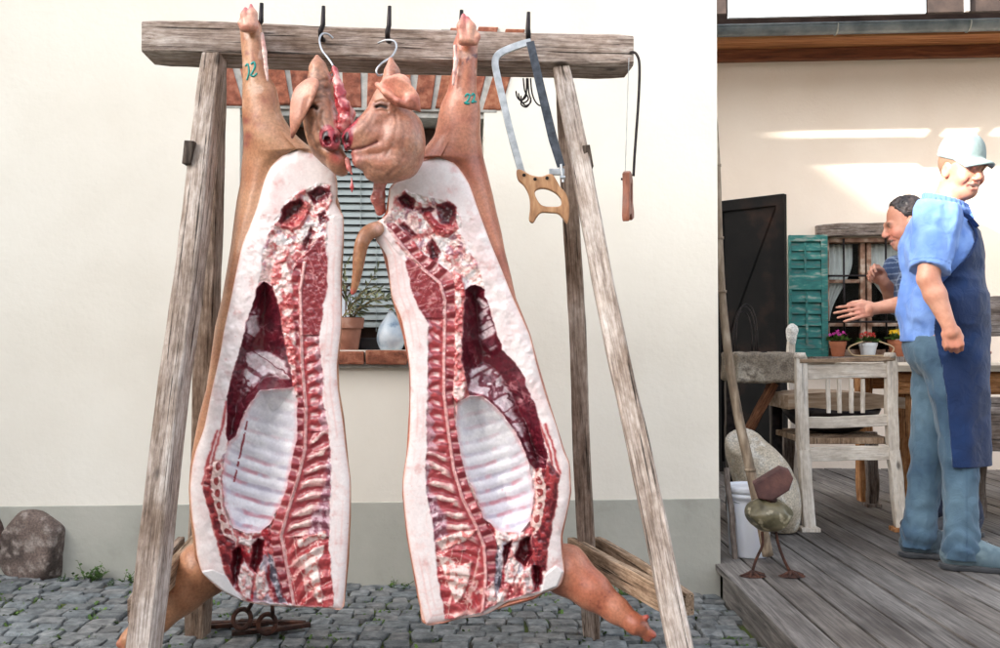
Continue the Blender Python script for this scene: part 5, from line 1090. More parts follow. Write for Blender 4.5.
# railing above the gutter with a white board
MP = speckle('rail_dark', [(.3, (40, 32, 30)), (.7, (74, 60, 54))], 8, .8)
zr = gz_ + .19
OFF = -1.0; ul = ol(728, 20, OFF)[0]; ur = ol(926, 18, OFF)[0]; zr = ol(830, 15.5, OFF)[1]
rb = opart('railing', [(ur + .01, 5.5, OFF, OFF + .03, zr + .005, zr + .22), (-3, ul - .01, OFF, OFF + .03, zr + .03, zr + .22), (-3, 5.5, OFF, OFF + .03, zr + .295, zr + 1.25)], MP, b=.004)  # topmost course is unseen, added with its gap to shape the wall shadow
for u in np.arange(-.26, 5.4, .37): MB().box(-.016, .016, 0, .03, -.16, .52, M=Matrix.Translation((u, OFF + .034, zr + .16)) @ Matrix.Rotation(R(42), 4, 'Y')).link('shadow_strut', MP, barn, None, True)  # unseen slanted struts added to break up the sunlit band on the wall
for u in np.arange(-.26, 5.4, .78): opart('railing_bracket', [(u + .01, u + .05, OFF + .092, -.24, zr + .36, zr + .42)], MP)
opart('back_boards', [(-3, 5.5, -.24, -.20, zs_ + .06, zr + 1.4)], speckle('dark_boards', [(.3, (58, 44, 40)), (.7, (96, 78, 70))], 4, .8))
opart('white_board', [(ul, ur, OFF - .006, OFF + .02, zr, zr + .222)], plain('white_lacquer', (196, 205, 214), .35, var=4), b=.003)
u = ol(966, 12, OFF)[0]; opart('post', [(u - .015, u + .015, OFF - .03, OFF - .002, zr + .0, zr + .8)], plain('pale_post', (190, 186, 184), .6), b=.003)
# window: frame, mullion, bars, curtain, dark room
wn = opart('window', [(a0, a0 + .05, -.012, .12, zb + .05, zt), (a1 - .05, a1, -.012, .12, zb + .05, zt), (a0 - .02, a1 + .02, -.03, .12, zb, zb + .05), (a0 + .05, a1 - .05, -.01, .12, zt - .035, zt),
    ((a0 + a1) / 2 - .045, (a0 + a1) / 2 - .008, .03, .09, zb + .05, zt - .035), ((a0 + a1) / 2 + .006, (a0 + a1) / 2 + .04, .032, .088, zb + .05, zt - .035),
    (a0 + .05, (a0 + a1) / 2 - .047, .04, .085, zb + .62 * (zt - zb), zb + .65 * (zt - zb)), ((a0 + a1) / 2 + .042, a1 - .05, .04, .085, zb + .62 * (zt - zb), zb + .65 * (zt - zb)),
    (a0 + .05, (a0 + a1) / 2 - .047, .04, .085, zb + .25 * (zt - zb), zb + .28 * (zt - zb)), ((a0 + a1) / 2 + .042, a1 - .05, .04, .085, zb + .25 * (zt - zb), zb + .28 * (zt - zb))], speckle('old_frame', [(.3, (98, 66, 48)), (.5, (138, 104, 84)), (.7, (188, 168, 150))], 14, .8, 60, .3), b=.004)
opart('pane', [(a0 + .04, a1 - .04, .060, .064, zb + .04, zt - .03)], M_glass, wn)
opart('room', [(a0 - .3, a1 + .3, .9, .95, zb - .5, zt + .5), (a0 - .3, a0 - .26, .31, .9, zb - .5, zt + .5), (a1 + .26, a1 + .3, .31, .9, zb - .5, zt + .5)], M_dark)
def linpx(px): return ol(px, 300)[0]
bars = MB()
for px in (843, 885): bars.tube([(linpx(px), -.028, zb + .03), (linpx(px), -.028, zt - .01)], .008, 8)
for py in (276, 322): bars.tube([(a0 + .01, -.036, ol(860, py)[1]), (a1 - .01, -.036, ol(860, py)[1])], .008, 8)
bars.link('bars', M_iron, wn, None, True, smooth=True)
M_cur = plain('curtain_cloth', (222, 220, 216), .9, var=6)
def curtain(side, u0, u1):
    V = []; F = []; nz, nu = 26, 30
    for j in range(nz + 1):
        t = j / nz; z = zt - .04 - t * (zt - zb - .10); k = 1 - .82 * sm(.15, .75, t) if t < .8 else 1 - .82 + .1 * (t - .8)
        for i in range(nu + 1):
            s = i / nu; uu = (u0 + (u1 - u0) * s * k) if side > 0 else (u1 - (u1 - u0) * (1 - s) * k); V.append((uu, .11 + .012 * math.sin(s * 34) * (1 + t), z))
    F = [(j * (nu + 1) + i, j * (nu + 1) + i + 1, (j + 1) * (nu + 1) + i + 1, (j + 1) * (nu + 1) + i) for j in range(nz) for i in range(nu)]
    o = link('curtain', mesh_np('curtain', V, F), M_cur, wn, None, True); o.modifiers.new('t', 'SOLIDIFY').thickness = .002
um = (a0 + a1) / 2
curtain(1, a0 + .04, um - .08); curtain(-1, um + .0, a1 - .04)
ux0, zz = ol(815, 226); ux1, _ = ol(918, 224)
o = member('window_lintel', OM @ Vector((ux0, -.02, zt + .052)), OM @ Vector((ux1, -.02, zt + .056)), .10, .10, M_greyw, barn, xdir=(0, 0, 1), seg=14, wob=.006)
# ---------------------------------------------------------------- green shutter folded back on the wall
b0, s1 = ol(787, 236); b1, s0 = ol(826, 357); b0 -= .0
so3 = OM @ Vector(((b0 + b1) / 2, -.05, s0)); sh = thing('shutter', 'weathered green louvred shutter beside the barred window', 'shutter', so3, OYAW)
M_green = speckle('green_paint', [(.32, (96, 108, 100)), (.44, (42, 104, 100)), (.58, (56, 124, 116)), (.68, (142, 154, 144))], 1, .75, 30, .4, .003, 7, map=(7, 20, 26))
def spart(nm, boxes): 
    mb = MB()
    for bx in boxes: mb.box(*bx, b=.003)
    return mb.link(nm, M_green, sh, Matrix.Translation((-(b0 + b1) / 2, .05, -s0)), True)
H = s1 - s0; wv = b1 - b0; sw = wv * .17
spart('frame', [(b0, b0 + sw * .35, -.075, -.03, s0, s1), (b1 - sw, b1, -.075, -.03, s0, s1), (b0 + sw * .35, b1 - sw, -.074, -.031, s1 - .05, s1 - .001), (b0 + sw * .35, b1 - sw, -.074, -.031, s0 + .001, s0 + .07), (b0 + sw * .35, b1 - sw, -.074, -.031, s0 + H * .55, s0 + H * .66)])
lv = MB()
for z0_, z1_, n in ((s0 + .07, s0 + H * .55, 5), (s0 + H * .66, s1 - .05, 4)):
    for i in range(n):
        zc = z0_ + (i + .5) * (z1_ - z0_) / n; h_ = (z1_ - z0_) / n * .62; rn_ = random.uniform(-.004, .004)
        lv.box(b0 + sw * .35, b1 - sw, -.008, .008, -h_, h_, M=Matrix.Translation((0, -.052 + rn_, zc)) @ Matrix.Rotation(R(-16), 4, 'X'), b=.002, jit=.002)
lv.link('louvre', M_green, sh, Matrix.Translation((-(b0 + b1) / 2, .05, -s0)), True)
uc = b0 + wv * .44
spart('tilt_rod', [(uc - .008, uc + .008, -.088, -.076, s0 + .10, s0 + H * .53), (uc - .008 - .01, uc + .008 - .01, -.088, -.076, s0 + H * .69, s1 - .06)])
# ---------------------------------------------------------------- black iron door leaf
dl, dr = pt(716, 330, 7.25), pt(786, 330, 6.85); dv = Vector((dr.x - dl.x, dr.y - dl.y, 0)); dw = dv.length; dv.normalize()
DM = Matrix(((dv.x, -dv.y, 0, dl.x), (dv.y, dv.x, 0, dl.y), (0, 0, 1, DECK), (0, 0, 0, 1))); dh = pt(784, 191, 6.85).z - DECK; dhl = pt(716, 202, 7.25).z - DECK
dd = thing('iron_door', 'black rusty sheet iron door leaf standing open beside the house corner', 'door', DM.translation)
M_door = speckle('black_sheet', [(.35, (10, 10, 11)), (.52, (18, 17, 17)), (.62, (38, 28, 24)), (.76, (70, 46, 34))], 3.0, .65, 60, .3, .004, 8, 0, None, .12)
mb = MB().box(0, dw, 0, .02, .01, min(dh, dhl) - .002); mb.link('sheet', M_door, dd, DM)
mb = MB(); mb.box(0, dw, -.022, -.002, min(dh, dhl) - .08, min(dh, dhl), b=.004).box(dw - .06, dw + .004, -.024, -.001, .012, dh - .082, b=.004).box(-.002, .06, -.024, -.001, .012, dhl - .082, b=.004).box(.06, dw - .06, -.0225, -.0015, .02, .09, b=.004)
for p0, p1 in (((dw - .07, dh - .10), (.10, 1.0)), ): 
    a = Vector((p0[0], -.012, p0[1])); b = Vector((p1[0], -.012, p1[1])); mb.tube([a + Vector((0, .012, 0)), b + Vector((0, .012, 0))], .014, 6, flat=.4)
mb.link('frame', M_door, dd, DM)
# ---------------------------------------------------------------- stone trough with wire hoops
c = pt(759, 367, 5.45); tz = c.z; tr = thing('stone_trough', 'rough grey stone trough slab on a dark timber bracket by the house corner', 'stone trough', (c.x, c.y, DECK))
f = SDF(np.array(c) - (.30, .30, .16), np.array(c) + (.30, .30, .16), .008); f.box(np.array(c), (.172, .19, .082), None, .018); f.fn(lambda g, P: g + .022 * (fbm3(P, .06, 4) - .5))
me, V = f.mesh('slab', 0); n = fbm3(V, .12, 4); n2 = fbm3(V, .02, 3); set_col(me, lin(mixc(mixc(np.array((150, 138, 122.)), np.array((192, 182, 166.)), sm(.35, .65, n)), np.array((112, 100, 88.)), .7 * sm(.55, .7, n2)))); link('slab', me, M_rock, tr)
member('bracket', (c.x - .13, c.y + .12, DECK), (c.x - .13, c.y + .12, tz - .085), .06, .06, M_iron, tr, seed=2); member('bracket', (c.x - .11, c.y - .06, tz - .40), (c.x + .07, c.y - .06, tz - .09), .05, .05, M_brown, tr, seed=3); member('bracket', (c.x + .12, c.y + .10, DECK), (c.x + .12, c.y + .10, tz - .085), .06, .06, M_iron, tr, seed=4)
wc = thing('wire_hoops', 'thin dark wire hoops standing on the stone trough', 'wire basket', (c.x - .03, c.y, tz + .08))
for x0, x1, hgt, yy in ((-.14, -.01, .27, -.03), (-.14, -.025, .23, .03), (-.13, .005, .26, .07)):
    P = [Vector((c.x + (x0 + x1) / 2 + (x1 - x0) / 2 * math.cos(t), c.y + yy + .02 * math.cos(t), tz + .082 + hgt * max(0, math.sin(t)) ** .6)) for t in np.linspace(math.pi, 0, 24)]
    MB().tube(P, .0035, 6).link('hoop', M_iron, wc, smooth=True)
MB().box(c.x - .165, c.x + .03, c.y - .06, c.y + .09, tz + .081, tz + .087, b=.002).link('base', M_iron, wc)
# ---------------------------------------------------------------- pale rock, bucket, leaning pole, vine
p = pt(763, 500, 4.95); p.z = DECK + .26; boulder('boulder', 'large pale boulder on the deck behind the bucket', p, (.142, .17, .32), rotm('Y', -26), 8, ((206, 190, 166), (228, 216, 196), (238, 231, 218)), amp=.26, flat=[((.85, -.2, .5), .17), ((0, 0, -1), .255), ((-.3, -.5, .8), .22)])
c = pt(749, 552, 4.42); c.z = DECK; bk = thing('bucket', 'white translucent plastic bucket with lid standing on the deck corner', 'bucket', c)
M_plast = bpy.data.materials.new('milky_plastic'); _t, _N, _L, _P = nt(M_plast); _P.inputs['Base Color'].default_value = (.80, .83, .90, 1); _P.inputs['Roughness'].default_value = .35; _P.inputs['Subsurface Weight'].default_value = .3; _P.inputs['Subsurface Radius'].default_value = (.05, .05, .06)
MB().lathe([(.084, 0), (.088, .006), (.098, .24), (.100, .262), (.104, .262), (.104, .285), (.099, .285)], c, 40).link('tub', M_plast, bk, smooth=True)
MB().lathe([(.099, .286), (.107, .286), (.107, .312), (.103, .318), (.094, .318), (.092, .312), (.06, .311), (.01, .311)], c, 40).link('lid', M_plast, bk, smooth=True)
MB().tube([c + Vector((.105 * math.cos(t), -.105 * math.sin(t) * .75 - .01, .27 - .03 * math.sin(t))) for t in np.linspace(.05, 3.09, 20)], .0035, 6).link('handle', plain('handle_wire', (170, 172, 178), .5), bk, smooth=True)
pl_ = spline([list(pt(a, b, y)) for a, b, y in ((768, 556, 4.26), (759, 510, 4.27), (748, 460, 4.29), (738, 415, 4.31), (729, 360, 4.33), (723.5, 310, 4.34), (720.5, 265, 4.35), (718.5, 220, 4.36), (717, 175, 4.37), (714, 125, 4.38), (709.5, 70, 4.39), (707, 20, 4.40))], 5)
M_pole = speckle('bark_pole', [(.3, (92, 80, 68)), (.5, (136, 118, 98)), (.72, (176, 160, 140))], 1, .8, 30, .5, .004, 7, map=(40, 40, 9))
mb = MB(); mb.tube([Vector(p) for p in pl_], list(np.interp(np.linspace(0, 1, len(pl_)), [0, .35, .5, 1], [.025, .021, .016, .019])), 10)
for k in (9, 17, 27, 33, 41): mb.tube([Vector(pl_[k]) - Vector((0, 0, .006)), Vector(pl_[k]) + Vector((0, 0, .006))], [.0265 if k < 17 else .021] * 2, 10)
tag(mb.link('leaning_pole', M_pole, smooth=True), 'long bent wooden pole leaning on the house corner from the deck', 'pole')
tag(member('stick', pt(735, 561, 4.34), pt(727, 468, 4.36), .022, .022, M_greyw, None, seed=5), 'short grey stick leaning on the wall beside the bucket', 'stick')
# ---------------------------------------------------------------- bird of stone and scrap iron
def bird():
    Y = 4.02; b = pt(769, 515, Y); r_ = thing('bird_ornament', 'garden bird made of a mossy stone body, rusty iron head and wire legs', 'garden ornament', (b.x, b.y, DECK))
    c = np.array(b); f = SDF(c - .16, c + .16, .005); f.ell(c, (.100, .085, .070), rotm('Y', 6)); f.ell(c + (-.03, 0, .012), (.06, .06, .05), None, .02)
    for n_, d_ in (((-.7, -.2, -.6), .075), ((.8, -.3, -.5), .080), ((.2, -.9, -.35), .078), ((-.6, -.5, .6), .078), ((.7, -.5, .5), .082)):
        n_ = np.array(n_); n_ = n_ / np.linalg.norm(n_); f.fn(lambda g, P, n_=n_, d_=d_: np.maximum(g, (P - c) @ n_ - d_))
    f.fn(lambda g, P: g + .012 * (fbm3(P, .05, 4) - .5)); me, V = f.mesh('body', 1); n = fbm3(V, .07, 4); n2 = fbm3(V, .02, 3)
    set_col(me, lin(mixc(mixc(np.array((58, 54, 38.)), np.array((112, 104, 80.)), sm(.3, .65, n)), np.array((176, 166, 140.)), .8 * sm(.58, .7, n2)))); link('body', me, speckle('wet_stone', [(.3, (220, 220, 220)), (.7, (255, 255, 255))], 30, .3, 60, .4, .003, attr=True), r_)
    hp = [(753, 483), (758, 498), (772, 500), (788, 489), (792, 477), (788, 469), (779, 466), (768, 473)]
    hc = pt(772, 484, Y - .03); plate('head', [P2(hp, Y - .03, hc)], .075, speckle('iron_head', [(.3, (58, 38, 38)), (.55, (88, 58, 54)), (.75, (112, 76, 66))], 14, .7, 120, .5, .003), r_, Matrix.Translation(hc) @ Matrix.Rotation(R(-12), 4, 'Z'), .008)
    MB().tube([pt(770, 502, Y - .02), pt(771, 496, Y - .02)], [.03, .024], 10).link('neck', M_rust, r_, smooth=True)
    for P, ft in (([(762, 532), (762.5, 545), (756, 560), (752, 573)], 752), ([(776, 531), (778, 543), (784, 560), (791, 574)], 791)):
        yy = Y - .0; pts = [pt(a, b_, yy) for a, b_ in P]; pts[-1].z = DECK + .012; MB().tube(spline([list(p) for p in pts], 4), .0062, 8).link('leg', M_rust, r_, smooth=True)
        q = pts[-1].copy(); mb = MB(); 
        for a in (-2.7, -2.0, -1.2, -.5, .2): mb.tube([q + Vector((0, 0, .006)), q + Vector((math.cos(a) * .03, math.sin(a) * .03, -.002)), q + Vector((math.cos(a) * .055, math.sin(a) * .05, -.008))], [.008, .007, .004], 6)
        mb.add([q + Vector((.056 * math.cos(t), .04 * math.sin(t) - .012, -.0095)) for t in np.linspace(0, 6.28, 14)[:-1]] + [q + Vector((0, 0, .004))], [(i, (i + 1) % 13, 13) for i in range(13)])
        mb.link('foot', M_rust, r_, smooth=True)
bird()
# ---------------------------------------------------------------- white worn bench chair
def chair():
    Y0, Y1 = 4.98, 5.62
    def L(px, py, Y=Y0): return pt(px, py, Y)
    zf = lambda p: Vector((p.x, p.y, DECK))
    c0 = L(803, 525); c1 = L(895, 525); r_ = thing('wooden_chair', 'worn white wooden chair seen from behind with four thin back spindles', 'chair', ((c0.x + c1.x) / 2, 5.3, DECK))
    for (pxt, pxm, pxb) in ((800, 803.5, 809), (890, 893, 901)):
        a = zf(L(pxb, 525)); a.z += .022; m = L(pxm, 450); b = L(pxt, 356)
        member('leg', a, m, .060, .050, M_white, r_, seed=int(pxt), seg=10, wob=.002); member('back_post', m, b, .058, .046, M_white, r_, seed=int(pxb), seg=10, wob=.002); 
        q = a.copy(); MB().box(q.x - .048, q.x + .048, q.y - .04, q.y + .04, DECK, DECK + .022, b=.004).link('foot_block', M_orange if pxt > 850 else M_white, r_)
        MB().tube([b + Vector((0, 0, -.01)), b + Vector((0, 0, .018))], [.034, .026], 10).link('finial', M_white, r_, smooth=True)
    member('top_rail', L(803, 372), L(891, 370), .074, .028, M_white, r_, xdir=(0, 0, 1), seed=5, wob=.002); member('mid_rail', L(806, 423), L(892, 420), .058, .026, M_white, r_, xdir=(0, 0, 1), seed=6, wob=.002); member('cap_rail', L(799, 361, Y0 - .01), L(894, 359, Y0 - .01), .022, .04, M_board, r_, xdir=(0, 0, 1), seed=6, wob=.002)
    for px in (828.5, 839.5, 851.5, 863): member('spindle', L(px, 413), L(px - .5, 379), .019, .019, M_white, r_, seed=int(px), seg=5, wob=.001)
    member('seat_rail', L(808, 455, Y0 - .004), L(893, 452, Y0 - .004), .072, .026, M_white, r_, xdir=(0, 0, 1), seed=8, wob=.002)
    zs2 = L(850, 441).z
    xl, xr = L(806, 440).x, L(894, 440).x
    se = MB()
    for i in range(4): se.box(xl + .0, xr, Y0 + .03 + .15 * i, Y0 + .03 + .15 * i + .146, zs2 - .018, zs2 + .012, b=.005, jit=.002)
    se.link('seat', M_board, r_)
    for px in (788, 872): 
        q = zf(pt(px, 488, Y1 + .12)); member('leg', q, q + Vector((0, 0, zs2 - DECK - .02)), .062, .055, M_greyw, r_, seed=px, seg=8); MB().box(q.x - .045, q.x + .045, q.y - .04, q.y + .04, DECK, DECK + .02, b=.004).link('foot_block', M_greyw, r_)
    return zs2, (xl + xr) / 2
zseat, xmid = chair()
c = Vector((xmid + .03, 5.36, zseat + .014)); bw = thing('iron_bowl', 'large dark iron bowl resting on the seat of the white chair', 'bowl', c)
MB().lathe([(.08, 0), (.15, .012), (.21, .05), (.25, .105), (.262, .13), (.256, .13), (.243, .104), (.2, .056), (.14, .02), (.02, .014)], c, 44).link('bowl', M_iron, bw, smooth=True)
lid = thing('wooden_board', 'curved old wooden board laid across the iron bowl', 'board', c + Vector((0, 0, .134)))
V = []; F = []; nu = 16
for j, (yy) in enumerate((-.2, .2)):
    for i in range(nu + 1):
        s = i / nu; u = -.29 + .62 * s; top = .075 + .022 * math.sin(s * math.pi) - .012 * s
        V += [(u, yy, .0 + .01 * math.sin(s * 9)), (u, yy, top)]
k = 2 * (nu + 1)
for i in range(nu): F += [(2 * i, 2 * i + 2, 2 * i + 3, 2 * i + 1), (k + 2 * i + 1, k + 2 * i + 3, k + 2 * i + 2, k + 2 * i), (2 * i + 1, 2 * i + 3, k + 2 * i + 3, k + 2 * i + 1), (2 * i + 2, 2 * i, k + 2 * i, k + 2 * i + 2)]
F += [(0, 1, k + 1, k), (2 * nu + 1, 2 * nu, k + 2 * nu, k + 2 * nu + 1)]
me = mesh_np('board', V, F); M_sl = speckle('split_board', [(.3, (128, 104, 82)), (.5, (170, 146, 122)), (.7, (196, 178, 158))], 1, .85, 30, .5, .004, 7, map=(5, 40, 40)); link('board', me, M_sl, lid, Matrix.Translation(c + Vector((0, 0, .134))), smooth=False)
# ---------------------------------------------------------------- table
def table():
    yf, yb = 5.28, 6.1; xl = pt(897, 366, yf).x; xr = 4.3; zt_ = pt(905, 365, yf).z; r_ = thing('wooden_table', 'heavy wooden table with orange brown legs standing beyond the man in the apron', 'table', (3.2, 5.7, DECK))
    mb = MB()
    for i in range(6): mb.box(xl - .05, xr, yf - .03 + i * .146, yf - .03 + i * .146 + .142, zt_ - .036, zt_ + random.uniform(-.001, .001), b=.004)
    mb.link('tabletop', speckle('table_boards', [(.3, (156, 140, 122)), (.5, (196, 184, 166)), (.7, (218, 208, 194))], 1, .7, 30, .3, .003, 7, map=(2, 26, 26)), r_)
    member('apron', (xl + .02, yf + .03, zt_ - .10), (xr - .05, yf + .03, zt_ - .10), .12, .03, M_orange, r_, xdir=(0, 0, 1)); member('apron', (xl + .02, yb - .1, zt_ - .10), (xr - .05, yb - .1, zt_ - .10), .12, .03, M_orange, r_, xdir=(0, 0, 1))
    for x, y in ((xl + .065, yf + .10), (xr - .1, yf + .10), (xl + .065, yb - .16), (xr - .1, yb - .16)): member('leg', (x, y, DECK), (x, y, zt_ - .04), .085, .085, M_orange, r_, seed=int(x * 9))
    return zt_
ztab = table()
# ---------------------------------------------------------------- grey plank bench at the right edge
def bench():
    Y = 4.9; x0 = pt(978, 380, Y).x; r_ = thing('plank_bench', 'grey weathered plank bench back partly hidden behind the blue apron', 'bench', (x0 + .45, Y + .3, DECK))
    for py, h_, s_ in ((316, 40, 1), (418, 42, 3), (445, 12, 5)):
        z = pt(990, py, Y).z; hh = h_ / FPX * Y; member('back_plank', (x0, Y + .0, z), (x0 + 1.1, Y + .03, z), hh, .035, M_greyw, r_, xdir=(0, 0, 1), seed=s_)
    for x in (x0 + .25, x0 + .9): member('leg', (x, Y + .05, DECK), (x, Y + .05, pt(990, 300, Y).z), .06, .05, M_greyw, r_, seed=3); member('leg', (x, Y + .5, DECK), (x, Y + .5, DECK + .42), .06, .05, M_greyw, r_, seed=4)
    member('seat', (x0, Y + .3, DECK + .44), (x0 + 1.1, Y + .3, DECK + .44), .42, .035, M_greyw, r_, xdir=(0, 1, 0), seed=7)
bench()
# ---------------------------------------------------------------- flower pots on the outer window sill
opart('outer_sill', [(a0 - .12, a1 + .1, -.20, -.032, zb - .045, zb - .004)], M_greyw, b=.004)
def fpot(px, label, rim, h, mat, flower, fc2, white=False, spread=.055):
    u = ol(px, 350, -.115)[0]; c = OM @ Vector((u, -.115, zb - .003)); r_ = thing('flower_pot', label, 'flower pot', c, group='flower pots on the window sill')
    MB().lathe([(rim * .68, 0), (rim * .72, .004), (rim * .94, h * .74), (rim, h * .75), (rim * 1.04, h), (rim * .93, h), (rim * .9, h * .88), (.004, h * .88)], c, 32).link('pot', mat, r_, smooth=False, auto=40)
    rn = random.Random(int(px)); lf = MB(); fl = MB()
    for i in range(60):
        a = rn.uniform(0, 6.28); e = rn.uniform(-.1, 1.3); d = Vector((math.cos(a) * math.cos(e), math.sin(a) * math.cos(e), math.sin(e))); q = c + Vector((d.x * rim * .8, d.y * rim * .8, h + .008)); L = rn.uniform(.03, .06); w = d.cross(Vector((.2, .1, 1))).normalized() * L * .3; g = rn.uniform(.6, 1.2)
        lf.add([q, q + d * L * .5 + w, q + d * L, q + d * L * .5 - w, q + d * L * .5 + Vector((0, 0, .006))], [(0, 1, 4), (1, 2, 4), (2, 3, 4), (3, 0, 4)], (g, g, g * .9))
    for i in range(26):
        a = rn.uniform(0, 6.28); rr_ = math.sqrt(rn.random()) * spread; q = c + Vector((rr_ * math.cos(a), rr_ * math.sin(a), h + .05 + rn.uniform(-.012, .018) + .02 * (1 - rr_ / spread))); g = rn.uniform(.6, 1.15); nrm = Vector((rn.uniform(-.6, .6), rn.uniform(-1, .1), rn.uniform(.2, 1))).normalized(); t1 = nrm.orthogonal().normalized(); t2 = nrm.cross(t1)
        for k in range(5):
            b = 2 * math.pi * k / 5; dd = t1 * math.cos(b) + t2 * math.sin(b); ee = t1 * math.cos(b + .5) + t2 * math.sin(b + .5); ff = t1 * math.cos(b - .5) + t2 * math.sin(b - .5); s_ = rn.uniform(.011, .017)
            fl.add([q, q + ff * s_ * .7 + nrm * .003, q + dd * s_ + nrm * .001, q + ee * s_ * .7 + nrm * .003], [(0, 1, 2, 3)], (g, g, g))
    lf.link('leaves', M_leaf, r_); fl.link('blossom', speckle('petals_' + flower[0], [(.3, flower[1]), (.7, fc2)], 60, .6, 80, .1, .001, attr=True), r_)
fpot(838, 'small clay pot of pink purple flowers on the outer sill', .062, .115, M_terra, ('pink', (168, 30, 120)), (222, 70, 176))
fpot(868, 'white pot of red flowers in a cane holder on the outer sill', .068, .105, plain('white_pot', (226, 228, 228), .4), ('red', (176, 24, 26)), (214, 60, 40))
fpot(897, 'clay pot of yellow flowers on the outer sill beside the man', .066, .125, M_terra, ('yellow', (226, 170, 10)), (250, 214, 40))
u = ol(868, 350, -.115)[0]; mb = MB(); q_ = [(.06, .11), (.09, .10), (.15, .075), (.165, .05), (.13, .008), (.05, .004)]
mb.tube(spline([list(OM @ Vector((u + a, -.19, zb + b))) for a, b in [(-a, b) for a, b in q_] + q_[::-1]], 5), .006, 7)
tag(mb.link('cane_holder', plain('cane', (186, 160, 124), .6), smooth=True), 'bent cane plant holder around the white flower pot', 'plant holder')
# white cloth ball hung on the far post of the chair
p = pt(791.5, 335, 6.2); f = SDF(np.array(p) - .12, np.array(p) + .12, .006); f.ell(np.array(p), (.034, .035, .075), None); f.ell(np.array(p) + (.004, 0, .03), (.040, .035, .04), None); f.fn(lambda g, P: g + .014 * (fbm3(P, .04, 3) - .5)); me, V = f.mesh('cloth', 1); set_col(me, np.tile(lin((226, 222, 214)), (len(V), 1)))
pw = thing('white_post', 'slim white post with a crumpled white cloth on top beside the iron door', 'post', (p.x, p.y, DECK)); link('cloth', me, M_rock, pw); member('post', (p.x, p.y, DECK), (p.x, p.y, p.z - .04), .045, .045, M_white, pw)
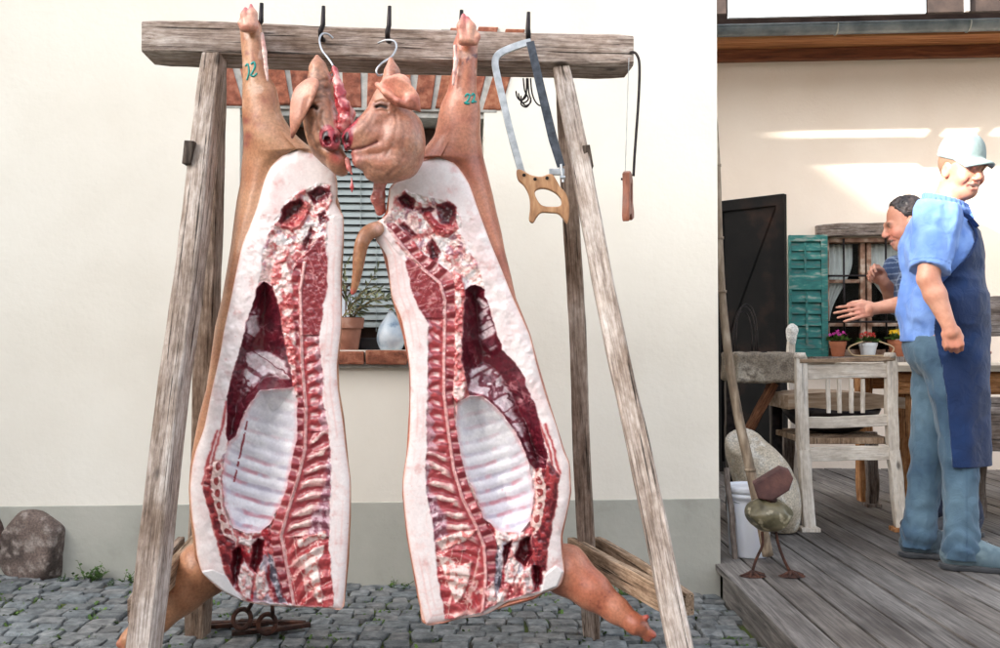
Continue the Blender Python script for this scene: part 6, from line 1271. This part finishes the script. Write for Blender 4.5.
# ================================================================ the two men
M_hskin = flesh('human_skin', .5, 320, .12, .0, var=.05); M_hskin.node_tree.nodes['Principled BSDF'].inputs['Subsurface Weight'].default_value = .12; M_hskin.node_tree.nodes['Principled BSDF'].inputs['Subsurface Radius'].default_value = (.012, .005, .003)
def cloth(name, c, rough=.85, weave=420, var=.12, bst=.25):
    m = bpy.data.materials.new(name); t, N, L, P = nt(m); co = N.new('ShaderNodeTexCoord').outputs['Object']
    a = N.new('ShaderNodeAttribute'); a.attribute_name = 'Col'; L.new(a.outputs['Color'], P.inputs['Base Color']); P.inputs['Roughness'].default_value = rough; P.inputs['Sheen Weight'].default_value = .15; P.inputs['Specular IOR Level'].default_value = .25
    bump(N, L, P, noise(N, L, co, weave, 2), bst, .001, bump(N, L, P, noise(N, L, co, 18, 4, dist=.8), .5, .014)); return m
def person(label, base, yaw, J, head_yaw, head_pitch, hands):
    M = Matrix.Translation(base) @ Matrix.Rotation(yaw, 4, 'Z'); root = thing('person', label, 'person', base, yaw)
    f = SDF((-.5, -.62, -.01), (.78, .62, 1.95), .0052)
    a = lambda k: np.array(J[k], float)
    f.ell(a('pelvis'), (.145, .175, .13), None, .05).ell(a('belly'), J['belly_r'], None, .05).ell(a('chest'), J['chest_r'], None, .05)
    for s in ('r', 'l'):
        f.cap(a('chest') + (0, 0, .10), a('sh_' + s), .070, .060, .03)
        f.chain([a('sh_' + s), (a('sh_' + s) + a('el_' + s)) / 2, a('el_' + s)], [.062, .054, .044], .02); f.chain([a('el_' + s), a('el_' + s) * .65 + a('wr_' + s) * .35, a('wr_' + s)], [.044, .045, .028], .012)
        f.chain([a('hip_' + s), a('kn_' + s), a('an_' + s)], [.092, .062, .042], .03); f.chain([a('an_' + s) - (.02, 0, .04), a('an_' + s) + (.13, 0, -.055)], [.04, .03], .02)
    # hands
    for s in ('r', 'l'):
        W_ = a('wr_' + s); ax, sd_, nm = [np.array(v, float) / np.linalg.norm(v) for v in hands[s][0]]; curl = hands[s][1]   # along the hand, towards the thumb, towards the palm
        f.cap(W_, W_ + ax * .03, .027, .030, .008)
        for i in range(4):
            k0 = W_ + ax * (.03) + sd_ * (.026 - .017 * i); k = W_ + ax * (.092 - .006 * abs(i - 1.2)) + sd_ * (.029 - .0195 * i); f.cap(k0, k, .0135, .0105, .006)
            L = (.044, .049, .045, .036)[i]; p = k; d = ax.copy(); ang = 0
            for j, (q, fr) in enumerate(((1.0, .45), (1.1, .32), (.9, .23))):
                ang += curl * q * (1 + .06 * i); dd = ax * math.cos(ang) + nm * math.sin(ang) + sd_ * (.10 - .07 * i) * (1 - curl); p2 = p + dd * L * 2.1 * fr; f.cap(p, p2, .0094 - .0008 * j, .0088 - .0010 * j, .002); p = p2
        t0 = W_ + ax * .022 + sd_ * .022; t1 = W_ + ax * .055 + sd_ * (.046 - .012 * curl) + nm * .012; t2 = t1 + ax * .032 + sd_ * .004 * (1 - 2 * curl) + nm * .012 * (1 + curl); t3 = t2 + ax * .024 + nm * .010 * curl - sd_ * .012 * curl; f.chain([t0, t1, t2, t3], [.017, .0125, .0108, .0085], .005)
    # neck and head
    HM_ = np.array(Matrix.Rotation(head_yaw, 3, 'Z') @ Matrix.Rotation(head_pitch, 3, 'Y')); hc = a('head'); h = lambda u, v, w: hc + HM_ @ np.array((u, v, w))
    f.cap(h(-.035, 0, -.05), a('neck'), .058, .066, .03)
    E = lambda c, r, k=.012, op='add', rt=None: f.ell(h(*c), r, HM_ @ (rt if rt is not None else np.eye(3)), k, op)
    E((-.018, 0, .035), (.098, .078, .10)); E((.018, 0, -.03), (.074, .064, .085), .03); E((.052, 0, -.094), (.036, .036, .030), .025); E((.015, 0, -.088), (.055, .058, .036), .03)
    for v in (-1, 1):
        E((.060, .036 * v, -.036), (.028, .026, .026), .02); E((-.004, .079 * v, -.012), (.021, .009, .032), .005, rt=rotm('Z', -18 * v)); E((-.002, .087 * v, -.010), (.010, .005, .018), .004, 'sub')
        E((.090, .031 * v, .006), (.014, .017, .011), .008, 'sub'); E((.077, .031 * v, .005), (.0125, .0125, .0115), .001); E((.104, .011 * v, -.034), (.011, .009, .008), .006)
    f.cap(h(.084, -.042, .022), h(.092, 0, .020), .010, .010, .014); f.cap(h(.084, .042, .022), h(.092, 0, .020), .010, .010, .014)
    f.cap(h(.090, 0, .012), h(.113, 0, -.028), .009, .0135, .010); E((.088, 0, -.066), (.016, .026, .0085), .005, 'sub'); E((.074, 0, -.063), (.014, .024, .0075), .001)
    f.chain([h(.078, -.030, -.060), h(.094, -.012, -.054), h(.094, .012, -.054), h(.078, .030, -.060)], [.004, .0055, .0055, .004], .004); f.chain([h(.076, -.029, -.064), h(.088, -.012, -.079), h(.088, .012, -.079), h(.076, .029, -.064)], [.004, .0065, .0065, .004], .004)
    for v in (-1, 1): f.cap(h(.086, .030 * v, -.038), h(.072, .043 * v, -.072), .0035, .003, .008, 'sub')
    me, V = f.mesh('body', 1)
    n = fbm3(V, .05, 3); c = mixc(np.array((206, 152, 128.)), np.array((190, 130, 106.)), sm(.35, .65, n))
    def spot(p, r, cc, k=1.0):
        nonlocal c; c = mixc(c, np.array(cc, float), k * np.exp(-(np.linalg.norm(V - p, axis=1) / r) ** 2))
    for v in (-1, 1):
        spot(h(.075, .04 * v, -.035), .03, (220, 128, 110), .6); spot(h(-.005, .085 * v, -.012), .025, (222, 130, 112), .6); spot(h(.092, .031 * v, .005), .008, (206, 190, 178), .8); spot(h(.094, .031 * v, .003), .0068, (44, 32, 28)); spot(h(.092, .033 * v, .014), .008, (120, 74, 58), .7)
        for t in (-.014, 0, .014): spot(h(.092, .031 * v + t, .026), .008, (92, 66, 52), .7)
    spot(h(.115, 0, -.03), .016, (222, 130, 112), .6)
    for t in (-.022, -.011, 0, .011, .022): spot(h(.092, t, -.053), .006, (186, 96, 92), .8); spot(h(.088, t, -.081), .007, (186, 96, 92), .8)
    for t in (-.014, 0, .014): spot(h(.088, t, -.0625), .008, (240, 236, 228), .95)
    spot(h(.082, -.028, -.066), .006, (90, 36, 34), .9); spot(h(.082, .028, -.066), .006, (90, 36, 34), .9); spot(h(.086, 0, -.072), .006, (110, 40, 38), .8)
    for s in ('r', 'l'): spot(a('wr_' + s) + np.array(hands[s][0][0]) * .09, .035, (216, 134, 114), .5)
    q = (V - hc) @ HM_; st = sm(-.06, -.075, q[:, 2]) * sm(.03, .06, q[:, 0]) * (np.abs(q[:, 1]) < .06); c = mixc(c, np.array((178, 140, 124.)), .3 * st)
    set_col(me, lin(c)); link('body', me, M_hskin, root, M); return root, M, h, HM_
def wear(name, root, M, lo, hi, build, color, mat, h=.0065, relax=1):
    f = SDF(lo, hi, h); build(f); me, V = f.mesh(name, relax); set_col(me, lin(color(V)) if callable(color) else np.tile(lin(color), (len(V), 1))); return link(name, me, mat, root, M)
def folds(f, amp, sc, stretch=(1, 1, 1)): f.fn(lambda g, P: g + amp * (np.abs(2 * vn3(P * np.array(stretch) + 4.1, sc) - 1) - .5) + amp * .6 * (fbm3(P * np.array(stretch), sc * .5, 2) - .5))

# ---------------------------------------------------------------- man in cap and blue apron
yaw1 = R(-20); b1_ = pt(945, 560, 4.25); b1_.z = DECK
J1 = dict(pelvis=(-.01, 0, .95), belly=(.005, 0, 1.12), belly_r=(.14, .18, .18), chest=(-.01, 0, 1.34), chest_r=(.145, .185, .17), sh_r=(-.035, -.195, 1.485), sh_l=(-.0, .195, 1.485), el_r=(-.075, -.275, 1.225), el_l=(.0, .28, 1.22),
    wr_r=(.0, -.285, 1.03), wr_l=(.14, .25, 1.03), hip_r=(.01, -.095, .90), hip_l=(-.02, .095, .90), kn_r=(.055, -.095, .50), kn_l=(-.055, .10, .50), an_r=(.055, -.10, .09), an_l=(-.098, .10, .09), neck=(.0, 0, 1.50), head=(.085, 0, 1.718))
m1, MM1, h1, H1 = person('smiling man in pale cap, light blue shirt and long blue apron standing on the deck', b1_, yaw1, J1, R(-56), R(14), dict(r=(((.25, 0, -1), (1, .1, .2), (-.1, 1, 0)), 1.0), l=(((.3, 0, -1), (1, 0, .2), (0, -1, 0)), .6)))
a1_ = lambda k: np.array(J1[k], float)
def core1(P):
    """approximate distance to the solid the apron lies on"""
    def el(c, r): q = P - np.array(c); k0 = np.linalg.norm(q / np.array(r), axis=-1); k1 = np.linalg.norm(q / np.array(r) ** 2, axis=-1) + 1e-9; return k0 * (k0 - 1) / k1
    t = np.clip((1.06 - P[..., 2]) / .76, 0, 1); c = np.hypot(P[..., 0] + .009, P[..., 1]) - .193
    return np.minimum.reduce([el((.0, 0, 1.12), (.184, .216, .23)), el((-.005, 0, 1.34), (.172, .218, .21)), np.maximum(c, P[..., 2] - 1.1)])
def lim1(P): return np.interp(P[..., 2], [.43, .75, 1.0, 1.20, 1.32, 1.42, 1.5], [1.50, 1.62, 1.85, 1.72, 1.18, .78, .62])
def under_apron(f): f.fn(lambda g, P: np.where((np.abs(np.arctan2(P[..., 1], P[..., 0] - .005)) < lim1(P) - .06) & (P[..., 2] > .45) & (P[..., 2] < 1.47), np.maximum(g, core1(P) + .020), g))
def shirt1(f):
    for s, g in (('r', -1), ('l', 1)):
        S_, E_ = a1_('sh_' + s), a1_('el_' + s); ax = (E_ - S_) / np.linalg.norm(E_ - S_); f.cap(S_, E_, .078, .070, .03)
        f.fn(lambda g_, P: np.where(P[..., 1] * g > .05, np.maximum(g_, (P - (S_ + (E_ - S_) * .84)) @ ax), g_))
    f.ell(a1_('belly') - (.01, 0, 0), (.160, .196, .20), None, .01).ell(a1_('chest'), (.162, .198, .185), None, .03).cap((-.01, 0, 1.15), (-.02, 0, .95), .165, .16, .03)
    for s in ('r', 'l'): f.cap(a1_('chest') + (0, 0, .115), a1_('sh_' + s), .098, .084, .04)
    f.cap((-.015, 0, 1.46), (.02, 0, 1.545), .085, .076, .03)
    folds(f, .024, .085, (1, 1, .5)); folds(f, .006, .035, (1, .8, .6))
    f.fn(lambda g, P: np.maximum(g, .965 - P[..., 2])); sl_g = 0
    f.fn(lambda g, P: np.where((np.abs(P[..., 1]) < .2), np.where((np.abs(np.arctan2(P[..., 1], P[..., 0] - .005)) < lim1(P) - .06) & (P[..., 2] < 1.40), np.maximum(g, core1(P) + .016), g), g))
    n_ = np.array((.22, 0, 1.0)); f.fn(lambda g, P: np.maximum(g, (P - np.array((.01, 0, 1.545))) @ (n_ / np.linalg.norm(n_))))
def shc(V):
    n = fbm3(V, .06, 3); c = mixc(np.array((120, 154, 214.)), np.array((98, 132, 198.)), sm(.3, .7, n)); S_, E_ = a1_('sh_r'), a1_('el_r'); ax = (E_ - S_) / np.linalg.norm(E_ - S_); t = (V - S_) @ ax / np.linalg.norm(E_ - S_)
    return mixc(c, np.array((74, 104, 168.)), .7 * sm(.012, .004, np.abs(t - .76)) * (V[:, 1] < -.19))      # stitched sleeve hem
wear('shirt', m1, MM1, (-.36, -.45, .9), (.32, .45, 1.66), shirt1, shc, cloth('shirt_cloth', None))
# collar
def coll(f):
    P = [np.array((.015 + .086 * math.cos(t), .082 * math.sin(t), 1.583 - .030 * math.cos(t))) for t in np.linspace(.35, 2 * math.pi - .35, 26)]
    for p, q in zip(P[:-1], P[1:]): f.cap(p, q, .008, .008, .004); f.cap(p + (p - (.02, 0, p[2])) * .10 + (0, 0, -.03), q + (q - (.02, 0, q[2])) * .10 + (0, 0, -.03), .008, .008, .012); f.cap(p, p + (p - (.02, 0, p[2])) * .10 + (0, 0, -.03), .008, .008, .006)
    for s in (P[0], P[-1]): f.cap(s, s + np.array((.024, np.sign(s[1]) * .020, -.060)), .010, .006, .006)
wear('collar', m1, MM1, (-.14, -.16, 1.42), (.22, .16, 1.68), coll, (88, 120, 186), cloth('collar_cloth', None), .005)
def jeans(J, hem=.05):
    a = lambda k: np.array(J[k], float)
    def fn(f):
        f.ell(a('pelvis'), (.150, .180, .145), None, .04)
        for s in ('r', 'l'): f.chain([a('hip_' + s), a('kn_' + s), a('an_' + s) + (0, 0, .02), a('an_' + s) - (.0, 0, .05)], [.100, .070, .063, .069], .035)
        folds(f, .011, .07, (1, 1, .75)); folds(f, .006, .03, (1, 1, .6)); f.fn(lambda g, P: g + .0045 * np.sin(P[..., 2] * 80 + 9 * P[..., 0] + 4 * np.sin(P[..., 1] * 40)) * sm(.34, .08, P[..., 2]))
        f.fn(lambda g, P: np.maximum(g, np.maximum(hem - P[..., 2], P[..., 2] - .99)))
    return fn
def jc(V): n = fbm3(V, .10, 4); n2 = fbm3(V * np.array((1, 1, .3)), .02, 3); c = mixc(np.array((48, 70, 90.)), np.array((70, 94, 112.)), sm(.3, .7, n)); c = mixc(c, np.array((52, 74, 96.)), .35 * sm(.45, .7, n2)); c = mixc(c, np.array((98, 122, 136.)), .5 * sm(.5, .7, fbm3(V, .25, 2))); return mixc(c, np.array((40, 60, 82.)), .6 * sm(.004, .001, np.abs(V[:, 0] - np.interp(V[:, 2], [.05, .5, .95], [.07, .07, .0]))) * (V[:, 1] < -.1))
wear('jeans', m1, MM1, (-.34, -.30, 0), (.32, .30, 1.02), (lambda f: (jeans(J1, .045)(f), under_apron(f))), jc, cloth('denim', None, weave=300))
def apr(f):
    f.ell((.0, 0, 1.12), (.184, .216, .23), None, .04).ell((-.005, 0, 1.34), (.172, .218, .21), None, .05); f.cap((-.008, 0, 1.06), (-.01, 0, .30), .192, .195, .04)
    f.fn(lambda g, P: g + (.010 * np.sin(np.arctan2(P[..., 1], P[..., 0]) * 8 + 2 * P[..., 2]) * sm(.95, .45, P[..., 2]) * .5) + .010 * (np.abs(2 * vn3(P * np.array((1, 1, 1.5)), .10) - 1) - .5) * sm(.3, 1.0, P[..., 2]) + .006 * (fbm3(P, .05, 2) - .5))
    def shell(g, P):
        th = np.abs(np.arctan2(P[..., 1] - 0, P[..., 0] - .005)); z = P[..., 2]
        lim = np.interp(z, [.43, .75, 1.0, 1.20, 1.32, 1.42, 1.5], [1.50, 1.62, 1.85, 1.72, 1.18, .78, .62]); rad = np.hypot(P[..., 1], P[..., 0])
        return np.maximum.reduce([g, -(g + .0125), (th - lim) * rad, .435 - z, z - 1.485])
    f.fn(shell)
def ac(V): n = fbm3(V, .12, 3); return mixc(np.array((7, 30, 66.)), np.array((13, 42, 84.)), sm(.3, .7, n))
wear('apron', m1, MM1, (-.12, -.27, .40), (.29, .27, 1.52), apr, ac, cloth('apron_cloth', None, .75, 260), .0055)
MBs = MB()
hs_ = [[.130, .095, 1.45], [.09, .106, 1.50], [.03, .108, 1.54], [-.04, .09, 1.55], [-.10, .03, 1.54]]
MBs.tube(spline(hs_ + [[x, -y, z] for x, y, z in hs_[::-1]], 6), .012, 8, flat=.35)
me = MBs.mesh('apron_strap'); set_col(me, np.tile(lin((12, 42, 88)), (len(me.vertices), 1))); link('apron_strap', me, cloth('strap_cloth', None), m1, MM1)
def cap1(f):
    E = lambda c, r, k=.012, op='add': f.ell(h1(*c), r, H1, k, op)
    E((-.020, 0, .052), (.110, .090, .092)); E((-.022, 0, .10), (.088, .076, .060), .03)
    f.fn(lambda g, P: np.maximum(g, (np.array(h1(0, 0, .040)) - P) @ (H1 @ np.array((.10, 0, 1.0)))))
    for i in range(23):
        t = -1 + 2 * i / 22; f.cap(h1(.066 - .03 * t * t, .068 * t, .050 - .012 * t * t), h1(.160 - .060 * t * t, .064 * t, .036 - .022 * t * t), .0068, .0060, .006)
    f.ell(h1(-.020, 0, .152), (.009, .009, .006), H1, .004)
wear('cap', m1, MM1, (-.16, -.2, 1.68), (.34, .2, 1.96), cap1, lambda V: mixc(np.array((134, 148, 146.)), np.array((118, 134, 134.)), sm(.3, .7, fbm3(V, .05, 3))), cloth('cap_cloth', None), .0045)
def hair(h, H, bald=True):
    def fn(f):
        f.ell(h(-.022, 0, .034), (.101, .0815, .104), H, .01); 
        cut = (lambda g, P: np.maximum(g, np.maximum(((P - hcv) @ H)[..., 0] - .035 + .5 * np.abs(((P - hcv) @ H)[..., 2] - .03) * 0, -.062 - ((P - hcv) @ H)[..., 2])))
        hcv = h(0, 0, 0); f.fn(cut); f.fn(lambda g, P: g + .004 * (fbm3(P, .012, 2) - .5)); f.ell(h(-.004, .086, -.012), (.034, .02, .04), H, .005, 'sub'); f.ell(h(-.004, -.086, -.012), (.034, .02, .04), H, .005, 'sub')
    return fn
wear('hair', m1, MM1, (-.16, -.2, 1.6), (.3, .2, 1.9), hair(h1, H1), (134, 104, 84), flesh('hair_brown', .6, 300, .8, 0), .0048)
def shoe(J, s, M, root, c1, c2):
    a = np.array(J['an_' + s], float)
    def fn(f):
        f.ell(a + (.135, 0, -.045), (.105, .052, .050), None, .03).ell(a + (-.02, 0, -.03), (.065, .046, .062), None, .03).cap(a + (-.01, 0, .03), a + (0.02, 0, -.02), .050, .055, .03).cap(a + (.06, 0, -.0), a + (.14, 0, -.03), .044, .04, .02)
        f.fn(lambda g, P: np.maximum(g, .0215 - P[..., 2]))
    wear('shoe', root, M, a + (-.13, -.1, -.1), a + (.29, .1, .12), fn, lambda V: mixc(np.array(c1, float), np.array(c2, float), sm(.35, .65, fbm3(V, .04, 3))), M_shoe, .0045)
    def sole(f):
        f.cap(a + (-.035, 0, -.075), a + (-.035, 0, -.078), .052, .052).cap(a + (.09, 0, -.078), a + (.17, 0, -.075), .052, .055, .03).cap(a + (-.03, 0, -.078), a + (.1, 0, -.078), .048, .05, .03)
        f.fn(lambda g, P: np.maximum(g, np.maximum(P[..., 2] - .024, .001 - P[..., 2])))
    so = wear('sole', root, M, a + (-.13, -.1, -.1), a + (.29, .1, -.05), sole, (44, 46, 50), M_shoe, .0045)
    mb = MB()
    for i in range(4): x = .065 + .025 * i; mb.tube(spline([[a[0] + x, a[1] - .032, a[2] + .012 - .010 * i], [a[0] + x + .008, a[1], a[2] + .047 - .0125 * i], [a[0] + x, a[1] + .032, a[2] + .012 - .010 * i]], 4), .0035, 6)
    me = mb.mesh('lace'); set_col(me, np.tile(lin((104, 106, 108)), (len(me.vertices), 1))); link('lace', me, M_shoe, root, M)
    if s == 'r':
        mb = MB(); mb.box(a[0] + .028, a[0] + .046, a[1] - .0525, a[1] - .044, a[2] - .022, a[2] - .006, b=.002); me = mb.mesh('shoe_badge'); set_col(me, np.tile(lin((226, 120, 40)), (len(me.vertices), 1))); link('shoe_badge', me, M_shoe, root, M)
M_shoe = cloth('shoe_leather', None, .55, 120)
shoe(J1, 'r', MM1, m1, (70, 88, 98), (92, 110, 118)); shoe(J1, 'l', MM1, m1, (48, 60, 70), (70, 84, 92))
# ---------------------------------------------------------------- dark haired man behind, reaching over
yaw2 = R(197.5); b2_ = pt(942, 540, 4.92); b2_.z = DECK
J2 = dict(pelvis=(-.06, 0, .90), belly=(-.01, 0, 1.04), belly_r=(.125, .165, .16), chest=(.06, 0, 1.22), chest_r=(.125, .175, .16), sh_r=(.09, -.185, 1.34), sh_l=(.12, .185, 1.34), el_r=(.06, -.24, 1.17), el_l=(.27, .215, 1.165),
    wr_r=(.225, -.14, 1.275), wr_l=(.485, .12, 1.125), hip_r=(-.06, -.09, .86), hip_l=(-.06, .09, .86), kn_r=(-.02, -.10, .48), kn_l=(-.0, .10, .48), an_r=(-.06, -.10, .09), an_l=(-.06, .10, .09), neck=(.12, 0, 1.38), head=(.205, 0, 1.555))
m2, MM2, h2, H2 = person('dark haired man behind the aproned man leaning forward and reaching out an open hand', b2_, yaw2, J2, R(-24), R(14), dict(r=(((.75, .1, .65), (-.3, .6, .75), (.6, .6, -.5)), .85), l=(((1, -.12, -.14), (.1, -.2, 1), (.1, -1, -.2)), .22)))
a2_ = lambda k: np.array(J2[k], float)
def shirt2(f):
    f.ell(a2_('belly'), (.142, .182, .18), None, .04).ell(a2_('chest'), (.142, .192, .175), None, .05).cap((-.02, 0, 1.0), (-.05, 0, .86), .15, .155, .05)
    for s in ('r', 'l'): S_, E_ = a2_('sh_' + s), a2_('el_' + s); f.cap(a2_('chest') + (0, 0, .10), S_, .088, .078, .05); f.chain([S_, S_ + (E_ - S_) * .97, E_ + (a2_('wr_' + s) - E_) * .16], [.076, .060, .054], .02)
    f.cap((.10, 0, 1.34), (.125, 0, 1.405), .075, .068, .03); folds(f, .012, .07); f.fn(lambda g, P: np.maximum(g, .82 - P[..., 2]))
def plaid(V):
    c = np.tile(np.array((52, 72, 108.)), (len(V), 1)); 
    for ax_ in (0, 2): c = mixc(c, np.array((176, 190, 206.)), .55 * sm(.75, .9, np.cos(V[:, ax_] * 210)))
    return c
wear('shirt', m2, MM2, (-.25, -.42, .8), (.45, .42, 1.48), shirt2, plaid, cloth('plaid_cloth', None))
wear('trousers', m2, MM2, (-.30, -.30, 0), (.2, .30, .95), jeans(J2, .045), (38, 46, 66), cloth('navy_cloth', None))
shoe(J2, 'r', MM2, m2, (40, 40, 44), (60, 60, 64)); shoe(J2, 'l', MM2, m2, (40, 40, 44), (60, 60, 64))
def hair2(f):
    f.ell(h2(-.020, 0, .042), (.100, .0795, .1005), H2, .01); hcv = h2(0, 0, 0)
    def cut(g, P): q = (P - hcv) @ H2; return np.maximum.reduce([g, q[..., 0] - np.interp(q[..., 2], [-.06, 0, .05, .085, .12], [-.03, -.005, .018, .040, .050]), -.055 - q[..., 2]])
    f.fn(cut); f.fn(lambda g, P: g + .011 * (np.abs(2 * vn3(P * np.array((.5, 1, 1)), .009) - 1) - .5))
    for v in (-1, 1): f.ell(h2(-.0, .088 * v, -.014), (.032, .02, .04), H2, .005, 'sub')
wear('hair', m2, MM2, (0, -.2, 1.4), (.4, .2, 1.75), hair2, lambda V: mixc(np.array((34, 28, 28.)), np.array((62, 52, 50.)), sm(.3, .7, fbm3(V, .02, 2))), flesh('hair_dark', .45, 300, .8, 0), .0048)
